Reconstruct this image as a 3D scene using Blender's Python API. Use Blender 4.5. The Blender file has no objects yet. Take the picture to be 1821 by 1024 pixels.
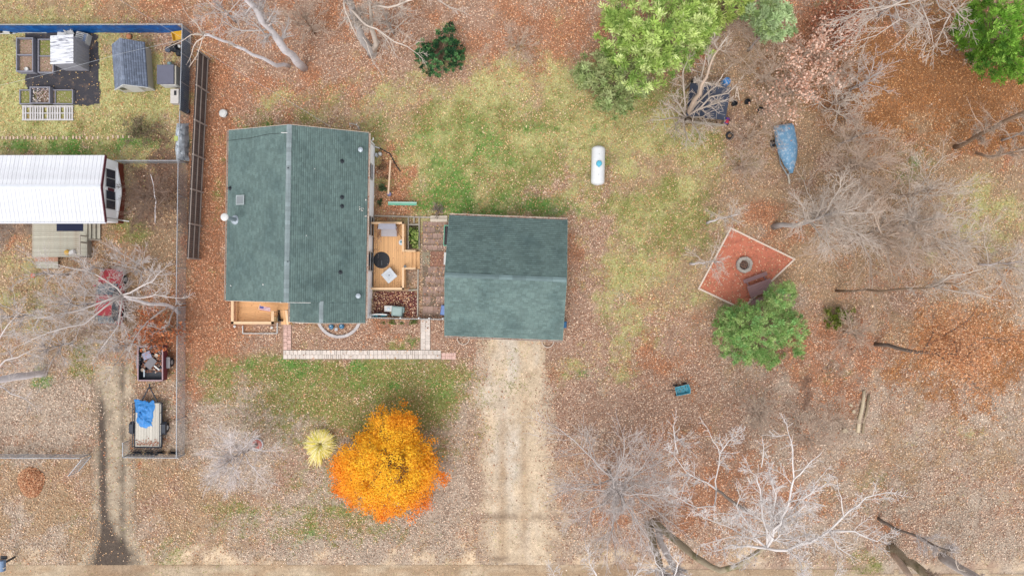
import bpy, math, random
import numpy as np
from mathutils import Vector, Matrix

# ------------------------------------------------------------------ camera, sky, sun, exposure
H = 50.0            # camera height in metres
F = 1215.0          # focal length in photo pixels (photo 1821 wide)
scene = bpy.context.scene
col = scene.collection
camd = bpy.data.cameras.new('camera')
cam = bpy.data.objects.new('camera', camd)
col.objects.link(cam)
cam.location = (0, 0, H)
cam.rotation_euler = (0, 0, 0)
camd.sensor_fit = 'HORIZONTAL'
camd.sensor_width = 36.0
camd.lens = 36.0 * F / 1821.0
camd.clip_start = 0.5
camd.clip_end = 3000
scene.camera = cam

SUN_EL, SUN_AZ = math.radians(64), math.radians(200)      # azimuth clockwise from +Y
world = bpy.data.worlds.new('World')
scene.world = world
world.use_nodes = True
wn = world.node_tree
bgn = wn.nodes['Background']
sky = wn.nodes.new('ShaderNodeTexSky')
sky.sky_type = 'NISHITA'
sky.sun_disc = False
sky.sun_elevation = SUN_EL
sky.sun_rotation = SUN_AZ
sky.dust_density = 2.0
sky.air_density = 1.0
hs = wn.nodes.new('ShaderNodeHueSaturation')
hs.inputs['Saturation'].default_value = 0.22               # overcast: the whole dome is grey-white
wn.links.new(sky.outputs[0], hs.inputs['Color'])
wn.links.new(hs.outputs[0], bgn.inputs['Color'])
bgn.inputs['Strength'].default_value = 0.15
sund = bpy.data.lights.new('sun', 'SUN')
sun = bpy.data.objects.new('sun', sund)
col.objects.link(sun)
sund.energy = 0.8
sund.angle = math.radians(32)
sund.color = (1.0, 0.98, 0.95)
sdir = Vector((math.sin(SUN_AZ) * math.cos(SUN_EL), math.cos(SUN_AZ) * math.cos(SUN_EL), math.sin(SUN_EL)))
sun.rotation_euler = sdir.to_track_quat('Z', 'Y').to_euler()
sun.location = (0, 0, 80)
vs = scene.view_settings
scene.display_settings.display_device = 'sRGB'
vs.view_transform = 'Standard'
vs.look = 'None'
vs.gamma = 1.0
vs.exposure = 1.06
vs.use_curve_mapping = False

# ------------------------------------------------------------------ helpers
GAIN = 1.75         # sunless picture value of a white surface over its albedo
def P(px, py, h=0.0):
    k = (H - h) / F
    return Vector(((px - 910.5) * k, (512 - py) * k, h))
def lin1(c):
    c /= 255.0
    return c / 12.92 if c <= 0.04045 else ((c + 0.055) / 1.055) ** 2.4
def C(r, g, b, gain=None):
    return tuple(min(0.88, lin1(v) / (gain or GAIN)) for v in (r, g, b)) + (1.0,)

MATS = {}
def mat(name, rgb, rough=0.85, var=0.12, scale=5.0, rand=0.0, island=0.0, bump=0.0, bscale=30.0, metal=0.0,
        rgb2=None, s2=1.5, t2=(0.5, 0.65), attr=False, stretch=None, trans=0.0, spec=0.3):
    if name in MATS: return MATS[name]
    m = bpy.data.materials.new(name); MATS[name] = m
    m.use_nodes = True
    nt = m.node_tree; N = nt.nodes; L = nt.links
    b = N['Principled BSDF']
    b.inputs['Roughness'].default_value = rough
    b.inputs['Metallic'].default_value = metal
    b.inputs['Specular IOR Level'].default_value = spec
    tc = N.new('ShaderNodeTexCoord')
    vec = tc.outputs['Object']
    if stretch:
        mp = N.new('ShaderNodeMapping'); mp.inputs['Scale'].default_value = stretch
        L.new(vec, mp.inputs['Vector']); vec = mp.outputs[0]
    if attr:
        a = N.new('ShaderNodeAttribute'); a.attribute_name = 'Col'
        csock = a.outputs['Color']
    else:
        r = N.new('ShaderNodeRGB'); r.outputs[0].default_value = rgb
        csock = r.outputs[0]
    if rgb2:
        n2 = N.new('ShaderNodeTexNoise'); n2.inputs['Scale'].default_value = s2
        n2.inputs['Detail'].default_value = 5; n2.inputs['Roughness'].default_value = 0.65
        L.new(vec, n2.inputs['Vector'])
        mr = N.new('ShaderNodeMapRange'); mr.inputs[1].default_value = t2[0]; mr.inputs[2].default_value = t2[1]
        L.new(n2.outputs['Fac'], mr.inputs[0])
        mx = N.new('ShaderNodeMix'); mx.data_type = 'RGBA'
        L.new(mr.outputs[0], mx.inputs['Factor']); L.new(csock, mx.inputs['A']); mx.inputs['B'].default_value = rgb2
        csock = mx.outputs['Result']
    fac = None
    def mul(s):
        nonlocal fac
        if fac is None: fac = s
        else:
            q = N.new('ShaderNodeMath'); q.operation = 'MULTIPLY'
            L.new(fac, q.inputs[0]); L.new(s, q.inputs[1]); fac = q.outputs[0]
    def rng(s, a, lo=0.0, hi=1.0):
        q = N.new('ShaderNodeMapRange'); q.clamp = False
        q.inputs[1].default_value = lo; q.inputs[2].default_value = hi
        q.inputs[3].default_value = 1 - a; q.inputs[4].default_value = 1 + a
        L.new(s, q.inputs[0]); mul(q.outputs[0])
    if var:
        n = N.new('ShaderNodeTexNoise'); n.inputs['Scale'].default_value = scale
        n.inputs['Detail'].default_value = 6; n.inputs['Roughness'].default_value = 0.7
        L.new(vec, n.inputs['Vector']); rng(n.outputs['Fac'], var, 0.3, 0.7)
    if rand:
        o = N.new('ShaderNodeObjectInfo'); rng(o.outputs['Random'], rand)
    if island:
        g = N.new('ShaderNodeNewGeometry'); rng(g.outputs['Random Per Island'], island)
    if fac is not None:
        sc = N.new('ShaderNodeVectorMath'); sc.operation = 'SCALE'
        L.new(csock, sc.inputs[0]); L.new(fac, sc.inputs['Scale']); csock = sc.outputs[0]
    L.new(csock, b.inputs['Base Color'])
    if bump:
        nb = N.new('ShaderNodeTexNoise'); nb.inputs['Scale'].default_value = bscale; nb.inputs['Detail'].default_value = 4
        L.new(vec, nb.inputs['Vector'])
        bp = N.new('ShaderNodeBump'); bp.inputs['Strength'].default_value = bump; bp.inputs['Distance'].default_value = 0.02
        L.new(nb.outputs['Fac'], bp.inputs['Height']); L.new(bp.outputs[0], b.inputs['Normal'])
    if trans:
        tr = N.new('ShaderNodeBsdfTranslucent'); L.new(csock, tr.inputs['Color'])
        ms = N.new('ShaderNodeMixShader'); ms.inputs[0].default_value = trans
        L.new(b.outputs[0], ms.inputs[1]); L.new(tr.outputs[0], ms.inputs[2])
        L.new(ms.outputs[0], N['Material Output'].inputs['Surface'])
    return m

ORG = {}
def org(o):
    return ORG.get(o.name, Vector((0, 0, 0))) if o else Vector((0, 0, 0))
def setp(o, label=None, cat=None, group=None, kind=None):
    if label: o['label'] = label
    if cat: o['category'] = cat
    if group: o['group'] = group
    if kind: o['kind'] = kind
    return o
def thing(name, label, cat, loc, group=None):
    o = bpy.data.objects.new(name, None); col.objects.link(o)
    o.empty_display_size = 0.2
    o.location = loc
    ORG[o.name] = Vector(loc)
    return setp(o, label, cat, group)
def link(name, me, parent=None, origin=None):
    o = bpy.data.objects.new(name, me); col.objects.link(o)
    if parent is not None:
        o.parent = parent
        ORG[o.name] = org(parent)
    else:
        og = Vector(origin) if origin is not None else Vector((0, 0, 0))
        o.location = og; ORG[o.name] = og
    return o
def np_obj(name, V, faces, m, parent=None, origin=None, colors=None, smooth=False):
    """faces: int array (n,3) or (n,4)"""
    V = np.asarray(V, dtype=np.float64); faces = np.asarray(faces, dtype=np.int32)
    og = org(parent) if parent is not None else Vector(origin or (0, 0, 0))
    V = V - np.array(og)
    me = bpy.data.meshes.new(name)
    n, k = faces.shape
    me.vertices.add(len(V)); me.vertices.foreach_set('co', V.astype(np.float32).ravel())
    me.loops.add(n * k); me.loops.foreach_set('vertex_index', faces.ravel())
    me.polygons.add(n)
    me.polygons.foreach_set('loop_start', np.arange(0, n * k, k, dtype=np.int32))
    me.update(calc_edges=True)
    if colors is not None:
        ca = me.color_attributes.new('Col', 'FLOAT_COLOR', 'POINT')
        c4 = np.ones((len(V), 4), np.float32); c4[:, :3] = np.asarray(colors)[:, :3]
        ca.data.foreach_set('color', c4.ravel())
    if smooth: me.polygons.foreach_set('use_smooth', np.ones(n, bool))
    me.materials.append(m)
    return link(name, me, parent, origin)

def frame(loc, rz=0.0):
    return Matrix.Translation(Vector(loc)) @ Matrix.Rotation(rz, 4, 'Z')

class MB:
    def __init__(s, M=None):
        s.v = []; s.f = []; s.M = M
    def add(s, vs_, fs):
        o = len(s.v)
        for v in vs_:
            v = Vector(v)
            s.v.append(s.M @ v if s.M is not None else v)
        s.f += [tuple(i + o for i in f) for f in fs]
        return s
    def hexa(s, p):      # p: 4 bottom then 4 top, counter-clockwise
        return s.add(p, [(3, 2, 1, 0), (4, 5, 6, 7), (0, 1, 5, 4), (1, 2, 6, 5), (2, 3, 7, 6), (3, 0, 4, 7)])
    def box(s, x0, x1, y0, y1, z0, z1):
        return s.hexa([(x0, y0, z0), (x1, y0, z0), (x1, y1, z0), (x0, y1, z0), (x0, y0, z1), (x1, y0, z1), (x1, y1, z1), (x0, y1, z1)])
    def cbox(s, c, sz, rz=0.0):
        M = Matrix.Translation(Vector(c)) @ Matrix.Rotation(rz, 4, 'Z')
        a, b, h = sz[0] / 2, sz[1] / 2, sz[2] / 2
        return s.hexa([M @ Vector(q) for q in [(-a, -b, -h), (a, -b, -h), (a, b, -h), (-a, b, -h), (-a, -b, h), (a, -b, h), (a, b, h), (-a, b, h)]])
    def bar(s, a, b, w, t):   # rectangular bar from a to b, w horizontal, t other
        a = Vector(a); b = Vector(b); d = (b - a).normalized()
        up = Vector((0, 0, 1)) if abs(d.z) < 0.95 else Vector((0, 1, 0))
        u = d.cross(up).normalized() * w / 2; v = u.cross(d).normalized() * t / 2
        return s.hexa([a - u - v, a + u - v, b + u - v, b - u - v, a - u + v, a + u + v, b + u + v, b - u + v])
    def tube(s, pts, rs, n=8, cap=True):
        pts = [Vector(p) for p in pts]
        if not isinstance(rs, (list, tuple)): rs = [rs] * len(pts)
        vv = []; ff = []
        u = None
        for i, p in enumerate(pts):
            d = (pts[min(i + 1, len(pts) - 1)] - pts[max(i - 1, 0)]).normalized()
            if u is None:
                a = Vector((1, 0, 0)) if abs(d.x) < 0.8 else Vector((0, 1, 0))
                u = (a - d * a.dot(d)).normalized()
            else:
                u = (u - d * u.dot(d)).normalized()
            w = d.cross(u)
            for k in range(n):
                t = 2 * math.pi * k / n
                vv.append(p + (u * math.cos(t) + w * math.sin(t)) * rs[i])
        for i in range(len(pts) - 1):
            for k in range(n):
                a = i * n + k; b = i * n + (k + 1) % n
                ff.append((a, b, b + n, a + n))
        if cap:
            ff.append(tuple(reversed(range(n)))); ff.append(tuple(range((len(pts) - 1) * n, len(pts) * n)))
        return s.add(vv, ff)
    def lathe(s, prof, c=(0, 0, 0), n=16, cap=True):
        c = Vector(c); vv = []; ff = []
        for r, z in prof:
            for k in range(n):
                t = 2 * math.pi * k / n
                vv.append(c + Vector((r * math.cos(t), r * math.sin(t), z)))
        for i in range(len(prof) - 1):
            for k in range(n):
                a = i * n + k; b = i * n + (k + 1) % n
                ff.append((a, b, b + n, a + n))
        if cap:
            ff.append(tuple(reversed(range(n)))); ff.append(tuple(range((len(prof) - 1) * n, len(prof) * n)))
        return s.add(vv, ff)
    def prism(s, poly, z0, z1):
        n = len(poly)
        vv = [(p[0], p[1], z0) for p in poly] + [(p[0], p[1], z1) for p in poly]
        ff = [tuple(reversed(range(n))), tuple(range(n, 2 * n))] + [(i, (i + 1) % n, n + (i + 1) % n, n + i) for i in range(n)]
        return s.add(vv, ff)
    def slab(s, top, t):      # top: list of 3d points (ccw seen from above), thickness t downwards
        n = len(top); top = [Vector(p) for p in top]
        vv = [p - Vector((0, 0, t)) for p in top] + top
        ff = [tuple(reversed(range(n))), tuple(range(n, 2 * n))] + [(i, (i + 1) % n, n + (i + 1) % n, n + i) for i in range(n)]
        return s.add(vv, ff)
    def build(s, name, m, parent=None, origin=None, smooth=False, bevel=0.0):
        og = org(parent) if parent is not None else Vector(origin or (0, 0, 0))
        me = bpy.data.meshes.new(name)
        me.from_pydata([v - og for v in s.v], [], s.f)
        me.materials.append(m)
        if smooth: me.polygons.foreach_set('use_smooth', [True] * len(me.polygons))
        o = link(name, me, parent, origin)
        if bevel:
            b = o.modifiers.new('bevel', 'BEVEL'); b.width = bevel; b.segments = 2; b.limit_method = 'ANGLE'
        return o
def piece(name, me, parent, loc, rz=0.0, sc=(1, 1, 1)):
    """one of many alike pieces: shares mesh data, loc in world space"""
    o = bpy.data.objects.new(name, me); col.objects.link(o)
    o.parent = parent
    o.location = Vector(loc) - org(parent); o.rotation_euler = (0, 0, rz); o.scale = sc
    ORG[o.name] = Vector(loc)
    return o
def mesh_of(mb, name, m):
    me = bpy.data.meshes.new(name); me.from_pydata(mb.v, [], mb.f); me.materials.append(m); return me
def bevel_box_mesh(name, sx, sy, sz, m, b=0.012):
    """box with its top edges chamfered, base at z=0, centred in x,y"""
    mb = MB(); x, y = sx / 2, sy / 2
    v = [(-x, -y, 0), (x, -y, 0), (x, y, 0), (-x, y, 0), (-x, -y, sz - b), (x, -y, sz - b), (x, y, sz - b), (-x, y, sz - b),
         (-x + b, -y + b, sz), (x - b, -y + b, sz), (x - b, y - b, sz), (-x + b, y - b, sz)]
    f = [(0, 1, 5, 4), (1, 2, 6, 5), (2, 3, 7, 6), (3, 0, 4, 7), (4, 5, 9, 8), (5, 6, 10, 9), (6, 7, 11, 10), (7, 4, 8, 11), (8, 9, 10, 11)]
    mb.add(v, f)
    return mesh_of(mb, name, m)

def vnoise(x, y, scale, seed, octs=4, pers=0.55):
    out = np.zeros_like(x); amp = 1.0; tot = 0.0
    for o in range(octs):
        r = np.random.RandomState(seed + o * 17); g = r.rand(256, 256)
        u = x / scale + 1000.3; w = y / scale + 1000.7
        i = np.floor(u).astype(int); j = np.floor(w).astype(int)
        fu = u - i; fw = w - j
        fu = fu * fu * (3 - 2 * fu); fw = fw * fw * (3 - 2 * fw)
        a = g[i % 256, j % 256]; b = g[(i + 1) % 256, j % 256]; c = g[i % 256, (j + 1) % 256]; d = g[(i + 1) % 256, (j + 1) % 256]
        out += amp * ((a * (1 - fu) + b * fu) * (1 - fw) + (c * (1 - fu) + d * fu) * fw)
        tot += amp; amp *= pers; scale *= 0.5
    return out / tot
# ------------------------------------------------------------------ ground
PAL = ['pale', 'pink', 'rust', 'deep', 'dark', 'dry', 'olive', 'green', 'sand', 'mud', 'tan']
GG = 1.12
PCOL = np.array([C(*c, GG)[:3] for c in [(184, 166, 148), (178, 146, 126), (172, 124, 96), (158, 112, 78), (122, 98, 84),
                                     (172, 168, 116), (130, 132, 78), (92, 128, 62), (206, 182, 152), (112, 98, 88), (168, 142, 114)]])
# (palette, x, y, rx, ry, weight) in ground pixels of the photograph = a map of what grows or lies where
ZONES = [
 ('tan', 1600, 400, 330, 190, .9), ('pale', 1600, 860, 330, 240, 1.0), ('pink', 1500, 900, 300, 180, .6), ('pale', 1740, 480, 120, 90, .5),
 # top band
 ('rust', 560, 60, 300, 110, .6), ('pink', 600, 60, 300, 100, 1.2), ('pink', 950, 50, 160, 80, .5), ('rust', 950, 60, 190, 100, .9), ('pink', 820, 100, 120, 60, .5), ('rust', 380, 140, 40, 120, 1.2),
 ('pink', 470, 150, 120, 60, .7), ('rust', 385, 330, 28, 200, 2.8), ('rust', 370, 560, 60, 90, 2.8), ('olive', 520, 190, 70, 40, .6), ('green', 432, 214, 18, 14, .9),
 ('green', 487, 216, 16, 10, 1.5), ('green', 675, 216, 20, 14, 1.0), ('olive', 388, 330, 12, 60, 1.2), ('green', 386, 480, 10, 16, 1.3), ('dry', 530, 175, 60, 40, .4),
 ('dark', 500, 20, 160, 50, .25), ('tan', 110, 20, 220, 30, .6), ('rust', 230, 15, 120, 40, .9),
 # back lawn
 ('dry', 860, 230, 190, 130, 1.5), ('olive', 850, 260, 150, 100, 1.0), ('green', 860, 250, 80, 44, 1.1), ('green', 800, 335, 50, 40, 1.3), ('green', 735, 235, 40, 34, .8), ('green', 920, 340, 50, 40, .9), ('green', 900, 255, 60, 20, .8), ('olive', 960, 280, 110, 80, .7), ('olive', 760, 250, 90, 80, .8), ('olive', 1120, 380, 100, 90, .5), ('green', 760, 290, 40, 40, .6), ('green', 1150, 420, 40, 30, .7), ('olive', 1120, 440, 60, 60, .8), ('green', 1060, 660, 40, 16, .6), ('green', 430, 650, 40, 20, .6), ('green', 660, 690, 60, 20, .8), ('tan', 960, 180, 60, 30, .5), ('tan', 700, 200, 50, 50, .6),
 ('tan', 780, 180, 110, 60, .6), ('tan', 930, 320, 60, 40, .7), ('pink', 1010, 290, 26, 40, .9), ('pink', 1078, 300, 18, 40, .9), ('pink', 940, 350, 70, 30, .35),
 ('green', 890, 374, 130, 14, 2.4), ('pink', 935, 372, 16, 12, 1.1), ('dry', 1130, 300, 120, 110, 1.0), ('tan', 1150, 330, 80, 60, .6), ('olive', 1100, 350, 80, 60, .45), ('green', 1100, 350, 30, 20, .5),
 ('dry', 1120, 470, 110, 130, 1.2), ('tan', 1190, 470, 60, 120, .7), ('rust', 1170, 510, 40, 60, .5), ('olive', 1190, 380, 50, 60, .6),
 ('green', 1042, 238, 14, 8, 1.6), ('green', 1062, 226, 9, 7, 1.6), ('green', 945, 232, 28, 10, 1.3), ('green', 985, 225, 20, 8, 1.2), ('green', 905, 245, 16, 22, 1.2), ('green', 1010, 255, 12, 8, .9),
 ('dry', 900, 150, 120, 50, .8), ('rust', 920, 60, 100, 50, .4), ('rust', 1010, 100, 60, 40, .7), ('deep', 1010, 90, 60, 30, .4), ('olive', 1090, 160, 100, 60, .8),
 ('rust', 690, 310, 26, 70, 3.4), ('rust', 700, 370, 50, 20, 1.0), ('olive', 672, 330, 12, 18, .7),
 ('pink', 1030, 470, 40, 110, 3.2), ('rust', 1018, 450, 18, 90, 2.2), ('pink', 1034, 580, 54, 60, 2.6), ('dry', 1085, 640, 60, 40, 1.3), ('green', 1070, 560, 20, 10, .5), ('olive', 1130, 600, 60, 60, .6),
 ('pink', 1180, 630, 80, 60, .8), ('pink', 1130, 760, 160, 120, 1.2), ('rust', 1220, 840, 100, 120, .55), ('pink', 1160, 930, 140, 90, .8), ('pale', 1010, 930, 90, 70, .9), ('pale', 1040, 760, 70, 80, .6),
 # thicket, right
 ('dark', 1250, 200, 110, 70, .5), ('tan', 1350, 180, 100, 90, .8), ('pink', 1350, 260, 80, 60, .6), ('tan', 1390, 170, 60, 60, .6), ('olive', 1230, 270, 80, 40, .6), ('green', 1225, 255, 26, 16, .5),
 ('rust', 1255, 90, 14, 30, 1.2), ('deep', 1640, 140, 190, 100, 2.1), ('deep', 1510, 110, 80, 60, 1.0), ('rust', 1520, 60, 90, 50, .8), ('deep', 1760, 180, 110, 90, 1.0), ('rust', 1690, 270, 120, 40, .7), ('rust', 1450, 90, 50, 50, 1.3), ('dark', 1510, 170, 60, 70, .7), ('deep', 1700, 200, 130, 70, 1.3), ('rust', 1560, 230, 80, 40, .6),
 ('green', 1622, 305, 18, 20, 1.0), ('olive', 1622, 300, 30, 36, .7), ('dry', 1750, 390, 80, 80, .6), ('dark', 1530, 420, 60, 50, .3), ('tan', 1540, 300, 120, 80, .5), ('pink', 1440, 330, 60, 60, .5),
 ('pink', 1560, 560, 130, 60, .5), ('deep', 1715, 615, 110, 90, 2.0), ('rust', 1480, 630, 80, 50, 2.0), ('dark', 1520, 640, 50, 40, 1.0), ('rust', 1250, 850, 90, 90, 1.2), ('rust', 1170, 640, 90, 50, 1.0), ('pink', 1140, 720, 150, 90, 1.2), ('rust', 470, 140, 130, 60, .9), ('rust', 600, 30, 160, 40, .7), ('rust', 1380, 400, 60, 40, 1.0), ('rust', 1060, 900, 60, 60, .6), ('rust', 1440, 880, 120, 50, .7), ('rust', 1560, 500, 90, 40, .6), ('rust', 250, 540, 60, 60, .6), ('rust', 1700, 640, 70, 40, .5), ('pink', 1480, 610, 70, 50, 1.0), ('rust', 1500, 640, 60, 30, .5), ('rust', 1480, 720, 60, 30, .6),
 ('dark', 1435, 690, 9, 34, 2.5), ('dark', 1428, 715, 12, 20, 1.2), ('mud', 1535, 682, 9, 7, 2.0), ('olive', 1480, 660, 40, 14, .5), ('olive', 1520, 880, 100, 40, .3), ('olive', 1530, 1005, 40, 20, .7), ('rust', 1570, 900, 40, 40, .6),
 ('rust', 1340, 800, 110, 60, .35), ('tan', 1650, 800, 150, 60, .5), ('dry', 1680, 780, 60, 30, .3), ('rust', 1390, 440, 60, 60, .5), ('tan', 1440, 480, 60, 90, .5),
 ('olive', 1230, 400, 40, 50, .7), ('pink', 1220, 590, 60, 40, .5), ('rust', 1240, 560, 40, 30, .4),
 # front of the house
 ('pink', 630, 600, 120, 26, 4.0), ('rust', 690, 590, 80, 24, 1.8), ('pink', 815, 605, 50, 45, 3.6), ('green', 742, 600, 10, 20, 1.0), ('pink', 470, 590, 50, 16, 1.2),
 ('olive', 570, 680, 230, 56, 1.25), ('green', 520, 655, 70, 26, .75), ('green', 610, 670, 50, 26, .65), ('pink', 590, 700, 60, 20, .6), ('pale', 700, 670, 60, 24, .5), ('olive', 720, 690, 100, 60, 1.2), ('olive', 620, 740, 120, 50, 1.0), ('olive', 790, 760, 40, 80, .7), ('olive', 590, 900, 80, 40, .6), ('green', 700, 660, 60, 26, .7), ('green', 790, 700, 24, 50, .8), ('tan', 420, 630, 70, 40, .7), ('olive', 400, 660, 40, 30, .7),
 ('pale', 430, 760, 110, 80, 1.5), ('pale', 560, 900, 160, 70, .9), ('pink', 530, 840, 80, 40, .8), ('olive', 560, 860, 60, 60, .5), ('pale', 780, 890, 90, 80, 1.5), ('pink', 800, 700, 20, 60, .9), ('pale', 815, 800, 24, 140, 1.2),
 ('green', 530, 955, 40, 14, .6), ('olive', 640, 940, 120, 30, .5), ('olive', 450, 920, 90, 30, .5), ('green', 455, 905, 10, 8, .9), ('pale', 640, 985, 300, 16, 1.3), ('tan', 380, 880, 60, 60, .5),
 ('rust', 338, 660, 16, 80, 1.0), ('pink', 345, 740, 16, 80, .8), ('rust', 300, 780, 20, 20, .7),
 # neighbour
 ('dry', 120, 150, 190, 120, 1.9), ('green', 20, 140, 40, 40, .5), ('dry', 20, 130, 60, 80, .7), ('green', 150, 262, 180, 14, 1.5), ('olive', 100, 235, 200, 30, .5), ('dry', 230, 190, 60, 80, .6), ('olive', 250, 160, 40, 50, .4),
 ('dark', 275, 350, 54, 60, 1.6), ('tan', 300, 370, 30, 60, .6), ('dark', 275, 255, 50, 30, .5), ('rust', 338, 300, 8, 170, 1.0), ('olive', 235, 415, 40, 20, .7), ('tan', 120, 520, 180, 70, 1.5), ('olive', 100, 550, 90, 40, .5), ('dry', 30, 520, 60, 70, .6),
 ('rust', 220, 450, 50, 30, .6), ('tan', 250, 480, 60, 60, .6), ('rust', 290, 590, 50, 50, 1.0), ('olive', 150, 640, 24, 20, .8), ('green', 84, 665, 16, 18, .7),
 ('pale', 60, 740, 130, 80, 1.4), ('pink', 80, 790, 110, 20, .9), ('tan', 80, 920, 130, 90, 1.0), ('pale', 70, 960, 90, 60, .7), ('olive', 100, 930, 50, 20, .4), ('tan', 300, 880, 60, 80, .7), ('olive', 310, 960, 40, 40, .4), ('pink', 290, 910, 50, 40, .5),
 ('mud', 20, 410, 60, 18, 1.2), ('mud', 45, 70, 24, 8, 1.0), ('rust', 45, 425, 20, 16, .5), ('mud', 170, 300, 10, 14, 0.1),
 ('sand', 910, 880, 150, 130, .35), ('sand', 900, 1000, 1200, 22, .6), ('pale', 250, 960, 60, 50, .5),
]
def zone_weights(px, py, seed=5):
    K = len(PAL); W = np.zeros((len(px), K))
    base = {'pale': .16, 'pink': .22, 'rust': .12, 'tan': .22, 'dry': .06, 'olive': .06}
    for k, v in base.items(): W[:, PAL.index(k)] = v
    wob = vnoise(px, py, 60, 91) - .5; wob2 = vnoise(px, py, 60, 137) - .5
    qx = px + wob * 60 + (vnoise(px, py, 14, 191, 3, .7) - .5) * 30; qy = py + wob2 * 60 + (vnoise(px, py, 14, 193, 3, .7) - .5) * 30
    for z, x, y, rx, ry, a in ZONES:
        d = ((qx - x) / rx) ** 2 + ((qy - y) / ry) ** 2
        W[:, PAL.index(z)] += a * np.exp(-d ** 1.25 * 0.9)
    for k in range(K):
        W[:, k] *= np.exp((vnoise(px, py, 40, 300 + 31 * k, 6, .78) - .5) * 6.0)
    W = W ** 2.3
    W /= W.sum(1, keepdims=True)
    return W

xs = np.concatenate([[-900, -500, -260, -160, -120, -100], np.arange(-88, -44.5, 1.0), np.arange(-44, 44.01, .3), np.arange(45, 88.1, 1.0), [100, 120, 160, 260, 500, 900]])
ys = np.concatenate([[-900, -500, -260, -160, -120, -90], np.arange(-70, -26.5, 1.0), np.arange(-26, 26.01, .3), np.arange(27, 70.1, 1.0), [90, 120, 160, 260, 500, 900]])
GX, GY = np.meshgrid(xs, ys)
gx, gy = GX.ravel(), GY.ravel()
W = zone_weights(gx * 24.3 + 910.5, 512 - gy * 24.3)
gcol = W @ (PCOL * np.array([.74, .70, .68, .74, .8, .95, .92, 1, .95, 1, .74])[:, None])
gz = (vnoise(gx, gy, 2.5, 7) - .5) * .02 - .016
nx, ny = len(xs), len(ys)
ii, jj = np.meshgrid(np.arange(nx - 1), np.arange(ny - 1))
a = (jj * nx + ii).ravel()
gf = np.stack([a, a + 1, a + nx + 1, a + nx], 1)

def ground_material(name, attr=True, rgb=None, leafy=1.0):
    m = bpy.data.materials.new(name); m.use_nodes = True
    nt = m.node_tree; N = nt.nodes; L = nt.links
    b = N['Principled BSDF']; b.inputs['Roughness'].default_value = 1.0; b.inputs['Specular IOR Level'].default_value = .1
    tc = N.new('ShaderNodeTexCoord')
    if attr:
        at = N.new('ShaderNodeAttribute'); at.attribute_name = 'Col'; c = at.outputs['Color']
    else:
        r = N.new('ShaderNodeRGB'); r.outputs[0].default_value = rgb; c = r.outputs[0]
    fac = None
    for sc, det, lo, hi in ((.9, 6, .8, 1.2), (5.0, 5, .78, 1.22), (17.0, 3, .72, 1.28)):
        n = N.new('ShaderNodeTexNoise'); n.inputs['Scale'].default_value = sc; n.inputs['Detail'].default_value = det; n.inputs['Roughness'].default_value = .7
        L.new(tc.outputs['Object'], n.inputs['Vector'])
        mr = N.new('ShaderNodeMapRange'); mr.clamp = False
        mr.inputs[1].default_value = .3; mr.inputs[2].default_value = .7; mr.inputs[3].default_value = lo; mr.inputs[4].default_value = hi
        L.new(n.outputs['Fac'], mr.inputs[0])
        if fac is None: fac = mr.outputs[0]
        else:
            q = N.new('ShaderNodeMath'); q.operation = 'MULTIPLY'; L.new(fac, q.inputs[0]); L.new(mr.outputs[0], q.inputs[1]); fac = q.outputs[0]
    s = N.new('ShaderNodeVectorMath'); s.operation = 'SCALE'; L.new(c, s.inputs[0]); L.new(fac, s.inputs['Scale'])
    L.new(s.outputs[0], b.inputs['Base Color'])
    nb = N.new('ShaderNodeTexNoise'); nb.inputs['Scale'].default_value = 14; nb.inputs['Detail'].default_value = 5
    L.new(tc.outputs['Object'], nb.inputs['Vector'])
    bp = N.new('ShaderNodeBump'); bp.inputs['Strength'].default_value = .6; bp.inputs['Distance'].default_value = .05
    L.new(nb.outputs['Fac'], bp.inputs['Height']); L.new(bp.outputs[0], b.inputs['Normal'])
    return m
M_ground = ground_material('ground_soil')
setp(np_obj('ground', np.stack([gx, gy, gz], 1), gf, M_ground, colors=gcol), kind='structure')

# ------------------------------------------------------------------ driveway, road, track, mulch
def sheet(name, poly_px, z, m, seed, step=6, jag=5.0, colfn=None):
    """flat irregular sheet inside a pixel outline, as a fine grid so that its edge can be ragged"""
    pts = np.array(poly_px, float)
    x0, y0 = pts.min(0) - 10; x1, y1 = pts.max(0) + 10
    X, Y = np.meshgrid(np.arange(x0, x1, step), np.arange(y0, y1, step))
    X = X.ravel(); Y = Y.ravel()
    QX = X + (vnoise(X, Y, 40, seed) - .5) * jag * 3; QY = Y + (vnoise(X, Y, 40, seed + 9) - .5) * jag * 3
    ins = np.zeros(len(X), bool); n = len(pts)
    for i in range(n):
        xa, ya = pts[i]; xb, yb = pts[(i + 1) % n]
        cond = ((ya > QY) != (yb > QY)) & (QX < (xb - xa) * (QY - ya) / (yb - ya + 1e-9) + xa)
        ins ^= cond
    idx = np.nonzero(ins)[0]
    h = step / 2
    V = np.zeros((len(idx) * 4, 3)); 
    for k, (dx, dy) in enumerate([(-h, h), (h, h), (h, -h), (-h, -h)]):
        V[k::4, 0] = (X[idx] + dx - 910.5) / 24.3; V[k::4, 1] = (512 - (Y[idx] + dy)) / 24.3
    V[:, 2] = z
    Fq = np.arange(len(idx) * 4).reshape(-1, 4)
    # weld the shared corners
    key = np.round(V[:, :2] * 1000).astype(np.int64)
    _, first, inv = np.unique(key[:, 0] * 10000019 + key[:, 1], return_index=True, return_inverse=True)
    V = V[first]; Fq = inv[Fq]
    cols = None
    if colfn is not None: cols = colfn(V[:, 0] * 24.3 + 910.5, 512 - V[:, 1] * 24.3)
    return np_obj(name, V, Fq, m, colors=cols)

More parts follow.
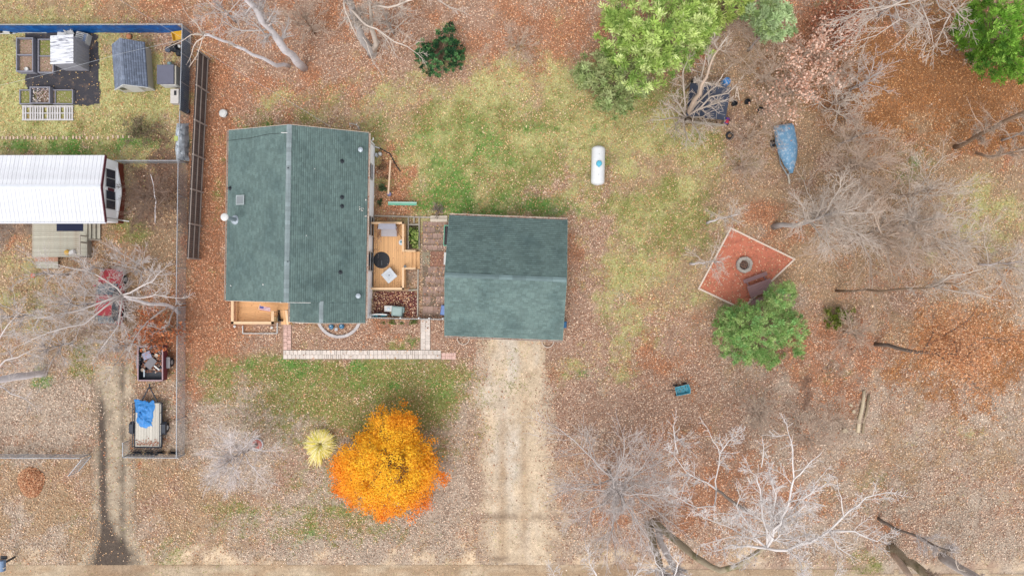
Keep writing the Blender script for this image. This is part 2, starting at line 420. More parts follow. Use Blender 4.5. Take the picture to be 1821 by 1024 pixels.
def drive_cols(px, py):
    base = np.array(C(228, 204, 174)[:3])
    pale = np.array(C(228, 212, 192)[:3]); dk = np.array(C(150, 128, 108)[:3]); tn = np.array(C(190, 162, 132)[:3])
    n1 = vnoise(px, py * .35, 40, 41, 4, .65); n2 = vnoise(px, py, 22, 61, 5, .7)
    # wheel tracks run along the drive
    tr = np.exp(-((px - 893) / 9) ** 2) + np.exp(-((px - 932) / 8) ** 2) * .8
    w = np.clip((n1 - .45) * 4, 0, 1)[:, None]
    c = base * (1 - w) + pale * w
    w = np.clip((n2 - .58) * 5, 0, 1)[:, None] * .7
    c = c * (1 - w) + tn * w
    w = np.clip(tr * (.35 + .8 * n2) * np.clip((py - 640) / 160, 0, 1), 0, .85)[:, None]
    c = c * (1 - w) + tn * w
    w = (np.exp(-((py - 918) / 7) ** 2) * np.clip((vnoise(px, py, 26, 77) - .38) * 4, 0, 1) * .75)[:, None]
    c = c * (1 - w) + dk * w
    w = (np.exp(-((py - 993) / 6) ** 2) * np.exp(-((px - 885) / 22) ** 2) * .9)[:, None]
    c = c * (1 - w) + dk * w
    # edges mix into the leaf litter
    e = np.clip((np.abs(px - 912 - 14 * np.clip((py - 700) / 300, 0, 1)) + (vnoise(px, py, 30, 411, 4) - .5) * 46 - 44) / 34, 0, 1) * (.4 + vnoise(px, py, 14, 83, 4, .7))
    e = np.clip(e, 0, 1)[:, None]
    return c * (1 - e) + np.array(C(176, 150, 130)[:3]) * e
M_gravel = ground_material('gravel_drive')
setp(sheet('driveway', [(852, 596), (838, 660), (826, 740), (828, 840), (842, 930), (846, 1000), (1004, 1004), (1000, 960), (990, 880), (990, 780), (986, 700), (974, 660), (962, 596)], .004, M_gravel, 3, step=4, colfn=drive_cols), kind='structure')
def road_cols(px, py):
    a_ = np.array(C(190, 162, 132)[:3]); b_ = np.array(C(210, 188, 160)[:3]); d_ = np.array(C(160, 130, 104)[:3])
    w = np.clip((vnoise(px * .2, py, 9, 21, 4) - .4) * 4, 0, 1)[:, None]
    c = a_ * (1 - w) + b_ * w
    w = np.clip(np.exp(-((px - 215) / 70) ** 2) + np.exp(-((px - 1180) / 160) ** 2) * .8, 0, 1)[:, None] * .6
    return c * (1 - w) + d_ * w
setp(sheet('road', [(-300, 1004), (150, 1004), (500, 1002), (980, 1004), (1250, 1014), (2100, 1020), (2100, 1160), (-300, 1160)], .0085, M_gravel, 13, step=8, jag=4, colfn=road_cols), kind='structure')
def track_cols(px, py):
    s_ = np.array(C(208, 188, 162)[:3]); m_ = np.array(C(96, 84, 76)[:3]); g_ = np.array(C(150, 134, 116)[:3])
    n = vnoise(px, py, 20, 55, 5, .7)
    c = np.repeat(s_[None], len(px), 0)
    w = np.clip((n - .4) * 3, 0, 1)[:, None] * .7; c = c * (1 - w) + g_ * w
    xl = 178 + 5 * np.sin((py - 700) / 90) + 14 * np.clip((py - 890) / 80, 0, 1) + (n - .5) * 6
    w = 1.25 * np.exp(-((px - xl) / (7.5 + 9 * np.clip((py - 900) / 70, 0, 1))) ** 2) * np.clip((py - 680) / 50, 0, 1)
    w = w * np.clip(.55 + n * 1.0, 0, 1)
    w = w + 1.2 * np.exp(-((py - 992) / 40) ** 2) * np.exp(-((px - 200 - (n - .5) * 30) / (16 + 22 * np.clip((py - 940) / 60, 0, 1))) ** 2) * (.6 + n)
    w = w + np.exp(-((px - 218) / 6) ** 2) * .6 * (.4 + n)
    w = np.clip(w, 0, .95)[:, None]
    c = c * (1 - w) + m_ * w
    e = np.clip((np.abs(px - 203) + (vnoise(px, py, 30, 413, 4) - .5) * 26 - 27) / 14, 0, 1)[:, None] * (py < 960)[:, None]
    return c * (1 - e) + np.array(C(162, 140, 120)[:3]) * e
setp(sheet('track', [(166, 640), (164, 760), (164, 880), (156, 960), (138, 1000), (138, 1008), (262, 1008), (244, 960), (242, 880), (240, 760), (244, 700), (240, 640)], .004, M_gravel, 23, step=4, colfn=track_cols), kind='structure')

# ------------------------------------------------------------------ leaf litter and grass
rs = np.random.RandomState(4)
LEAFC = {
 'pale': [(222, 204, 188), (196, 172, 154), (160, 136, 120), (212, 188, 170), (138, 116, 102)],
 'pink': [(216, 184, 162), (188, 148, 124), (154, 116, 96), (224, 200, 180), (140, 104, 86)],
 'rust': [(206, 150, 116), (184, 122, 90), (226, 184, 154), (146, 98, 74), (198, 140, 104)],
 'deep': [(188, 132, 88), (162, 106, 64), (208, 162, 118), (130, 88, 56), (174, 118, 74)],
 'dark': [(140, 108, 92), (112, 84, 70), (168, 132, 112), (92, 70, 60), (130, 100, 84)],
 'dry': [(214, 184, 136), (192, 156, 108), (226, 204, 160), (176, 136, 94), (200, 170, 120)],
 'olive': [(206, 172, 134), (176, 136, 100), (224, 198, 164), (150, 118, 80), (190, 156, 116)],
 'green': [(200, 168, 128), (180, 150, 100), (220, 196, 160), (150, 130, 80), (190, 160, 120)],
 'sand': [(200, 164, 132), (180, 146, 118), (222, 196, 168), (160, 130, 108), (210, 184, 150)],
 'mud': [(150, 120, 100), (130, 104, 88), (180, 150, 126), (110, 90, 78), (160, 130, 110)],
 'tan': [(200, 168, 136), (176, 140, 110), (222, 194, 164), (146, 114, 90), (188, 152, 120)]}
LC = np.array([[C(*c, GG)[:3] for c in LEAFC[k]] for k in PAL])
LC = LC.mean(1, keepdims=True) + .95 * (LC - LC.mean(1, keepdims=True))
LC = LC * np.array([1.02, .97, .90])
DENS = np.array([1, 1.1, 1.15, 1.1, .7, .34, .42, .2, .12, .25, .8])
# places that are swept or covered, (x0, y0, x1, y1, share kept, extra height)
COVER = [(500, 576, 520, 640, .05, .05), (500, 622, 786, 640, .06, .05), (746, 566, 767, 640, .06, .05), (750, 388, 800, 562, .3, .07), (664, 392, 724, 518, 0, 0), (416, 536, 520, 580, 0, 0), (45, 55, 178, 188, .12, .02)]
def scatter_leaves(n):
    x = rs.uniform(-330, 2150, n); y = rs.uniform(-300, 1330, n)
    o = np.maximum(np.maximum(-40 - x, x - 1860), np.maximum(-40 - y, y - 1060)); q = rs.rand(n) < np.where(o > 0, .28 - o / 1200, 1); x = x[q]; y = y[q]; n = len(x)
    w = zone_weights(x, y)
    cl = vnoise(x, y, 26, 211, 4, .7)
    p = (w @ DENS) * np.clip(.35 + 1.5 * (cl - .2), .15, 1.25)
    zx = np.zeros(n)
    for x0, y0, x1, y1, k, e in COVER:
        q = (x > x0) & (x < x1) & (y > y0) & (y < y1); p[q] *= k; zx[q] = e
    dr = np.abs(x - 912 - 14 * np.clip((y - 700) / 300, 0, 1)) + (vnoise(x, y, 30, 411, 4) - .5) * 46
    q = (dr < 84) & (y > 598) & (y < 1010); p[q] *= np.clip((dr[q] - 34) / 46, .05, 1); zx[q] = .008
    q = y + (vnoise(x, y, 40, 415, 4) - .5) * 16 > 998; p[q] *= np.clip(.9 - (y[q] - 996) / 12, .03, 1); zx[q] = .012
    dr = np.abs(x - 203) + (vnoise(x, y, 30, 413, 4) - .5) * 26; q = (dr < 44) & (y > 650); p[q] *= np.clip((dr[q] - 16) / 28, .12, 1); zx[q] = .008
    fx, fy = x - 1327, y - 477                       # red mulch square
    c_, s_ = math.cos(math.radians(-28)), math.sin(math.radians(-28))
    u, v = fx * c_ - fy * s_, fx * s_ + fy * c_
    q = (abs(u) < 62) & (abs(v) < 52); p[q] *= .28; zx[q] = .03
    keep = rs.rand(n) < p
    x, y, w, zx = x[keep], y[keep], w[keep], zx[keep]
    m = len(x)
    cum = w.cumsum(1); k = (rs.rand(m, 1) > cum).sum(1).clip(0, len(PAL) - 1)
    c = LC[k, rs.randint(0, 5, m)] * rs.uniform(.64, 1.14, (m, 1)) * (.74 + .5 * vnoise(x, y, 14, 511, 4, .7))[:, None]
    L = rs.uniform(.029, .055, m) * np.where(rs.rand(m) < .15, 1.35, 1); Wd = L * rs.uniform(.55, .9, m)
    th = rs.rand(m) * 6.283; ct, st = np.cos(th), np.sin(th)
    t1 = rs.normal(0, .38, m); t2 = rs.normal(0, .38, m); fold = rs.uniform(-.2, .5, m)
    X = (x - 910.5) / 24.3; Y = (512 - y) / 24.3; Z = .012 + rs.rand(m) * .03 + zx
    V = np.zeros((m, 4, 3))
    for i, (a_, b_, f_) in enumerate([(-1, 0, 0), (-.1, -1, 1), (1, 0, 0), (.1, 1, 1)]):
        la = a_ * L; lb = b_ * Wd
        V[:, i, 0] = X + la * ct - lb * st; V[:, i, 1] = Y + la * st + lb * ct
        V[:, i, 2] = Z + np.abs(la) * 0 + la * t1 * .6 + lb * t2 * .6 + f_ * fold * Wd
    V[:, :, 2] -= np.minimum(V[:, :, 2].min(1) - .004, 0)[:, None]
    b = np.arange(m) * 4
    Fc = np.stack([np.stack([b, b + 1, b + 2], 1), np.stack([b, b + 2, b + 3], 1)], 1).reshape(-1, 3)
    return V.reshape(-1, 3), Fc, np.repeat(c, 4, 0)
M_leaf = mat('dry_leaf', None, .9, 0.0, attr=True, spec=.15)
V, Fc, cc = scatter_leaves(1300000)
setp(np_obj('leaf_litter', V, Fc, M_leaf, colors=cc), 'fallen brown and pinkish autumn leaves covering the ground', 'leaves', kind='stuff')

def scatter_grass(n):
    x = rs.uniform(-60, 1890, n); y = rs.uniform(-50, 1040, n)
    w = zone_weights(x, y)
    g = w[:, PAL.index('dry')] * .8 + w[:, PAL.index('olive')] + w[:, PAL.index('green')] * 1.3
    for x0, y0, x1, y1, k, e in COVER:
        q = (x > x0) & (x < x1) & (y > y0) & (y < y1); g[q] = 0
    keep = rs.rand(n) < g
    x, y, w = x[keep], y[keep], w[keep]; m = len(x)
    cols = []; V = []
    gc = {'dry': (170, 164, 104), 'olive': (132, 134, 72), 'green': (98, 132, 58)}
    G3 = np.array([C(*gc[k], GG)[:3] for k in ('dry', 'olive', 'green')])
    ww = w[:, [PAL.index('dry'), PAL.index('olive'), PAL.index('green')]]; ww = ww / (ww.sum(1, keepdims=True) + 1e-9)
    base = (ww @ G3) * rs.uniform(.55, 1.5, (m, 1))
    X = (x - 910.5) / 24.3; Y = (512 - y) / 24.3
    out = np.zeros((m, 3, 3, 3))
    for b in range(3):
        th = rs.rand(m) * 6.283; ln = rs.uniform(.05, .12, m); h = rs.uniform(.03, .09, m); wd = rs.uniform(.012, .022, m)
        ox = rs.normal(0, .03, m); oy = rs.normal(0, .03, m)
        for i, (s_, t_) in enumerate([(-1, 0), (1, 0), (0, 1)]):
            out[:, b, i, 0] = X + ox - np.sin(th) * wd * s_ + np.cos(th) * ln * t_
            out[:, b, i, 1] = Y + oy + np.cos(th) * wd * s_ + np.sin(th) * ln * t_
            out[:, b, i, 2] = h * t_ - .005
    return out.reshape(-1, 3), np.arange(m * 9).reshape(-1, 3), np.repeat(base, 9, 0)
M_grass = mat('grass_blade', None, .9, 0.0, attr=True, spec=.15)
V, Fc, cc = scatter_grass(330000)
setp(np_obj('grass', V, Fc, M_grass, colors=cc), 'short patchy lawn grass growing between the fallen leaves', 'grass', kind='stuff')
# ------------------------------------------------------------------ materials
M_shingle = mat('green_shingle', C(120, 142, 137), .9, .10, 1.2, island=.15, rgb2=C(98, 120, 118), s2=.5, t2=(.46, .72), bump=.3, bscale=60)
M_roofdeck = mat('roof_felt', C(60, 78, 80), .95, .1)
M_cap = mat('ridge_cap_shingle', C(156, 168, 170), .9, .12, 2.0, island=.16)
M_cap2 = mat('ridge_cap_green', C(150, 164, 165), .9, .12, 2.0, island=.16)
M_white = mat('white_siding', C(248, 248, 252), .6, .05, 3.0)
M_whitepaint = mat('white_paint', C(236, 234, 230), .5, .06, 4.0)
M_trim = mat('cream_trim', C(226, 206, 190), .6, .08, 6.0)
M_glass = mat('dark_window_glass', C(52, 64, 80), .12, .0, spec=.6)
M_cedar = mat('cedar_board', C(252, 196, 138), .65, .12, 3.0, rand=.09, stretch=(9, 1, 1), bump=.15, bscale=20, rgb2=C(222, 164, 112), s2=1.2, t2=(.55, .75))
M_cedarx = mat('cedar_board_across', C(250, 190, 132), .65, .12, 3.0, rand=.1, stretch=(1, 9, 1), bump=.15, bscale=20, rgb2=C(220, 158, 106), s2=1.2, t2=(.55, .75))
M_rail = mat('cedar_rail', C(250, 210, 166), .6, .08, 4.0, rand=.05)
M_pipe = mat('dark_pipe', C(48, 56, 62), .6, .1)
M_galv = mat('galvanised_metal', C(196, 206, 214), .4, .1, 4.0, metal=.3)
M_black = mat('black_plastic', C(44, 46, 52), .6, .15, 6.0)
M_paver = mat('pale_paver', C(240, 226, 214), .9, .12, 8.0, rand=.1, bump=.3, bscale=50)
M_paverp = mat('pink_paver', C(236, 196, 182), .9, .12, 8.0, rand=.1, bump=.3, bscale=50)
M_brickp = mat('patio_paver', C(182, 152, 138), .9, .16, 5.0, rand=.16, bump=.3, bscale=40, rgb2=C(132, 112, 92), s2=.8, t2=(.48, .66))
M_joint = mat('paver_sand', C(140, 122, 104), .95, .2, 12)
M_stone = mat('edging_stone', C(214, 206, 204), .9, .12, 8.0, rand=.1, bump=.3, bscale=40)
M_greywood = mat('weathered_timber', C(186, 176, 162), .85, .15, 4.0, rand=.1, bump=.2)
M_lgreen = mat('mint_green_paint', C(120, 190, 160), .55, .1, 5.0)
M_redmulch = mat('red_wood_chip', C(112, 62, 60), .95, .3, 25.0, bump=.9, bscale=40)
M_teal = mat('teal_plastic', C(54, 150, 168), .4, .08, 5.0)
M_gutleaf = mat('gutter_leaf', None, .9, 0, attr=True)

def bits(name, pts, size, colors, parent, seed, m=None, zj=.02):
    """small leaf-like flakes lying at the given points"""
    r = np.random.RandomState(seed); n = len(pts); pts = np.array([list(p) for p in pts], float)
    th = r.rand(n) * 6.283; L = size * r.uniform(.6, 1.3, n); Wd = L * r.uniform(.5, .9, n)
    V = np.zeros((n, 4, 3))
    for i, (a_, b_) in enumerate([(-1, 0), (0, -1), (1, 0), (0, 1)]):
        V[:, i, 0] = pts[:, 0] + a_ * L * np.cos(th) - b_ * Wd * np.sin(th)
        V[:, i, 1] = pts[:, 1] + a_ * L * np.sin(th) + b_ * Wd * np.cos(th)
        V[:, i, 2] = pts[:, 2] + r.rand(n) * zj + (a_ * r.normal(0, .3, n) + b_ * r.normal(0, .3, n)) * L * .5
    cols = np.array([C(*c)[:3] for c in colors])[r.randint(0, len(colors), n)] * r.uniform(.8, 1.15, (n, 1))
    o = np_obj(name, V.reshape(-1, 3), np.arange(n * 4).reshape(-1, 4), m or M_gutleaf, parent=parent, colors=np.repeat(cols, 4, 0))
    return setp(o, kind='stuff')
LEAFMIX = [(210, 150, 124), (184, 116, 92), (224, 184, 164), (150, 92, 72), (200, 168, 140)]

def shingle_plane(T, e0, e1, up, parent, m, expo=.143, tab=.30, seed=0, deck=True):
    """courses of shingle tabs on a slope; e0-e1 the eave, up = eave-to-ridge vector (local), T = local-to-world"""
    r = random.Random(seed)
    e0, e1, up = Vector(e0), Vector(e1), Vector(up)
    along = (e1 - e0); Ln = along.length; ax = along / Ln; ul = up.length; uy = up / ul
    nrm = ax.cross(uy).normalized()
    nc = int(ul / expo + .5); ex = ul / nc
    V = []; Fc = []
    for i in range(nc):
        off = r.uniform(0, tab); x = -off
        while x < Ln:
            w = tab * r.uniform(.9, 1.1)
            xa, xb = max(x, 0), min(x + w - .007, Ln)
            if xb - xa > .03:
                t = .005 + r.uniform(0, .002)
                y0 = i * ex + r.uniform(-.004, .004); y1 = (i + 1) * ex + .004
                b = len(V)
                for xx, yy, zz in ((xa, y0, .001), (xb, y0, .001), (xb, y0, t), (xa, y0, t), (xb, y1, .003), (xa, y1, .003)):
                    V.append(T @ (e0 + ax * xx + uy * yy + nrm * zz))
                Fc += [(b, b + 1, b + 2, b + 3), (b + 3, b + 2, b + 4, b + 5)]
            x += w
    o = np_obj('shingles', [list(v) for v in V], Fc, m, parent=parent)
    setp(o, kind='stuff')
    return o
def ridge_caps(T, a, b, parent, m, m2=None, split=1.0, w=.30, pitch=.4, seed=0, ln=.3):
    r = random.Random(seed)
    a, b = Vector(a), Vector(b); d = (b - a); Ln = d.length; ax = d / Ln
    side = Vector((-ax.y, ax.x, 0)); side.normalize()
    n = int(Ln / ln)
    for mm, k0, k1 in ((m, 0, int(n * split)), (m2 or m, int(n * split), n)):
        if k1 <= k0: continue
        mb = MB(T)
        for k in range(k0, k1):
            p0 = a + ax * (k * Ln / n); p1 = a + ax * ((k + 1) * Ln / n - .006)
            z = .05 + r.uniform(0, .006); hw = w / 2 * r.uniform(.94, 1.06)
            q = []
            for p, zz in ((p0, z), (p1, z + .008)):
                q.append([p + side * hw + Vector((0, 0, zz - hw * pitch)), p + Vector((0, 0, zz + .01)), p - side * hw + Vector((0, 0, zz - hw * pitch))])
            mb.add(q[0] + q[1], [(0, 1, 4, 3), (1, 2, 5, 4)])
            dn = Vector((0, 0, -.03))
            mb.add([q[0][0], q[0][0] + dn, q[1][0] + dn, q[1][0], q[0][2], q[0][2] + dn, q[1][2] + dn, q[1][2], q[1][0], q[1][1], q[1][2], q[1][2] + dn, q[1][0] + dn],
                   [(0, 1, 2, 3), (4, 7, 6, 5), (8, 9, 10, 11, 12)])
        setp(mb.build('ridge_cap', mm, parent), kind='stuff')
def gutter(T, a, b, out, parent, seed, drop=.02):
    """U channel along an eave with leaves lying in it"""
    a, b, out = Vector(a), Vector(b), Vector(out)
    mb = MB(T); dz = Vector((0, 0, -drop)); w = out * .12
    q = lambda p, o, z: p + out * o + Vector((0, 0, z - drop))
    ax = (b - a).normalized()
    for o0, o1, z0, z1 in ((.0, .012, -.11, .0), (.108, .125, -.11, .005), (.012, .108, -.11, -.095)):
        mb.hexa([q(a, o0, z0), q(b, o0, z0), q(b, o1, z0), q(a, o1, z0), q(a, o0, z1), q(b, o0, z1), q(b, o1, z1), q(a, o1, z1)])
    g = mb.build('gutter', M_trim, parent)
    r = random.Random(seed); Ln = (b - a).length
    pts = []
    for k in range(int(Ln * 26)):
        t = r.random()
        if (math.sin(t * Ln * 3 + seed) + r.uniform(-1, 1)) > -.5:
            pts.append(T @ (a + (b - a) * t + out * r.uniform(.02, .11) + Vector((0, 0, -drop - .05))))
    bits('gutter_leaves', pts, .035, LEAFMIX, parent, seed)

# ------------------------------------------------------------------ house
hc = Vector((-14.92, 4.95, 0)); hrz = math.radians(-1.0)
house = thing('house', 'white sided ranch house under the large green shingle gable roof with a front bump-out', 'house', hc)
T = frame(hc, hrz)
EH, RH, HW = 2.55, 4.57, 4.86          # eave, ridge height, half width
PIT = (RH - EH) / HW
V0, V1 = -5.9, 5.9
mb = MB(T); mb.box(-4.75, 4.79, V0 + .3, V1 - .3, -.05, EH - .1)
mb.box(.02, 4.74, V0 - 1.15, V0 + .3, -.05, EH - .1)
M_wall = mat('house_siding', C(255, 255, 255, 1.0), .6, .02, 3.0)
wall = mb.build('wall', M_wall, house)
# gable ends
for v in (V0 + .3, V1 - .3):
    mb = MB(T); s = -1 if v < 0 else 1
    mb.hexa([(-4.75, v - .05, EH - .1), (4.75, v - .05, EH - .1), (4.75, v + .05, EH - .1), (-4.75, v + .05, EH - .1), (-.05, v - .05, RH - .16), (.05, v - .05, RH - .16), (.05, v + .05, RH - .16), (-.05, v + .05, RH - .16)])
    mb.build('gable', M_white, house)
mb = MB(T); v = V0 - 1.15
mb.hexa([(.02, v, EH - .1), (4.74, v, EH - .1), (4.74, v + .1, EH - .1), (.02, v + .1, EH - .1), (2.1, v, 3.55), (2.3, v, 3.55), (2.3, v + .1, 3.55), (2.1, v + .1, 3.55)])
mb.build('gable', M_white, house)
# siding laps on the long east wall and the front
mb = MB(T)
for k in range(14):
    z = .2 + k * .165
    mb.hexa([(4.79, V0 + .3, z), (4.815, V0 + .3, z), (4.815, V1 - .3, z), (4.79, V1 - .3, z), (4.79, V0 + .3, z + .15), (4.797, V0 + .3, z + .15), (4.797, V1 - .3, z + .15), (4.79, V1 - .3, z + .15)])
setp(mb.build('siding', M_wall, house), kind='stuff')
# roof deck slabs
EXV, EXU, EXR = V0 - 1.4, -.35, 2.1    # front extension: lower edge, left eave, ridge position
ZR = RH - EXR * PIT
mb = MB(T)
mb.slab([(-HW, V0, EH), (0, V0, RH), (0, V1, RH), (-HW, V1, EH)], .14)
mb.slab([(0, V0, RH), (HW, V0, EH), (HW, V1, EH), (0, V1, RH)], .14)
mb.slab([(EXR, EXV, ZR), (HW, EXV, EH), (HW, V0 - .002, EH), (EXR, V0 - .002, ZR)], .14)
EZ = ZR - (EXR - EXU) * PIT
mb.slab([(EXU, EXV, EZ), (EXR, EXV, ZR), (EXR, V0 + .9, ZR), (EXU, V0 - .002, EZ)], .12)
roof = mb.build('roof', M_roofdeck, house)
shingle_plane(T, (-HW, V1, EH), (-HW, V0, EH), (HW, 0, RH - EH), roof, M_shingle, seed=1)
shingle_plane(T, (HW, V0, EH), (HW, V1, EH), (-HW, 0, RH - EH), roof, M_shingle, seed=2)
shingle_plane(T, (HW, EXV, EH), (HW, V0 - .01, EH), (EXR - HW, 0, ZR - EH), roof, M_shingle, seed=3)
shingle_plane(T, (EXU, V0 + .05, EZ), (EXU, EXV, EZ), (EXR - EXU, 0, ZR - EZ), roof, M_shingle, seed=4)
ridge_caps(T, (0, V1, RH), (0, V0, RH), roof, M_cap, M_cap2, .34, w=.34, pitch=PIT, seed=5)
ridge_caps(T, (EXR, V0 + .1, ZR), (EXR, EXV, ZR), roof, M_cap, w=.28, pitch=PIT, seed=6)
gutter(T, (-HW, V1, EH), (-HW, V0, EH), (-1, 0, 0), roof, 7)
gutter(T, (HW, EXV, EH), (HW, V1, EH), (1, 0, 0), roof, 8)
gutter(T, (EXU, V0, EZ), (EXU, EXV, EZ), (-1, 0, 0), roof, 9)
# rake and fascia boards
mb = MB(T)
for (u0, z0, u1, z1, v) in ((-HW, EH, 0, RH, V1), (0, RH, HW, EH, V1), (-HW, EH, 0, RH, V0), (0, RH, EXU, RH - .35 * PIT, V0), (EXU, EZ, EXR, ZR, EXV), (EXR, ZR, HW, EH, EXV)):
    s = .03 if v > 0 else -.03
    mb = MB(T); mb.bar((u0, v + s * .6, z0 - .08), (u1, v + s * .6, z1 - .08), .03, .16); mb.build('fascia', M_trim, roof)
mb = MB(T); mb.bar((EXU - .1, V0 - .02, RH - .45 * PIT + .03), (1.35, V0 - .03, 3.62), .05, .05)
mb.build('flashing', M_whitepaint, roof)
# windows in the walls that face the middle of the picture
def window(T, c, w, h, ax, parent, m=M_glass, fr=M_whitepaint):
    """ax 'x' = wall faces +x, 'y' = wall faces -y; c centre on the wall plane (local)"""
    cx, cy, cz = c
    mb = MB(T); mp = MB(T)
    if ax == 'x':
        for z0, z1, y0, y1 in ((cz - h / 2 - .06, cz - h / 2, cy - w / 2 - .06, cy + w / 2 + .06), (cz + h / 2, cz + h / 2 + .06, cy - w / 2 - .06, cy + w / 2 + .06), (cz - h / 2, cz + h / 2, cy - w / 2 - .06, cy - w / 2), (cz - h / 2, cz + h / 2, cy + w / 2, cy + w / 2 + .06), (cz - .02, cz + .02, cy - w / 2, cy + w / 2)):
            mb.box(cx - .02, cx + .07, y0, y1, z0, z1)
        mp.box(cx - .01, cx + .035, cy - w / 2 + .002, cy + w / 2 - .002, cz - h / 2 + .002, cz + h / 2 - .002)
    else:
        for z0, z1, y0, y1 in ((cz - h / 2 - .06, cz - h / 2, cx - w / 2 - .06, cx + w / 2 + .06), (cz + h / 2, cz + h / 2 + .06, cx - w / 2 - .06, cx + w / 2 + .06), (cz - h / 2, cz + h / 2, cx - w / 2 - .06, cx - w / 2), (cz - h / 2, cz + h / 2, cx + w / 2, cx + w / 2 + .06), (cz - .02, cz + .02, cx - w / 2, cx + w / 2)):
            mb.box(y0, y1, cy - .07, cy + .02, z0, z1)
        mp.box(cx - w / 2 + .002, cx + w / 2 - .002, cy - .035, cy + .01, cz - h / 2 + .002, cz + h / 2 - .002)
    f = mb.build('window', fr, parent); mp.build('pane', m, f)
    return f
for vy, ww, hh in ((3.4, 1.0, 1.0), (-.45, 1.3, 1.7), (-2.95, 1.3, 1.7)):
    window(T, (4.815, vy, 1.45 if hh < 1.2 else 1.15), ww, hh, 'x', house)
for ux, vy, ww in ((-1.6, V0 + .3, 1.0), (1.2, V0 - 1.15, 1.1), (3.4, V0 - 1.15, 1.3)):
    window(T, (ux, vy, 1.4), ww, 1.2, 'y', house)
mb = MB(T); mb.box(-3.0, -2.1, V0 + .22, V0 + .31, .1, 2.1); d = mb.build('door', M_whitepaint, house)
mb = MB(T); mb.box(-2.25, -2.19, V0 + .15, V0 + .22, .95, 1.05); mb.build('handle', M_galv, d)
# downspout at the north-east corner
mb = MB(T); mb.tube([(5.16, 5.55, 2.45), (5.16, 5.5, 2.3), (4.83, 5.42, 2.0), (4.83, 5.42, .15), (5.15, 5.35, .08)], .045, 6); mb.build('downspout', M_whitepaint, house)
# ridge-side aerial mast and cable on the roof
mb = MB(T); mb.tube([(-.1, 5.35, RH + .02), (-.55, 5.38, RH - .1)], .03, 6); mb.build('cable_bracket', M_whitepaint, roof)
mb = MB(T); pts = [(-.55, 5.35, RH - .19), (-1.6, 5.38, RH - .6), (-3.0, 5.22, RH - 1.16), (-4.6, 5.18, RH - 1.8), (-4.95, 5.18, RH - 1.94)]
mb.tube([(p[0], p[1], RH + PIT * p[0] + .05) for p in pts], .012, 5); mb.build('cable', M_black, roof)

def roof_z(u): return RH - abs(u) * PIT
def at_roof(px, py):
    """world and local point of the house roof seen at a picture position"""
    h = 3.5
    for _ in range(8):
        p = P(px, py, h); q = T.inverted() @ p; h = roof_z(q.x)
    return P(px, py, h), q
# chimney flue, skylight, vents
p, q = at_roof(419, 391)
mb = MB(); mb.tube([p + Vector((0, 0, -.05)), p + Vector((0, 0, 1.75))], .15, 14); fl = mb.build('chimney_flue', M_galv, roof)
mb = MB(); mb.lathe([(.15, 1.72), (.25, 1.75), (.26, 1.83), (.2, 1.88), (.05, 1.92)], p, 18); mb.build('flue_cap', M_whitepaint, fl, smooth=False)
mb = MB(); mb.lathe([(.34, .0), (.3, .06), (.15, .16)], p + Vector((0, 0, .0)), 16); mb.build('storm_collar', M_galv, fl)
mb = MB(T); p, q = at_roof(428, 356); s = .33
mb.slab([(q.x - s, q.y - s, roof_z(q.x - s) + .14), (q.x + s, q.y - s, roof_z(q.x + s) + .14), (q.x + s, q.y + s, roof_z(q.x + s) + .14), (q.x - s, q.y + s, roof_z(q.x - s) + .14)], .16)
sk = mb.build('skylight', mat('skylight_frame', C(190, 200, 200), .5, .05), roof)
mb = MB(T); s = .27
mb.slab([(q.x - s, q.y - s, roof_z(q.x - s) + .155), (q.x + s, q.y - s, roof_z(q.x + s) + .155), (q.x + s, q.y + s, roof_z(q.x + s) + .155), (q.x - s, q.y + s, roof_z(q.x - s) + .155)], .05)
mb.build('pane', mat('skylight_pane', C(148, 154, 156), .3, .05), sk)
for (px, py) in ((643, 268), (639, 526)):
    p, q = at_roof(px, py)
    mb = MB(); mb.tube([p - Vector((0, 0, .05)), p + Vector((0, 0, .3))], .1, 12); o = mb.build('vent_pipe', M_galv, roof)
    mb = MB(); mb.lathe([(.1, .28), (.17, .3), (.17, .38), (.04, .44)], p, 14); mb.build('vent_cap', M_galv, o)
for (px, py) in ((608, 287), (608, 351), (608, 367), (605, 484), (410, 335)):
    p, q = at_roof(px, py); rr = .06 if px > 500 else .04
    mb = MB(); mb.lathe([(.16, .0), (.14, .03), (rr, .06), (rr, .32), (rr * .75, .33)], p, 10); mb.build('plumbing_vent', M_pipe, roof)
for (px, py) in ((513, 299), (512, 465)):
    p, q = at_roof(px, py); mb = MB(); mb.cbox(p + Vector((0, 0, .05)), (.1, .08, .05)); mb.build('roof_patch', M_pipe, roof)
pts = []
rr = random.Random(11)
for (px, py, n_, sp) in ((642, 372, 9, 3.0), (651, 356, 3, 1.2), (651, 384, 3, 1.2), (412, 508, 3, 2), (467, 506, 1, .5), (402, 508, 2, 2), (560, 300, 1, 1), (545, 420, 1, 1)):
    for k in range(n_):
        p, q = at_roof(px + rr.gauss(0, sp * .6), py + rr.gauss(0, sp)); pts.append(p + Vector((0, 0, .03)))
bits('roof_debris', pts, .05, [(235, 235, 230), (220, 214, 205)], roof, 12)

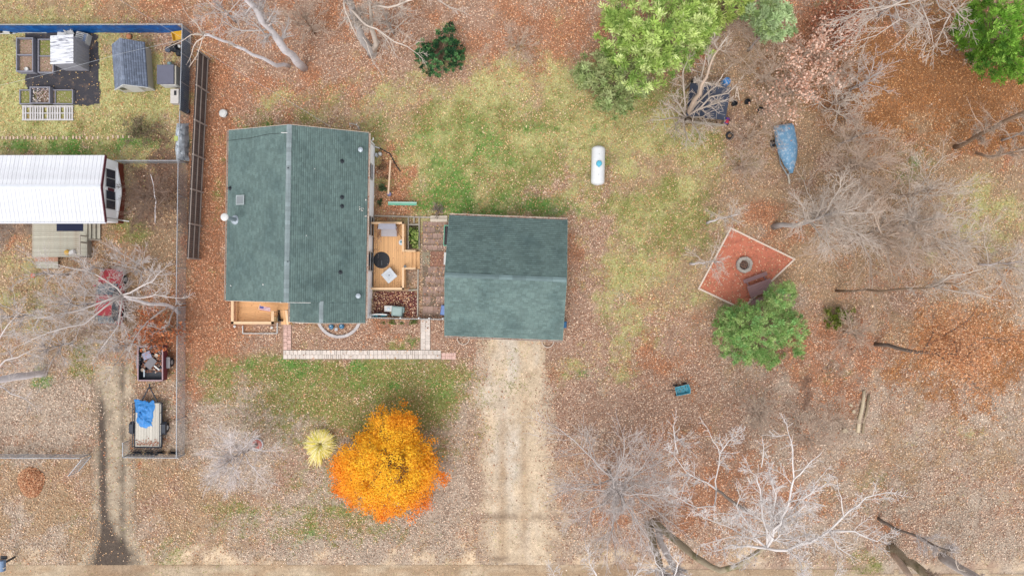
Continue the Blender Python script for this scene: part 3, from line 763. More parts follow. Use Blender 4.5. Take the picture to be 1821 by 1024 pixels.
# ------------------------------------------------------------------ garage
gc = Vector((-.42, .71, 0)); grz = math.radians(-2.3)
garage = thing('garage', 'detached two car garage with green shingle roof at the head of the gravel drive', 'garage', gc)
TG = frame(gc, grz)
GE, GR, GU, GV = 2.6, 4.2, 4.08, 4.18
GP = (GR - GE) / GV
mb = MB(TG); mb.box(-GU + .25, GU - .25, -GV + .35, GV - .35, -.05, GE - .1); mb.build('wall', M_white, garage)
for u in (-GU + .3, GU - .3):
    mb = MB(TG); mb.hexa([(u - .05, -GV + .35, GE - .1), (u + .05, -GV + .35, GE - .1), (u + .05, GV - .35, GE - .1), (u - .05, GV - .35, GE - .1), (u - .05, -.05, GR - .16), (u + .05, -.05, GR - .16), (u + .05, .05, GR - .16), (u - .05, .05, GR - .16)])
    mb.build('gable', M_white, garage)
mb = MB(TG)
mb.slab([(-GU, -GV, GE), (GU, -GV, GE), (GU, 0, GR), (-GU, 0, GR)], .13); mb.slab([(-GU, 0, GR), (GU, 0, GR), (GU, GV, GE), (-GU, GV, GE)], .13)
groof = mb.build('roof', M_roofdeck, garage)
shingle_plane(TG, (-GU, -GV, GE), (GU, -GV, GE), (0, GV, GR - GE), groof, M_shingle, seed=21)
shingle_plane(TG, (GU, GV, GE), (-GU, GV, GE), (0, -GV, GR - GE), groof, M_shingle, seed=22)
ridge_caps(TG, (-GU, 0, GR), (GU, 0, GR), groof, mat('ridge_cap_dark', C(120, 140, 140), .9, .14, 2.0, island=.2), None, 1, w=.32, pitch=GP, seed=23, ln=.9)
gutter(TG, (-GU, GV, GE), (GU, GV, GE), (0, 1, 0), groof, 24); gutter(TG, (-GU, -GV, GE), (GU, -GV, GE), (0, -1, 0), groof, 25)
mb = MB(TG)
for u in (-GU - .02, GU + .02):
    for v in (-GV, GV):
        mb = MB(TG); mb.bar((u, v, GE - .07), (u, 0, GR - .07), .03, .14); mb.build('fascia', mat('green_fascia', C(120, 146, 140), .6, .08), groof)
for k, u in enumerate((-1.95, 1.95)):
    mb = MB(TG)
    for j in range(4): mb.box(u - 1.25, u + 1.25, -GV + .30, -GV + .345, .04 + j * .53, .55 + j * .53)
    mb.build('garage_door', M_whitepaint, garage)
window(TG, (-1.0, GV - .35, 1.5), .01, .01, 'y', garage) if False else None
mb = MB(TG); mb.box(-GU + .18, -GU + .26, .55, 1.5, .15, 2.15); gd = mb.build('side_door', M_whitepaint, garage)
mb = MB(TG); mb.box(-GU + .1, -GU + .18, .62, .68, 1.0, 1.1); mb.build('handle', M_galv, gd)

# ------------------------------------------------------------------ paver paths and patio
def paver_run(name, x0, y0, x1, y1, rows, along, m, ln, seed, h=.05, rz=0.0, skip=.0, kind='structure', rowfn=None):
    """pavers laid in running bond inside a picture rectangle at ground level; each one is an object"""
    r = random.Random(seed)
    a = P(x0, y1); b = P(x1, y0)
    root = bpy.data.objects.new(name, None); col.objects.link(root)
    c = (a + b) / 2; root.location = (c.x, c.y, 0); ORG[root.name] = Vector((c.x, c.y, 0)); root['kind'] = kind
    M = frame((c.x, c.y, 0), rz); hx, hy = (b.x - a.x) / 2, (b.y - a.y) / 2
    mb = MB(M); mb.box(-hx - .02, hx + .02, -hy - .02, hy + .02, -.04, .014); mb.build('bedding_sand', M_joint, root)
    if along == 'x': W_, L_ = 2 * hy, 2 * hx
    else: W_, L_ = 2 * hx, 2 * hy
    rw = W_ / rows; cache = {}
    for i in range(rows):
        pos = -L_ / 2 - (ln / 2 if i % 2 else 0)
        while pos < L_ / 2 - .02:
            l_ = ln * r.choice((1, 1, 1, .5 if rows < 4 else 1))
            p0, p1 = max(pos, -L_ / 2), min(pos + l_, L_ / 2)
            if p1 - p0 > .05 and r.random() >= skip:
                key = round((p1 - p0) * 50)
                if along == 'x': sz = (key / 50 - .014, rw - .014)
                else: sz = (rw - .014, key / 50 - .014)
                if (sz, m.name) not in cache: cache[(sz, m.name)] = bevel_box_mesh('paver', sz[0], sz[1], h, m)
                mid = (p0 + p1) / 2; tr = -W_ / 2 + (i + .5) * rw
                loc = M @ (Vector((mid, tr, 0)) if along == 'x' else Vector((tr, mid, 0)))
                piece('paver', cache[(sz, m.name)], root, loc + Vector((0, 0, r.uniform(-.004, .008))), rz + r.uniform(-.02, .02))
            pos += l_
    return root
paver_run('walkway', 504, 577, 518, 622, 2, 'y', M_paverp, .29, 1)
paver_run('walkway', 504, 622.5, 784, 638, 2, 'x', M_paver, .30, 2)
paver_run('walkway', 785, 627, 811, 639, 2, 'x', M_paverp, .30, 3, skip=.2)
paver_run('walkway', 748, 566, 765, 622, 2, 'y', M_paver, .27, 4)
paver_run('patio', 752, 394, 799, 446, 5, 'x', M_brickp, .36, 5, skip=.04)
paver_run('patio', 752, 474, 796, 562, 5, 'x', M_brickp, .38, 6, skip=.10)
M_pink2 = mat('reddish_paver', C(172, 126, 106), .9, .14, 6.0, rand=.1, bump=.3)
paver_run('patio', 765, 447, 796, 473.5, 4, 'x', M_pink2, .26, 7)
a = P(758, 460); mb = MB(); mb.box(a.x - .26, a.x + .26, a.y - .45, a.y + .45, -.02, .05)
setp(mb.build('paving_slab', mat('grey_slab', C(164, 152, 128), .9, .2, 6, bump=.2), origin=a), 'large plain grey brown slab set into the brick patio by the deck steps', 'paving slab')

# ------------------------------------------------------------------ decks
def boards(x0, x1, y0, y1, z, along, w, m, parent, seed, thick=.035, gap=.008):
    r = random.Random(seed); n = max(1, round(((x1 - x0) if along == 'y' else (y1 - y0)) / w))
    ww = ((x1 - x0) if along == 'y' else (y1 - y0)) / n
    me = bevel_box_mesh('board', ww - gap if along == 'y' else x1 - x0, y1 - y0 if along == 'y' else ww - gap, thick, m, .004)
    for k in range(n):
        c = (x0 + (k + .5) * ww, (y0 + y1) / 2) if along == 'y' else ((x0 + x1) / 2, y0 + (k + .5) * ww)
        piece('board', me, parent, (c[0], c[1], z - thick + r.uniform(-.002, .002)), r.uniform(-.002, .002))
def railing(pts, z0, z1, parent, m, bal=.125, capw=.14, posts=True):
    """posts, balusters, bottom rail and a flat cap along a polyline of plan points"""
    mb = MB(); pb = MB()
    for a, b in zip(pts[:-1], pts[1:]):
        a = Vector((a[0], a[1], 0)); b = Vector((b[0], b[1], 0)); L = (b - a).length; d = (b - a) / L
        e = d * (capw / 2)
        cap = MB(); cap.bar(a - e * .98 + Vector((0, 0, z1)), b + e * .98 + Vector((0, 0, z1)), capw, .04); cap.build('cap_rail', m, parent)
        mb.bar(a + Vector((0, 0, z0 + .1)), b + Vector((0, 0, z0 + .1)), .04, .08)
        n = int(L / bal)
        for k in range(1, n):
            q = a + d * (k * L / n); mb.box(q.x - .018, q.x + .018, q.y - .018, q.y + .018, z0 + .1, z1 - .02)
    setp(mb.build('baluster', M_cedar, parent), kind='stuff')
    for p in pts:
        pb = MB(); pb.box(p[0] - .045, p[0] + .045, p[1] - .045, p[1] + .045, 0.0, z1 - .021); pb.build('post', m, parent)
# back deck
DZ = .42
def D(px, py, h=DZ): return P(px, py, h)
a = D(664.5, 515); b = D(722, 397)
bd = thing('deck', 'orange cedar back deck with railing between the house and the brick patio', 'deck', ((a.x + b.x) / 2, (a.y + b.y) / 2, 0))
boards(a.x, b.x, a.y, b.y, DZ, 'y', .14, M_cedar, bd, 31)
s0 = D(722, 478); s1 = D(745, 447)
mb = MB(); mb.box(a.x + .02, b.x - .02, a.y + .02, a.y + .06, 0, DZ - .04); mb.box(a.x + .02, b.x - .02, b.y - .06, b.y - .02, 0, DZ - .04); mb.box(b.x - .06, b.x - .02, a.y + .06, b.y - .06, 0, DZ - .04)
mb.build('skirt', M_rail, bd)
sx = b.x
for k, (w_, z_) in enumerate(((.42, .415), (.27, .28), (.27, .14))):
    for j in range(2 if k else 3):
        mb = MB(); ww = w_ / (2 if k else 3); mb.box(sx + j * ww + .006, sx + (j + 1) * ww - .006, s0.y, s1.y, z_ - .035, z_); mb.build('step_board', M_cedar, bd)
    mb = MB(); mb.box(sx + w_ - .03, sx + w_ - .002, s0.y + .02, s1.y - .02, 0, z_ - .036); mb.build('riser', M_rail, bd)
    sx += w_
for yy in (s0.y, s1.y):
    mb = MB(); mb.bar((b.x - .12, yy, 1.3), (b.x + .75, yy, .95), .13, .04); mb.build('cap_rail', M_rail, bd)
    mb = MB(); mb.box(b.x + .68, b.x + .77, yy - .045, yy + .045, 0, .93); mb.build('post', M_rail, bd)
ri = .07
railing([(a.x + .05, b.y - ri), (b.x - ri, b.y - ri), (b.x - ri, s1.y)], DZ, 1.32, bd, M_rail)
railing([(a.x + .05, a.y + ri), (b.x - ri, a.y + ri), (b.x - ri, s0.y)], DZ, 1.32, bd, M_rail)
rl = random.Random(5)
bits('deck_leaves', [Vector((a.x + abs(rl.gauss(0, .22)), rl.uniform(a.y, b.y), DZ + .005)) for k in range(60)] + [Vector((a.x + rl.uniform(.05, .55), rl.uniform(b.y - 2.2, b.y - .3), DZ + .005)) for k in range(70)] + [Vector((rl.uniform(a.x, b.x), rl.uniform(a.y, b.y), DZ + .005)) for k in range(30)], .035, LEAFMIX + [(170, 110, 80)], bd, 33)
# round grill mat
p = D(678.5, 462.5)
mb = MB(); mb.lathe([(.60, 0), (.60, .02), (.55, .03), (.0, .03)], p, 40, cap=False); gm = mb.build('fire_mat', M_black, origin=p)
setp(gm, 'round black fire mat lying on the back deck against the house wall', 'mat')
mb = MB(); mb.cbox(p + Vector((.02, -.2, .034)), (.01, .35, .006)); mb.build('seam', M_galv, gm)
bits('leaf_speck', [p + Vector((.45 * math.cos(k * 2.1), .4 * math.sin(k * 1.7), .035)) for k in range(11)], .022, [(225, 200, 190), (190, 180, 190)], gm, 35)
# square fire table with lid, turned on its corner
p = D(694.5, 490)
fm = thing('fire_table', 'square pale grey fire table turned corner-on on the back deck', 'table', p)
M45 = frame(p, math.radians(40))
mb = MB(M45); mb.box(-.3, .3, -.3, .3, 0, .5); mb.build('base', mat('pale_grey_metal', C(200, 204, 208), .5, .06), fm, bevel=.02)
mb = MB(M45); mb.box(-.42, .42, -.42, .42, .501, .55); mb.build('tabletop', mat('pale_table_top', C(222, 226, 230), .5, .06, 5), fm, bevel=.03)
mb = MB(M45); mb.box(-.22, .22, -.22, .22, .551, .565); mb.build('burner_lid', mat('table_lid', C(210, 214, 220), .5, .05), fm, bevel=.01)
mb = MB(M45); mb.tube([(-.03, .0, .59), (.03, .02, .59)], .03, 8); mb.build('lid_knob', M_black, fm)
# round stool / side table
p = D(716, 432)
st = thing('side_table', 'small round pale side table beside the swing on the deck', 'table', p)
mb = MB(); mb.lathe([(.19, .48), (.2, .49), (.2, .52), (.0, .525)], p, 24); mb.build('tabletop', mat('pale_table_top', C(220, 224, 230)), st)
for k in range(3):
    t = k * 2.094; mb = MB(); mb.tube([p + Vector((.16 * math.cos(t), .16 * math.sin(t), 0)), p + Vector((.12 * math.cos(t), .12 * math.sin(t), .48))], .015, 6); mb.build('leg', M_galv, st)
mb = MB(); mb.lathe([(.05, .525), (.06, .6), (.045, .62)], p + Vector((-.03, .02, 0)), 10); mb.build('cup', M_teal, st)
# porch swing with canopy
p = D(694, 411)
M_sw = mat('swing_frame', C(150, 112, 92), .5, .1); M_cush = mat('swing_cushion', C(196, 188, 190), .8, .08, 6); M_can = mat('swing_canopy', C(178, 176, 186), .75, .08, 6)
sw = thing('porch_swing', 'two seat porch swing with grey canopy and brown frame on the deck', 'swing', p)
MS = frame(p, math.radians(-1))
for s in (-.82, .82):
    mb = MB(MS); mb.tube([(s * 1.05, -.5, .02), (s * .82, .05, 1.35), (s * 1.0, .55, .02)], .022, 7); mb.build('side_frame', M_sw, sw)
mb = MB(MS); mb.tube([(-.67, .05, 1.36), (.67, .05, 1.36)], .02, 7); mb.build('top_bar', M_sw, sw)
mb = MB(MS); mb.slab([(-.62, .02, 1.40), (.62, .02, 1.40), (.6, .42, 1.30), (-.6, .42, 1.30)], .03); mb.build('canopy', M_can, sw)
mb = MB(MS); mb.box(-.58, .58, -.42, .12, .40, .50); mb.build('seat', M_cush, sw, bevel=.03)
mb = MB(MS); mb.hexa([(-.58, .13, .5), (.58, .13, .5), (.58, .22, .5), (-.58, .22, .5), (-.58, .26, .95), (.58, .26, .95), (.58, .34, .95), (-.58, .34, .95)]); mb.build('backrest', M_cush, sw)
for s in (-.62, .62):
    mb = MB(MS); mb.box(s - .03, s + .03, -.4, .15, .62, .66); mb.build('armrest', M_sw, sw)
    mb = MB(MS); mb.tube([(s, -.35, .4), (s * 1.05, .04, 1.34)], .012, 5); mb.build('hanger', M_sw, sw)
# lantern and dark pot near the deck corner
p = D(721, 474); lt = thing('lantern', 'small white lantern by the top of the deck steps', 'lantern', p)
mb = MB(); mb.cbox(p + Vector((0, 0, .12)), (.15, .15, .24)); mb.build('body', M_whitepaint, lt)
mb = MB(); mb.lathe([(.11, .24), (.05, .33), (.02, .36)], p, 8); mb.build('cap', M_galv, lt)
p = D(716, 511); pt = MB(); pt.lathe([(.07, 0), (.1, .18), (.11, .2), (.08, .2), (.07, .16), (0, .15)], p, 14, cap=False)
setp(pt.build('flower_pot', mat('dark_pot', C(98, 76, 60), .6, .1), origin=p), 'small dark empty flower pot in the lower deck corner', 'pot')

# front deck
FZ = .35
a = P(421, 574, FZ); b = P(517, 536, FZ)
fd = thing('deck', 'orange cedar front porch deck with railing and ramp left of the bump-out', 'deck', ((a.x + b.x) / 2, (a.y + b.y) / 2, 0))
xm = P(494, 560, FZ).x
boards(a.x, xm, a.y, b.y + .2, FZ, 'x', .145, M_cedarx, fd, 41)
boards(xm + .005, b.x, P(0, 551, FZ).y, b.y + .2, FZ, 'x', .145, M_cedarx, fd, 42)
ra = P(500, 577, .08)
for k in range(5):
    w_ = (b.x - ra.x) / 5; x_ = ra.x + k * w_
    mb = MB(); mb.hexa([(x_ + .004, ra.y, .03), (x_ + w_ - .004, ra.y, .03), (x_ + w_ - .004, P(0, 551, FZ).y - .01, FZ - .04), (x_ + .004, P(0, 551, FZ).y - .01, FZ - .04), (x_ + .004, ra.y, .07), (x_ + w_ - .004, ra.y, .07), (x_ + w_ - .004, P(0, 551, FZ).y - .01, FZ), (x_ + .004, P(0, 551, FZ).y - .01, FZ)])
    mb.build('ramp_board', M_cedar, fd)
mb = MB(); mb.box(a.x + .01, xm - .01, a.y + .01, a.y + .05, 0, FZ - .04); mb.box(a.x + .01, a.x + .05, a.y + .06, b.y, 0, FZ - .04); mb.build('skirt', M_cedarx, fd)
railing([(a.x + .05, b.y + .15), (a.x + .05, a.y + .05), (xm - .06, a.y + .05), (xm - .06, a.y + .8)], FZ, 1.25, fd, M_rail, capw=.19)
mb = MB(); e = P(514, 576, .7); mb.bar((b.x - .08, ra.y + .05, .75), (b.x - .08, P(0, 551, FZ).y, 1.15), .14, .04); mb.build('cap_rail', M_rail, fd)
for yy in (ra.y + .05, P(0, 551, FZ).y):
    mb = MB(); mb.box(b.x - .125, b.x - .035, yy - .045, yy + .045, 0, .72 if yy < -2.4 else 1.1); mb.build('post', M_rail, fd)
rl = random.Random(8)
bits('deck_leaves', [Vector((rl.uniform(a.x, xm), rl.uniform(a.y, b.y), FZ + .004)) for k in range(50)] + [Vector((rl.uniform(a.x, a.x + .2), rl.uniform(a.y, b.y), FZ + .004)) for k in range(40)], .03, LEAFMIX, fd, 44)
# flag hanging over the porch
p = P(467, 548, 1.6); fl = thing('flag', 'small red white and blue flag on a white pole above the front porch', 'flag', P(463, 543, FZ))
mb = MB(); pa = P(463, 540, 2.1); pb_ = P(459, 550, 1.2); mb.tube([pa, pb_], .012, 6); mb.build('pole', M_whitepaint, fl)
M_flr = mat('flag_red', C(206, 120, 130), .8, .05); M_flw = mat('flag_white', C(232, 228, 230), .8, .05); M_flb = mat('flag_blue', C(96, 100, 160), .8, .05)
ax_ = Vector((.72, -.12, -.1)); dy = Vector((-.06, -.3, -.16)); o0 = pb_ * .35 + pa * .65
for k in range(7):
    mb = MB(); x0_ = .38 if k < 4 else 0
    n_ = 8; vv = []; ff = []
    for j in range(n_ + 1):
        t = x0_ + (1 - x0_) * j / n_
        for s_ in (0, 1):
            q = o0 + ax_ * t + dy * ((k + s_) / 7) + Vector((0, 0, .03 * math.sin(t * 9 + k * .4)))
            vv += [q, q - Vector((0, 0, .004))]
    for j in range(n_): b0 = j * 4; ff += [(b0, b0 + 2, b0 + 6, b0 + 4), (b0 + 1, b0 + 5, b0 + 7, b0 + 3)]
    mb.add(vv, ff); mb.build('stripe', M_flr if k % 2 == 0 else M_flw, fl)
mb = MB(); n_ = 4; vv = []; ff = []
for j in range(n_ + 1):
    t = .38 * j / n_
    for s_ in (0, 1):
        q = o0 + ax_ * t + dy * (s_ * 4 / 7) + Vector((0, 0, .03 * math.sin(t * 9))); vv += [q, q - Vector((0, 0, .004))]
for j in range(n_): b0 = j * 4; ff += [(b0, b0 + 2, b0 + 6, b0 + 4), (b0 + 1, b0 + 5, b0 + 7, b0 + 3)]
mb.add(vv, ff); mb.build('canton', M_flb, fl)
# black gate-like stand and mat near the ramp, box plants
p = P(497, 566, .3); mb = MB(); mb.cbox(p + Vector((0, 0, .0)), (.06, .42, .5)); mb.cbox(p + Vector((.13, -.18, 0)), (.2, .06, .5))
setp(mb.build('planter_stand', M_black, origin=p), 'narrow black metal stand at the foot of the porch railing', 'stand')
p = P(490, 568, FZ); mb = MB(); mb.lathe([(.0, .0), (.2, .0), (.22, .05), (.18, .08), (.0, .08)], p, 14, cap=False)
setp(mb.build('doormat_tray', mat('pale_straw', C(222, 206, 158), .8, .2, 12), origin=p), 'round straw coloured tray in the corner of the front porch', 'tray')
# ------------------------------------------------------------------ beds and things around the house
def timber(name, label, cat, a, b, w, h, m, z0=0.0, group=None):
    c = (Vector(a) + Vector(b)) / 2; mb = MB(); up = Vector((0, 0, z0 + h / 2))
    mb.bar(Vector((a[0], a[1], 0)) + up, Vector((b[0], b[1], 0)) + up, w, h)
    return setp(mb.build(name, m, origin=(c.x, c.y, 0)), label, cat, group)
# white wire border under the front deck
be = thing('garden_edging', 'low white wire edging round the leaf covered bed below the front porch', 'edging', P(465, 592))
pts = [(433, 579), (433, 592.5), (494, 592.5), (494.5, 566)]
for a, b in zip(pts[:-1], pts[1:]):
    A, B = P(*a), P(*b); mb = MB(); mb.bar(A + Vector((0, 0, .17)), B + Vector((0, 0, .17)), .05, .03)
    mb.bar(A + Vector((0, 0, .05)), B + Vector((0, 0, .05)), .03, .02)
    n_ = int((B - A).length / .15)
    for k in range(n_ + 1):
        q = A.lerp(B, k / n_); mb.box(q.x - .01, q.x + .01, q.y - .01, q.y + .01, 0, .16)
    mb.build('rail', M_whitepaint, be)
for k, (x, y) in enumerate(((418, 580), (484, 582))):
    p = P(x, y); mb = MB(); mb.lathe([(.09, 0), (.1, .1), (.05, .14), (.0, .15)], p, 12, cap=False)
    setp(mb.build('path_light', M_whitepaint, origin=p), ['white garden light at the outer corner of the front porch', 'white garden light inside the wire edged bed'][k], 'light', 'white garden lights by the porch')
# half round stone bed with two blue bowls
hb = thing('stone_edging', 'half round edging of pale stone blocks in front of the bump-out', 'edging', P(603, 577))
c = P(603.5, 560); R_ = 1.58
mes = bevel_box_mesh('stone', .32, .22, .14, M_stone, .02)
for k in range(15):
    t = math.radians(200 + k * (140 / 14))
    piece('stone', mes, hb, (c.x + R_ * math.cos(t), c.y + R_ * math.sin(t), 0), t + math.pi / 2 + rl.uniform(-.05, .05), (1, 1, rl.uniform(.9, 1.1)))
M_blue = mat('blue_glaze', C(40, 118, 158), .15, .08, 4, spec=.7)
for k, (x, y) in enumerate(((590.5, 580.5), (609, 580))):
    p = P(x, y); mb = MB(); mb.lathe([(.08, 0), (.17, .08), (.2, .22), (.17, .34), (.12, .4), (.09, .38)], p, 20)
    setp(mb.build('glazed_pot', M_blue, origin=p, smooth=True), ['glossy blue round pot at the left of the half round bed', 'glossy blue round pot at the right of the half round bed'][k], 'pot', 'blue pots in the stone bed')
p = P(600, 585); so = thing('solar_light', 'grey solar lamp on a stake between the two blue pots', 'light', p)
mb = MB(); mb.cbox(p + Vector((0, 0, .34)), (.2, .2, .05)); mb.build('solar_panel', mat('pale_grey_metal', C(200, 204, 208)), so)
mb = MB(); mb.tube([p, p + Vector((0, 0, .33))], .02, 6); mb.build('stake', M_black, so)
for (x0, x1, lab) in ((521, 542, 'low white border board beside the front ramp'), (545, 561, 'low white border board under the bump-out eave')):
    timber('border_board', lab, 'border', P(x0, 572 if x0 < 530 else 573), P(x1, 573), .12, .2, M_whitepaint)

# raised beds between deck and patio
timber('landscape_timber', 'long weathered timber running from the house to the step above the patio', 'timber', P(664, 384), P(768, 387), .1, .12, M_greywood)
bedf = thing('timber_planter', 'weathered timber frame round the leafy green bed beside the deck', 'planter', P(735, 420))
for a, b in (((727, 400), (746, 400)), ((746, 385), (746, 443)), ((727, 387), (727, 443)), ((737, 387), (737, 397))):
    mb = MB(); mb.bar(P(*a) + Vector((0, 0, .13)), P(*b) + Vector((0, 0, .13)), .09 if a[0] != b[0] else .085, .25 if a[0] != b[0] else .246); mb.build('timber', M_greywood, bedf)
mb = MB(); q0, q1 = P(728, 442), P(745, 401); mb.box(q0.x, q1.x, q0.y, q1.y, 0, .12); mb.build('soil', mat('dark_soil', C(84, 76, 52), .95, .2, 20), bedf)
bed2 = thing('timber_planter', 'weathered timber frame round the leaf filled bed below the deck steps', 'planter', P(735, 497))
for a, b in (((744, 479), (743, 562)), ((727, 516), (743, 515))):
    mb = MB(); mb.bar(P(*a) + Vector((0, 0, .09)), P(*b) + Vector((0, 0, .09)), .09 if a[0] == 744 else .085, .18 if a[0] == 744 else .17); mb.build('timber', M_greywood, bed2)
q0, q1 = P(664, 563), P(743, 518); mb = MB(); mb.box(q0.x, q1.x, q0.y, q1.y, -.03, .012)
setp(mb.build('mulch_bed', M_redmulch), 'dark red mulch bed between the deck and the picket fence', 'mulch', kind='structure')
st2 = thing('garden_step', 'two pale stone step slabs at the top of the patio', 'step', P(782, 390))
for k, (y0, y1, h_) in enumerate(((384, 389, .2), (389.5, 395, .3))):
    q0, q1 = P(766, y1), P(796, y0); mb = MB(); mb.box(q0.x, q1.x, q0.y, q1.y, 0, h_); mb.build('slab', mat('cream_slab', C(226, 210, 190), .85, .1, 8), st2, bevel=.015)
# air conditioner and meter cabinet
p = P(709.5, 552.5)
ac = thing('heat_pump', 'large grey green outdoor heat pump unit standing in the red mulch', 'air conditioner', p)
M_acg = mat('grey_green_metal', C(148, 170, 166), .5, .08, 5)
mb = MB(frame(p, -.08)); mb.box(-.42, .36, -.36, .34, 0, .72); mb.build('cabinet', M_acg, ac, bevel=.03)
mb = MB(frame(p, -.08)); mb.box(-.34, .28, -.28, .26, .721, .75); mb.build('lid', mat('grey_green_lid', C(166, 186, 180), .5, .06), ac, bevel=.02)
mb = MB(frame(p, -.08)); mb.box(.361, .45, -.1, .3, .2, .55); mb.build('valve_box', M_acg, ac)
mb = MB(frame(p, -.08)); mb.box(-.3, .24, -.372, -.361, .12, .62); mb.build('grille', M_black, ac)
p = P(692.5, 548.5)
ac2 = thing('utility_box', 'small white square utility box left of the heat pump', 'box', p)
mb = MB(frame(p)); mb.box(-.3, .3, -.22, .22, 0, .42); mb.build('cabinet', M_whitepaint, ac2, bevel=.03)
mb = MB(frame(p)); mb.lathe([(.13, .421), (.12, .44), (.0, .445)], (0, 0, 0), 16, cap=False); mb.build('lid', M_galv, ac2)
# picket fence between house and garage
pf = thing('picket_fence', 'white picket fence closing the gap between the house and the garage', 'fence', P(728, 566))
A = P(664, 564); B = P(716, 566); Cc = P(790, 567)
for a, b in ((A, B), (B, Cc)):
    for z in (.25, .75):
        mb = MB(); mb.bar(a + Vector((0, 0, z)), b + Vector((0, 0, z)), .04, .08); mb.build('rail', M_whitepaint, pf)
mep = MB(); mep.prism([(-.035, -.01), (.035, -.01), (.035, .01), (-.035, .01)], 0, .92); mep.add([(-.035, -.01, .92), (.035, -.01, .92), (.035, .01, .92), (-.035, .01, .92), (0, 0, .98)], [(0, 1, 4), (1, 2, 4), (2, 3, 4), (3, 0, 4)])
mep = mesh_of(mep, 'picket', M_whitepaint)
n_ = int((Cc - A).length / .13)
for k in range(n_ + 1):
    q = A.lerp(Cc, k / n_); piece('picket', mep, pf, (q.x, q.y - .035, 0), -.02)
for q in (A, B, P(748, 566.3), P(766, 566.6), Cc):
    mb = MB(); mb.box(q.x - .05, q.x + .05, q.y + .02, q.y + .12, 0, 1.08); mb.build('post', M_whitepaint, pf)
# teal kayak hung at the fence, white sled rail
p = P(676, 560); kk = thing('kayak', 'teal kayak leaning on the picket fence beside the house corner', 'kayak', p)
mb = MB(); n_ = 9; vv = []; ff = []
for i in range(n_):
    t = i / (n_ - 1); x = p.x - .62 + t * 1.24; w_ = .26 * math.sin(math.pi * min(max(t, .04), .96)) ** .6
    for j in range(8):
        an = 2 * math.pi * j / 8; vv.append((x, p.y + w_ * .55 * math.cos(an), .32 + w_ * math.sin(an)))
for i in range(n_ - 1):
    for j in range(8): ff.append((i * 8 + j, i * 8 + (j + 1) % 8, (i + 1) * 8 + (j + 1) % 8, (i + 1) * 8 + j))
ff += [tuple(range(8)), tuple(range((n_ - 1) * 8, n_ * 8))]
mb.add(vv, ff); mb.build('hull', M_teal, kk, smooth=True)
mb = MB(); mb.lathe([(.14, .0), (.16, .03), (.1, .04)], p + Vector((.05, .05, .56)), 14); mb.build('cockpit', M_black, kk)
A, B = P(657, 560, .9), P(687, 556, .9)
mb = MB(); pts = [A.lerp(B, k / 8) + Vector((0, -.10 * (k / 8) ** 2 * 1.5, -.15 + .1 * math.sin(k / 8 * 3))) for k in range(9)]
for q0_, q1_ in zip(pts[:-1], pts[1:]): mb.bar(q0_, q1_, .09, .03)
mb.tube([pts[0], Vector((pts[0].x, pts[0].y, 0))], .03, 6); mb.tube([pts[-1], Vector((pts[-1].x, pts[-1].y, 0))], .03, 6)
setp(mb.build('arbor_rail', M_whitepaint, origin=Vector((A.x, A.y, 0))), 'curved white arbor rail above the teal kayak', 'rail')
# bins
def bin_(name, lab, p, rz, cbody, clid, s=1.0):
    b = thing(name, lab, 'bin', p); M = frame(p, rz)
    mb = MB(M); mb.hexa([(-.24 * s, -.27 * s, 0), (.24 * s, -.27 * s, 0), (.24 * s, .27 * s, 0), (-.24 * s, .27 * s, 0), (-.3 * s, -.34 * s, .92 * s), (.3 * s, -.34 * s, .92 * s), (.3 * s, .34 * s, .92 * s), (-.3 * s, .34 * s, .92 * s)])
    mb.build('body', mat('bin_' + str(cbody), C(*cbody), .45, .06), b)
    mb = MB(M); mb.hexa([(-.31 * s, -.36 * s, .921 * s), (.31 * s, -.36 * s, .921 * s), (.31 * s, .36 * s, .921 * s), (-.31 * s, .36 * s, .921 * s), (-.26 * s, -.3 * s, 1.0 * s), (.26 * s, -.3 * s, 1.0 * s), (.26 * s, .3 * s, 1.0 * s), (-.26 * s, .3 * s, 1.0 * s)])
    mb.build('lid', mat('bin_' + str(clid), C(*clid), .45, .06), b, bevel=.01)
    mb = MB(M); mb.tube([(-.2 * s, .37 * s, .9 * s), (.2 * s, .37 * s, .9 * s)], .02, 6); mb.build('handle', M_black, b)
    for sx_ in (-.22, .22):
        mb = MB(M); mb.tube([(sx_ * s - .02, .3 * s, .1), (sx_ * s + .02, .3 * s, .1)], .1, 12); mb.build('wheel', M_black, b)
    return b
bin_('wheelie_bin', 'blue wheelie bin against the west wall of the garage', P(793.5, 551), math.radians(-8), (70, 96, 150), (120, 150, 206))
bin_('wheelie_bin', 'dark blue bin showing past the east eave of the garage', P(999.5, 576), math.radians(86), (30, 90, 140), (44, 112, 160), .8)
# green bench at the garage, doorstep
p = P(797.5, 420); gb = thing('glider_bench', 'mint green framed glider bench against the garage wall', 'bench', p)
TGb = frame(p, grz)
for v in (-.72, .72):
    mb = MB(TGb); mb.bar((-.28, v, .6), (.3, v, .6), .06, .04); mb.bar((-.24, v, 0), (-.24, v, .58), .06, .06); mb.bar((.26, v, 0), (.26, v, .58), .06, .06); mb.build('armrest', M_lgreen, gb)
mb = MB(TGb); mb.bar((-.28, -.7, .44), (-.28, .7, .44), .06, .06); mb.build('front_rail', M_lgreen, gb)
for k in range(4):
    mb = MB(TGb); mb.box(-.24 + k * .13, -.13 + k * .13, -.68, .68, .41, .43); mb.build('slat', M_black, gb)
mb = MB(TGb); mb.bar((.3, -.7, .9), (.3, .7, .9), .04, .1); mb.build('backrest', M_lgreen, gb)
p = P(794.5, 460); mb = MB(frame(p, grz)); mb.box(-.2, .35, -.46, .46, 0, .16); setp(mb.build('doorstep', M_whitepaint, origin=p, bevel=.02), 'white doorstep in front of the garage side door', 'step')
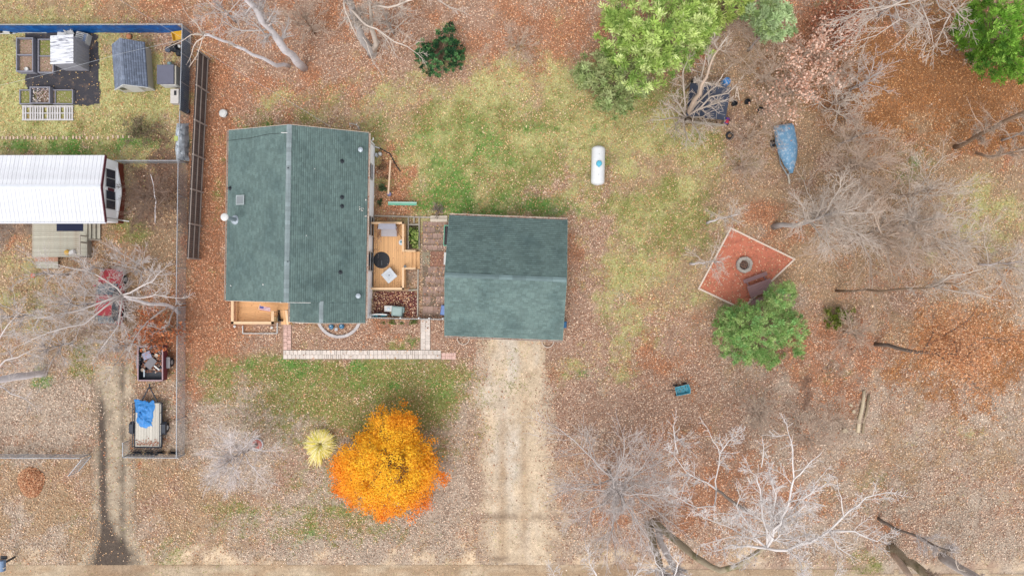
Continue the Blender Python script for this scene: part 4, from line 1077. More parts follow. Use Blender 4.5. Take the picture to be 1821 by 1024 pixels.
p = P(800, 446); mb = MB(); mb.lathe([(.1, 0), (.14, .26), (.15, .3), (.12, .3), (.1, .24), (0, .22)], p, 14, cap=False); setp(mb.build('flower_pot', M_black, origin=p), 'small dark pot between the green bench and the doorstep', 'pot')
# hoops under the garage eave
for k, (x, y) in enumerate(((824, 602), (974, 607))):
    p = P(x, y); mb = MB(); n_ = 24; vv = []; ff = []
    for j in range(n_):
        t = 2 * math.pi * j / n_
        for rr_, z in ((.40, 0), (.40, .15), (.455, .15), (.455, 0)): vv.append((p.x + rr_ * math.cos(t), p.y + rr_ * math.sin(t), z))
    for j in range(n_):
        for i in range(4): ff.append((j * 4 + i, j * 4 + (i + 1) % 4, ((j + 1) % n_) * 4 + (i + 1) % 4, ((j + 1) % n_) * 4 + i))
    mb.add(vv, ff); o = mb.build('planting_ring', M_trim, origin=p)
    setp(o, ['thin cream planting ring half hidden at the left end of the garage front', 'thin cream planting ring half hidden at the right end of the garage front'][k], 'ring', 'planting rings by the garage front')
# wood plank stand, green plank bench, gas bottle things in the leaf bed by the house
p = P(692, 315); ws = thing('saw_bench', 'long narrow pale plank on trestle legs in the leaf bed', 'plank bench', p)
mb = MB(); mb.bar(P(694.5, 285, .75), P(690.5, 345, .75), .12, .05); mb.build('plank', mat('pale_plank', C(236, 204, 172), .7, .08, 6), ws)
for y in (292, 338):
    for s in (-.35, .4):
        mb = MB(); q = P(693, y, .73); mb.bar(q, Vector((q.x + s, q.y + .1, .02)), .05, .05); mb.build('leg', mat('brown_leg', C(176, 120, 84), .7, .1), ws)
p = P(715, 364); gb = thing('plank_bench', 'narrow mint green plank bench on the edge of the leaf bed', 'bench', p)
mb = MB(); mb.bar(P(690, 361.5, .5), P(741, 362.5, .5), .26, .04); mb.build('seat', M_lgreen, gb)
mb = MB(); mb.bar(P(690, 360, .56), P(741, 360.5, .56), .08, .04); mb.build('back_edge', mat('pale_mint', C(190, 226, 210), .5, .05), gb)
for x in (697, 735):
    for dy in (-.09, .09):
        mb = MB(); q = P(x, 362.5); mb.box(q.x - .03, q.x + .03, q.y + dy - .03, q.y + dy + .03, 0, .475); mb.build('leg', M_lgreen, gb)
p = P(677, 275); mb = MB(); mb.lathe([(.1, 0), (.13, .08), (.13, .34), (.08, .42), (.05, .45)], p, 14); gb = mb.build('gas_bottle', M_whitepaint, origin=p, smooth=True)
setp(gb, 'small white gas bottle near the top of the leaf bed', 'gas bottle')
p = P(671.5, 278); mb = MB(); mb.cbox(p + Vector((0, 0, .3)), (.16, .22, .6)); setp(mb.build('meter_box', mat('pale_grey_metal', C(200, 204, 208)), origin=p), 'pale grey meter box against the house wall', 'box')
p = P(693, 346); mb = MB(); mb.lathe([(.13, 0), (.16, .22), (.14, .24), (.11, .2), (0, .18)], p, 14, cap=False); setp(mb.build('bucket', mat('lilac_plastic', C(150, 146, 180), .5, .06), origin=p), 'lilac bucket under the end of the plank bench', 'bucket')
A, B = P(672, 262), P(694, 274); mb = MB(); mb.tube([A + Vector((0, 0, .03)), A.lerp(B, .5) + Vector((.1, -.05, .03)), B + Vector((0, 0, .03)), P(703, 292) + Vector((0, 0, .03)), P(712, 305) + Vector((0, 0, .03))], .04, 6)
setp(mb.build('drain_hose', M_black, origin=A), 'black drain hose leading from the downspout over the leaves', 'hose')
p = P(630, 230, .4); mb = MB(); pts = [p + Vector((.28 * math.cos(t), .12 * math.sin(t) + .12, .05 * math.sin(2 * t))) for t in np.linspace(-.3, 3.5, 12)]
mb.tube([Vector((q.x, q.y + .1, .6 + .3 * math.sin(k))) for k, q in enumerate(pts)], .03, 6); mb.tube([pts[0] + Vector((0, .1, .0)), Vector((pts[0].x, pts[0].y, 0))], .04, 6)
setp(mb.build('hose_reel', M_whitepaint, origin=Vector((p.x, p.y, 0))), 'white coiled hose on its stand behind the house', 'hose')
# dirt mound with dry stalks above the steps handled with the plants

# ------------------------------------------------------------------ open yard
# propane tank
p = P(1061.5, 297.5); tank = thing('propane_tank', 'long white propane tank with blue lid on the back lawn', 'gas tank', p)
TM = frame(p, math.radians(-1.5)); M_tank = mat('tank_white', C(250, 250, 250), .35, .03, 3)
R_, L_ = .49, 2.86
mb = MB(TM); prof = []
ringn = 20; zc = .66
stations = [(-L_ / 2 + R_ * .55 * (1 - math.cos(a_)), R_ * math.sin(a_)) for a_ in (.05, .35, .7, 1.0, 1.3, 1.57)]
stations += [(-y, r_) for y, r_ in reversed(stations)]
vv = []; ff = []
for y, r_ in stations:
    for k in range(ringn):
        t = 2 * math.pi * k / ringn; vv.append((r_ * math.cos(t), y, zc + r_ * math.sin(t)))
ns = len(stations)
for i in range(ns - 1):
    for k in range(ringn): ff.append((i * ringn + k, (i + 1) * ringn + k, (i + 1) * ringn + (k + 1) % ringn, i * ringn + (k + 1) % ringn))
ff += [tuple(range(ringn)), tuple(reversed(range((ns - 1) * ringn, ns * ringn)))]
mb.add(vv, ff); mb.build('vessel', M_tank, tank, smooth=True)
mb = MB(TM); mb.lathe([(.2, zc + R_ - .06), (.205, zc + R_ + .12), (.17, zc + R_ + .18), (.0, zc + R_ + .2)], (0, .05, 0), 20, cap=False); mb.build('lid', mat('sky_blue_plastic', C(96, 196, 226), .4, .05), tank)
mb = MB(TM); mb.cbox((0, -.17, zc + R_ + .05), (.1, .06, .08)); mb.build('latch', mat('sky_blue_plastic', C(96, 196, 226)), tank)
for v in (-.72, .74):
    mb = MB(TM); mb.lathe([(.025, zc + R_ - .01), (.02, zc + R_ + .03), (0, zc + R_ + .035)], (0, v, 0), 8, cap=False); mb.build('lifting_lug', M_pipe, tank)
for v in (-.85, .85):
    mb = MB(TM); mb.box(-.3, .3, v - .08, v + .08, -.02, .26); mb.build('support', mat('concrete_block', C(170, 164, 156), .9, .1), tank)
# white cover by the fence behind the house
p = P(399, 203); mb = MB(frame(p, math.radians(-25))); mb.lathe([(.28, 0), (.3, .25), (.22, .33), (.0, .36)], (0, 0, 0), 18, cap=False); tr = mb.build('well_cover', M_whitepaint, origin=p); tr.scale = (1, 1, 1)
setp(tr, 'white domed cap standing in the rust coloured leaves behind the house', 'well cap')
mb = MB(frame(p, math.radians(-25))); mb.box(.12, .33, -.1, .1, .2, .26); mb.build('vent_slot', M_black, tr)
# fire pit square
cfp = P(1327.5, 476.5); ang = math.radians(-28)
pad = [P(1299, 406), P(1412, 461), P(1319, 549), P(1242, 513)]
pc = sum(pad, Vector()) / 4
mb = MB(); mb.slab([Vector((q.x, q.y, .03)) for q in (pad[0], pad[3], pad[2], pad[1])], .05)
setp(mb.build('fire_pit_pad', mat('orange_red_chip', C(222, 134, 106), .95, .3, 22.0, bump=.9, bscale=40, rgb2=C(190, 114, 92), s2=2.5, t2=(.5, .68))), kind='structure')
be = thing('timber_border', 'pale board border round the red chip square of the fire pit', 'border', pc)
M_pb = mat('pale_border_board', C(246, 222, 202), .7, .08, 5)
for i in range(4):
    a, b = pad[i], pad[(i + 1) % 4]; d_ = (b - a).normalized() * .045
    mb = MB(); mb.bar(a - d_ * (-1 if i % 2 else 1) + Vector((0, 0, .06)), b + d_ * (-1 if i % 2 else 1) + Vector((0, 0, .06)), .115, .13); mb.build('border_board', M_pb, be)
p = P(1322, 471); fp = thing('fire_pit', 'round stacked grey stone fire pit in the red chip square', 'fire pit', p)
r_ = random.Random(3)
mes = bevel_box_mesh('stone', .36, .2, .17, mat('pit_stone', C(190, 180, 170), .9, .12, 8, rand=.12, bump=.4), .03)
for row in range(2):
    for k in range(9):
        t = 2 * math.pi * (k + row * .5) / 9; rad = .44 + .02 * row + r_.uniform(-.03, .03)
        piece('stone', mes, fp, (p.x + rad * math.cos(t), p.y + rad * math.sin(t), .03 + row * .172), t + math.pi / 2 + r_.uniform(-.12, .12), (r_.uniform(.9, 1.1), r_.uniform(.9, 1.25), 1))
mb = MB(); mb.lathe([(.42, .03), (.4, .06), (.0, .08)], p, 16, cap=False); mb.build('ash', mat('ash_grey', C(120, 98, 88), .95, .35, 14), fp)
bits('pit_leaves', [p + Vector((r_.gauss(0, .2), r_.gauss(0, .2), .1)) for k in range(60)], .045, [(150, 110, 92), (110, 84, 72), (190, 150, 130), (80, 64, 58)], fp, 3)
# picnic table + bench
M_pt = mat('brown_table_board', C(158, 122, 122), .7, .1, 4.0, rand=.06, stretch=(1, 8, 1))
p = P(1346, 512); pt = thing('picnic_table', 'brown wooden picnic table half under the green tree', 'picnic table', p)
TP = frame(p, math.radians(20))
for k in range(5):
    mb = MB(TP); mb.box(-.9, .9, -.42 + k * .17, -.262 + k * .17, .70, .74); mb.build('table_board', M_pt, pt)
for v in (-.88, .74):
    for k in range(2):
        mb = MB(TP); mb.box(-.9, .9, v + k * .14 - .07, v + k * .14 + .062, .42, .455); mb.build('seat_board', M_pt, pt)
for u in (-.65, .65):
    mb = MB(TP); mb.bar((u, -.8, .38), (u, .9, .38), .05, .08); mb.build('crossbar', M_pt, pt)
    for v, w_ in ((-.55, -.25), (.65, .25)):
        mb = MB(TP); mb.bar((u + .052, v, 0), (u + .052, w_, .69), .05, .1); mb.build('leg', M_pt, pt)
# dump trough: teal cart
p = P(1210, 691); ct = thing('garden_cart', 'teal plastic dump cart standing in the leaves right of the drive', 'cart', p); MC = frame(p, math.radians(12))
mb = MB(MC)
o0 = [(-.52, -.32), (.5, -.34), (.56, .0), (.5, .34), (-.52, .32)]
n_ = len(o0); sc1 = [(x * .8, y * .76) for x, y in o0]; sc2 = [(x * .93, y * .9) for x, y in o0]
vv = [(x, y, .34) for x, y in sc1] + [(x, y, .72) for x, y in o0] + [(x, y, .72) for x, y in sc2] + [(x * .95, y * .95, .40) for x, y in sc1]
ff = [tuple(reversed(range(n_))), tuple(range(3 * n_, 4 * n_))]
for b_ in range(3): ff += [(b_ * n_ + i, b_ * n_ + (i + 1) % n_, (b_ + 1) * n_ + (i + 1) % n_, (b_ + 1) * n_ + i) for i in range(n_)]
mb.add(vv, ff); mb.build('tub', mat('cart_teal', C(92, 176, 196), .5, .12, 5), ct)
for u in (-.35, .35):
    for v in (-.36, .36):
        mb = MB(MC); mb.tube([(u, v - .04, .16), (u, v + .04, .16)], .16, 14); mb.build('wheel', M_black, ct)
mb = MB(MC); mb.box(-.45, .45, -.06, .06, .2, .335); mb.box(-.05, .05, -.3, .3, .14, .2); mb.build('chassis', M_black, ct)
mb = MB(MC); mb.tube([(-.45, 0, .25), (-.8, .05, .1), (-.95, .06, .06)], .02, 6); mb.build('handle', M_black, ct)
bits('cart_leaves', [MC @ Vector((r_.uniform(-.35, .35), r_.uniform(-.2, .2), .41)) for k in range(26)], .04, [(60, 110, 110), (150, 130, 110), (90, 120, 110)], ct, 5)
# boat with tarp on a trailer
p = P(1391, 270); bt = thing('covered_boat', 'boat under a weathered light blue tarp on its trailer', 'boat', p)
axv = (P(1397, 322) - P(1384, 228)); brz = math.atan2(axv.y, axv.x) ; TB = frame(p, brz)     # +x = bow (down in the picture)
L_ = 3.55; st_ = []
n1 = 14; n2 = 13; vv = []; ff = []
rb = random.Random(9)
for i in range(n1):
    t = i / (n1 - 1); x = -L_ / 2 + t * L_
    hw = .68 * (1 - max(0, (t - .35) / .65) ** 1.9) * (.93 + .07 * min(1, t * 4)) + .03
    zt = 1.0 + .22 * t; zr = zt + .1 + .28 * math.sin(math.pi * min(1, t * 1.05)) * (1 - t * .3)
    for j in range(n2):
        s = -1 + 2 * j / (n2 - 1)
        z = zr + (zt - zr) * abs(s) ** 2.2 - .03 * abs(math.sin(t * 16 + s * 4)) * (1 - abs(s)) + rb.uniform(-.012, .012)
        vv.append((x, s * hw, z))
for i in range(n1 - 1):
    for j in range(n2 - 1): ff.append((i * n2 + j, (i + 1) * n2 + j, (i + 1) * n2 + j + 1, i * n2 + j + 1))
base = len(vv)                                                # skirt hanging over the gunwale
for side in (0, n2 - 1):
    s = -1 if side == 0 else 1
    b0 = len(vv)
    for i in range(n1):
        q = vv[i * n2 + side]; vv.append((q[0], q[1] + s * .03, q[2] - .22 - .05 * math.sin(i * 1.9)))
    for i in range(n1 - 1): ff.append((i * n2 + side, (i + 1) * n2 + side, b0 + i + 1, b0 + i) if s > 0 else (i * n2 + side, b0 + i, b0 + i + 1, (i + 1) * n2 + side))
b0 = len(vv)
for j in range(n2): q = vv[j]; vv.append((q[0] - .04, q[1], q[2] - .35 - .04 * math.sin(j * 2)))
for j in range(n2 - 1): ff.append((j, j + 1, b0 + j + 1, b0 + j))
mb = MB(TB); mb.add(vv, ff)
mb.build('tarp', mat('faded_blue_tarp', C(120, 166, 200), .55, .1, 3.0, rgb2=C(196, 212, 226), s2=4.5, t2=(.5, .66), bump=.3, bscale=8), bt, smooth=True)
mb = MB(TB); vv = []; ff = []
for i in range(n1):
    t = i / (n1 - 1); x = -L_ / 2 + .05 + t * (L_ - .1); hw = (.68 * (1 - max(0, (t - .35) / .65) ** 1.9) + .02) * .95
    zt = .98 + .22 * t
    vv += [(x, -hw, zt - .02), (x, -hw * .8, .6 + .25 * t), (x, 0, .45 + .35 * t * t), (x, hw * .8, .6 + .25 * t), (x, hw, zt - .02)]
for i in range(n1 - 1):
    for j in range(4): ff.append((i * 5 + j, i * 5 + j + 1, (i + 1) * 5 + j + 1, (i + 1) * 5 + j))
ff.append((4, 3, 2, 1, 0)); mb.add(vv, ff); mb.build('hull', mat('hull_grey', C(150, 160, 170), .4, .06), bt)
mb = MB(TB); mb.bar((-1.4, -.45, .42), (.9, -.42, .42), .06, .08); mb.bar((-1.4, .45, .42), (.9, .42, .42), .06, .08); mb.bar((.9, -.42, .42), (1.9, 0, .46), .06, .08); mb.bar((.9, .42, .42), (1.9, 0, .46), .06, .08); mb.bar((-.6, -.8, .3), (-.6, .8, .3), .06, .06)
mb.build('trailer_frame', M_galv, bt)
mb = MB(TB); mb.bar((1.75, 0, .46), (2.45, .02, .45), .09, .09); mb.build('tongue', mat('pale_tongue', C(226, 214, 196), .5, .06), bt)
mb = MB(TB); mb.tube([(2.2, .1, 0), (2.2, .1, .5)], .03, 6); mb.build('jockey_stand', M_galv, bt)
for v in (-.75, .75):
    mb = MB(TB); mb.tube([(-.6, v - .08, .28), (-.6, v + .08, .28)], .28, 16); w = mb.build('wheel', M_black, bt)
    mb = MB(TB); mb.tube([(-.6, v + math.copysign(.081, v), .28), (-.6, v + math.copysign(.09, v), .28)], .15, 12); mb.build('rim', M_galv, w)

# shelter with black tarp roof in the thicket
p = P(1262, 182); sh = thing('shelter', 'low lean-to with black tarp roof and pale board front under the bare tree', 'shelter', p)
tl, tr_, br_, bl_ = P(1228, 148, 1.9), P(1300, 156, 1.9), P(1290, 214, 1.7), P(1220, 206, 1.7)
n_ = 7; vv = []; ff = []
for i in range(n_):
    for j in range(n_):
        a_ = tl.lerp(tr_, i / 6); b_ = bl_.lerp(br_, i / 6); q = a_.lerp(b_, j / 6); q = q + Vector((0, 0, -.1 * math.sin(math.pi * i / 6) * math.sin(math.pi * j / 6) + r_.uniform(-.03, .03))); vv.append(q)
for i in range(n_ - 1):
    for j in range(n_ - 1): ff.append((i * n_ + j, i * n_ + j + 1, (i + 1) * n_ + j + 1, (i + 1) * n_ + j))
k0 = len(vv); vv += [v - Vector((0, 0, .03)) for v in vv]; ff += [tuple(reversed([i + k0 for i in f])) for f in ff[:]]
mb = MB(); mb.add(vv, ff); mb.build('tarp_roof', mat('black_tarp', C(58, 66, 86), .6, .2, 3.0), sh)
for q in (tl, tr_, br_, bl_):
    g_ = P(910.5 + (q.x) * F / (H - q.z) * 1.0, 512 - q.y * F / (H - q.z)); mb = MB(); mb.tube([Vector((q.x, q.y, 0)), q - Vector((0, 0, .04))], .05, 7); mb.build('post', M_greywood, sh)
for k in range(4):
    z0 = .2 + k * .38; mb = MB(); a_ = Vector((bl_.x, bl_.y - .06, 0)); b_ = Vector((br_.x, br_.y - .06, 0)); mb.bar(a_ + Vector((0, -.09 * k, z0 + .17)), b_ + Vector((0, -.09 * k, z0 + .17)), .05, .34); mb.build('board', mat('pale_weathered_board', C(196, 184, 170), .8, .12, 4, rand=.06), sh)
# barrel, toy, tyre, folding frame, buckets near the shelter
p = P(1287, 150); br = thing('barrel', 'bright blue plastic barrel behind the shelter', 'barrel', p)
mb = MB(); mb.lathe([(.24, 0), (.28, .06), (.29, .4), (.28, .74), (.25, .82), (.23, .84), (.0, .85)], p, 20, cap=False); mb.build('drum', mat('barrel_blue', C(64, 150, 226), .45, .06), br, smooth=True)
mb = MB(); mb.lathe([(.05, .85), (.05, .88), (0, .88)], p + Vector((.1, .08, 0)), 8, cap=False); mb.build('bung', M_black, br)
p = P(1291, 216); ty = thing('toy_tractor', 'small red and blue ride-on toy beside the shelter', 'toy', p)
MT = frame(p, 1.2)
mb = MB(MT); mb.box(-.25, .2, -.13, .13, .15, .35); mb.build('body', mat('toy_blue', C(60, 70, 190), .4, .05), ty, bevel=.03)
mb = MB(MT); mb.box(-.25, .0, -.11, .11, .351, .48); mb.build('seat', mat('toy_red', C(214, 60, 80), .4, .05), ty, bevel=.03)
mb = MB(MT); mb.tube([(.12, 0, .35), (.06, 0, .55)], .015, 6); mb.tube([(.06, -.12, .55), (.06, .12, .55)], .015, 6); mb.build('steering', mat('toy_red', C(214, 60, 80)), ty)
for u in (-.18, .15):
    for v in (-.17, .17):
        mb = MB(MT); mb.tube([(u, v - .03, .1), (u, v + .03, .1)], .1, 10); mb.build('wheel', M_black, ty)
def tyre(lab, p, R, tilt=(0, 0), m=M_black, grp=None):
    mb = MB(Matrix.Translation(p) @ Matrix.Rotation(tilt[0], 4, 'X') @ Matrix.Rotation(tilt[1], 4, 'Y')); n_ = 20; vv = []; ff = []; cr = R * .27
    for j in range(n_):
        t = 2 * math.pi * j / n_
        for i in range(7):
            a_ = .6 + (2 * math.pi - 1.2) * i / 6 + math.pi; rr_ = R - cr + cr * -math.cos(a_ + math.pi) * 1.0
            vv.append(((R - cr + cr * math.cos(a_ - math.pi)) * math.cos(t), (R - cr + cr * math.cos(a_ - math.pi)) * math.sin(t), cr + cr * math.sin(a_ - math.pi)))
    for j in range(n_):
        for i in range(6): ff.append((j * 7 + i, ((j + 1) % n_) * 7 + i, ((j + 1) % n_) * 7 + i + 1, j * 7 + i + 1))
    mb.add(vv, ff); return setp(mb.build('tyre', m, origin=p, smooth=True), lab, 'tyre', grp)
tyre('dark old tyre lying in leaves below the shelter', P(1297, 242), .32)
tyre('dark old tyre lying right of the shelter by the brush', P(1352, 197), .26)
p = P(1310, 168); sh2 = thing('step_ladder', 'pale wooden step ladder lying beside the shelter', 'ladder', p)
for a, b in (((1308, 157), (1306, 176)), ((1309, 157), (1313, 180))):
    mb = MB(); mb.bar(P(*a) + Vector((0, 0, .25)), P(*b) + Vector((0, 0, .2)), .06, .05); mb.build('rail', M_pb, sh2)
for t in (.25, .5, .75):
    mb = MB(); mb.bar(P(1308, 157).lerp(P(1306, 176), t) + Vector((.03, 0, .22)), P(1309, 157).lerp(P(1313, 180), t) + Vector((-.03, 0, .22)), .05, .03); mb.build('rung', M_pb, sh2)
for k, (x, y, r1, lab) in enumerate(((1232, 148, .22, 'black pot behind the left corner of the shelter'), (1304, 186, .2, 'black bucket right of the shelter'), (1327, 183, .2, 'dark grey bucket between the shelter and the brush'))):
    p = P(x, y); mb = MB(); mb.lathe([(r1 * .75, 0), (r1, .34), (r1 * 1.05, .36), (r1 * .9, .36), (r1 * .7, .1), (0, .09)], p, 14, cap=False); setp(mb.build('bucket', M_black, origin=p), lab, 'bucket', 'dark buckets round the shelter')
# tree ring with red gravel in the front yard
p = P(457, 790); tr = thing('tree_ring', 'scalloped white stone ring filled with red gravel under the bare front tree', 'tree ring', p)
mes = bevel_box_mesh('stone', .17, .12, .1, M_stone, .02)
for k in range(15):
    t = 2 * math.pi * k / 15; piece('stone', mes, tr, (p.x + .44 * math.cos(t), p.y + .44 * math.sin(t), 0), t + math.pi / 2)
mb = MB(); mb.lathe([(.38, .02), (.36, .05), (.0, .06)], p, 18, cap=False); mb.build('gravel', mat('red_gravel', C(206, 128, 116), .9, .3, 20, bump=.6), tr)
# logs and stumps at right
M_log = mat('barkless_log', C(226, 206, 174), .85, .12, 3.0, stretch=(3, 3, 1), bump=.3); M_bark = mat('old_bark', C(170, 150, 122), .9, .2, 5, bump=.5)
for a, b, r0, lab in (((1535, 694), (1524, 768), .13, 'thick pale log lying on the leaf covered ground at the right'), ((1543, 702), (1533, 770), .085, 'thin pale log lying beside the thick log'), ((1546, 700), (1541, 724), .05, 'short weathered pole right of the two logs')):
    A, B = P(*a), P(*b); mb = MB(); mb.tube([A + Vector((0, 0, r0)), A.lerp(B, .35) + Vector((.05, 0, r0 + .02)), A.lerp(B, .7) + Vector((-.03, 0, r0)), B + Vector((0, 0, r0))], [r0 * .75, r0, r0 * 1.05, r0 * .95], 10)
    setp(mb.build('log', M_log if r0 > .1 else M_bark, origin=A, smooth=True), lab, 'log', 'logs lying at the right')
for x, y, s, lab in ((1501, 765, .3, 'squared pale wood block left of the logs'), (1517, 731, .2, 'small split wood chunk beside the thick log'), (1512, 720, .18, 'short split piece at the upper end of the logs')):
    p = P(x, y); mb = MB(frame(p, r_.uniform(0, 3))); mb.prism([(-s * .6, -s * .4), (s * .5, -s * .5), (s * .65, s * .2), (s * .1, s * .6), (-s * .6, s * .35)], 0, s * .8)
    setp(mb.build('wood_block', M_log, origin=p), lab, 'wood block', 'cut wood beside the logs')
# ------------------------------------------------------------------ neighbour's side
M_chain = mat('chain_link_wire', C(206, 210, 216), .5, .1, metal=.25)
M_bluetarp = mat('blue_tarp_cloth', C(24, 100, 178), .5, .12, 4.0, rgb2=C(40, 120, 200), s2=2.0, t2=(.5, .6), bump=.4, bscale=6)
def chain_fence(label, pts, h, name='chain_link_fence', step=.16, postgap=2.4, group=None, tarp=None):
    W_ = [P(*q) for q in pts]
    f = thing(name, label, 'fence', sum(W_, Vector()) / len(W_), group)
    for a, b in zip(W_[:-1], W_[1:]):
        L = (b - a).length; d = (b - a) / L
        mb = MB(); mb.tube([a + Vector((0, 0, h)), b + Vector((0, 0, h))], .026, 7); mb.build('top_rail', M_chain, f)
        n = max(1, round(L / postgap))
        for k in range(n + 1):
            q = a.lerp(b, k / n); mb = MB(); mb.tube([q, q + Vector((0, 0, h + .04))], .03, 7); mb.build('post', M_chain, f)
        V = []; Fc = []
        nrm = Vector((-d.y, d.x, 0)); nn = int((L + h) / step)
        for s in (1, -1):
            for k in range(nn):
                t0 = k * step - (h if s > 0 else 0); z0 = .03
                # diagonal wire from (t0,0) rising to (t0+s*h, h)
                ta, za, tb, zb = (t0, z0, t0 + h, h) if s > 0 else (t0, z0, t0 - h, h)
                if s > 0 and ta < 0: za += -ta; ta = 0
                if s < 0 and tb < 0: zb -= -tb; tb = 0
                if s > 0 and tb > L: zb -= tb - L; tb = L
                if s < 0 and ta > L: za += ta - L; ta = L
                if zb - za < .05: continue
                p0 = a + d * ta + Vector((0, 0, za)); p1 = a + d * tb + Vector((0, 0, zb)); w = .0075
                dd = (p1 - p0).normalized(); u = dd.cross(nrm).normalized() * w; b0 = len(V)
                off = nrm * (.004 * s)
                V += [p0 + u + off, p1 + u + off, p1 + nrm * w + off, p0 + nrm * w + off, p0 - u + off, p1 - u + off]
                Fc += [(b0, b0 + 1, b0 + 2, b0 + 3), (b0 + 3, b0 + 2, b0 + 5, b0 + 4)]
        setp(np_obj('wire_mesh', [list(v) for v in V], Fc, M_chain, parent=f), kind='stuff')
    if tarp:
        r = random.Random(3)
        for (a, b, z0, z1, inn, m) in tarp:
            a = P(*a); b = P(*b); L = (b - a).length; d = (b - a) / L; n_ = int(L / .35); vv = []; ff = []
            nr = Vector((-d.y, d.x, 0)) * inn
            for i in range(n_ + 1):
                for j in range(4):
                    z = z0 + (z1 - z0) * j / 3
                    vv.append(a + d * (L * i / n_) + nr * (.05 + .04 * math.sin(i * 1.3 + j) * (1 if 0 < j < 3 else .2) + r.uniform(0, .02)) + Vector((0, 0, z)))
            k0 = len(vv); vv += [v - nr * .006 for v in vv]
            for i in range(n_):
                for j in range(3):
                    q = (i * 4 + j, (i + 1) * 4 + j, (i + 1) * 4 + j + 1, i * 4 + j + 1); ff.append(q); ff.append(tuple(reversed([x + k0 for x in q])))
            mb = MB(); mb.add(vv, ff); mb.build('tarp', m, f)
    return f
M_fadetarp = mat('faded_navy_screen', C(60, 104, 146), .6, .2, 3.0, rgb2=C(120, 140, 150), s2=1.6, t2=(.5, .64))
chain_fence('chain link fence hung with bright blue tarp along the back of the neighbour yard', [(-60, 58), (341, 57.5)], 1.5, tarp=[((-55, 58), (332, 57.6), .05, 1.44, -1, M_bluetarp)])
chain_fence('long chain link fence with faded navy screen at its upper end', [(341, 57.5), (337, 205), (334, 290), (330.5, 540)], 1.45, tarp=[((341, 60), (337, 204), .04, 1.38, -1, M_fadetarp)])
chain_fence('bare chain link fence beside the two trailers', [(330.5, 545), (329, 806)], 1.3, step=.11)
chain_fence('short chain link fence between the mobile home and the shrub bed', [(222, 291), (334, 291)], 1.2)
chain_fence('low chain link fence across the left front yard', [(-60, 806), (160, 807)], 1.25, step=.11)
chain_fence('short chain link fence behind the row of old tyres', [(232, 782), (232, 807), (328, 808)], 1.0, step=.12)
gate = thing('chain_link_gate', 'narrow chain link gate swung open at the muddy track', 'gate', P(152, 824))
A, B = P(163, 810), P(140, 838)
mb = MB(); 
for z in (.08, 1.2): mb.tube([A + Vector((0, 0, z)), B + Vector((0, 0, z))], .024, 7)
for q in (A, B): mb.tube([q + Vector((0, 0, .08)), q + Vector((0, 0, 1.2))], .024, 7)
mb.build('gate_frame', M_chain, gate)
V = []; Fc = []; d = (B - A); L = d.length; d = d / L
for k in range(34):
    for s in (1, -1):
        t0 = k * .11 - 1.12; ta, za, tb, zb = t0, .08, t0 + 1.12, 1.2
        if ta < 0: za -= ta; ta = 0
        if tb > L: zb -= tb - L; tb = L
        if zb - za < .04: continue
        if s < 0: ta, tb = L - ta, L - tb
        p0 = A + d * ta + Vector((0, 0, za)); p1 = A + d * tb + Vector((0, 0, zb)); b0 = len(V); u = Vector((.005, 0, .005)); w = Vector((0, .006, 0))
        V += [p0 + u, p1 + u, p1 + w, p0 + w]; Fc.append((b0, b0 + 1, b0 + 2, b0 + 3))
setp(np_obj('wire_mesh', [list(v) for v in V], Fc, M_chain, parent=gate), kind='stuff')

# dark board fence with pale rails
M_dk = mat('dark_stained_board', C(110, 98, 94), .85, .2, 4.0, rand=.14, stretch=(4, 4, 1)); M_gr = mat('grey_fence_rail', C(192, 178, 168), .8, .12, 5, rand=.06)
A, B = P(373, 106), P(355.5, 461)
wf = thing('wooden_fence', 'tall dark board fence with pale rails left of the house', 'fence', (A + B) / 2)
L = (B - A).length; d = (B - A) / L; ez = math.atan2(d.y, d.x)
mep = MB(); mep.box(-.069, .069, -.01, .01, .05, 1.92); mep.add([(-.069, -.01, 1.92), (.069, -.01, 1.92), (.069, .01, 1.92), (-.069, .01, 1.92), (0, -.01, 1.97), (0, .01, 1.97)], [(0, 1, 4), (2, 3, 5), (1, 2, 5, 4), (3, 0, 4, 5)])
mep = mesh_of(mep, 'picket', M_dk); n_ = int(L / .148); r = random.Random(6)
nin = Vector((-d.y, d.x, 0)); 
if nin.x < 0: nin = -nin
for k in range(n_):
    q = A + d * ((k + .5) * L / n_) - nin * .05; piece('picket', mep, wf, (q.x, q.y, r.uniform(-.03, .02)), ez + r.uniform(-.01, .01))
nb_ = 6
for k in range(nb_ + 1):
    q = A + d * (k * L / nb_) + nin * .03; mb = MB(frame(q, ez)); mb.box(-.045, .045, -.045, .045, 0, 1.95); mb.build('post', M_gr, wf)
for z in (.28, 1.05, 1.8):
    for k in range(nb_):
        a_ = A + d * (k * L / nb_ + .05); b_ = A + d * ((k + 1) * L / nb_ - .05); mb = MB(); mb.bar(a_ + Vector((0, 0, z)), b_ + Vector((0, 0, z)), .045, .09); mb.build('rail', M_gr, wf)

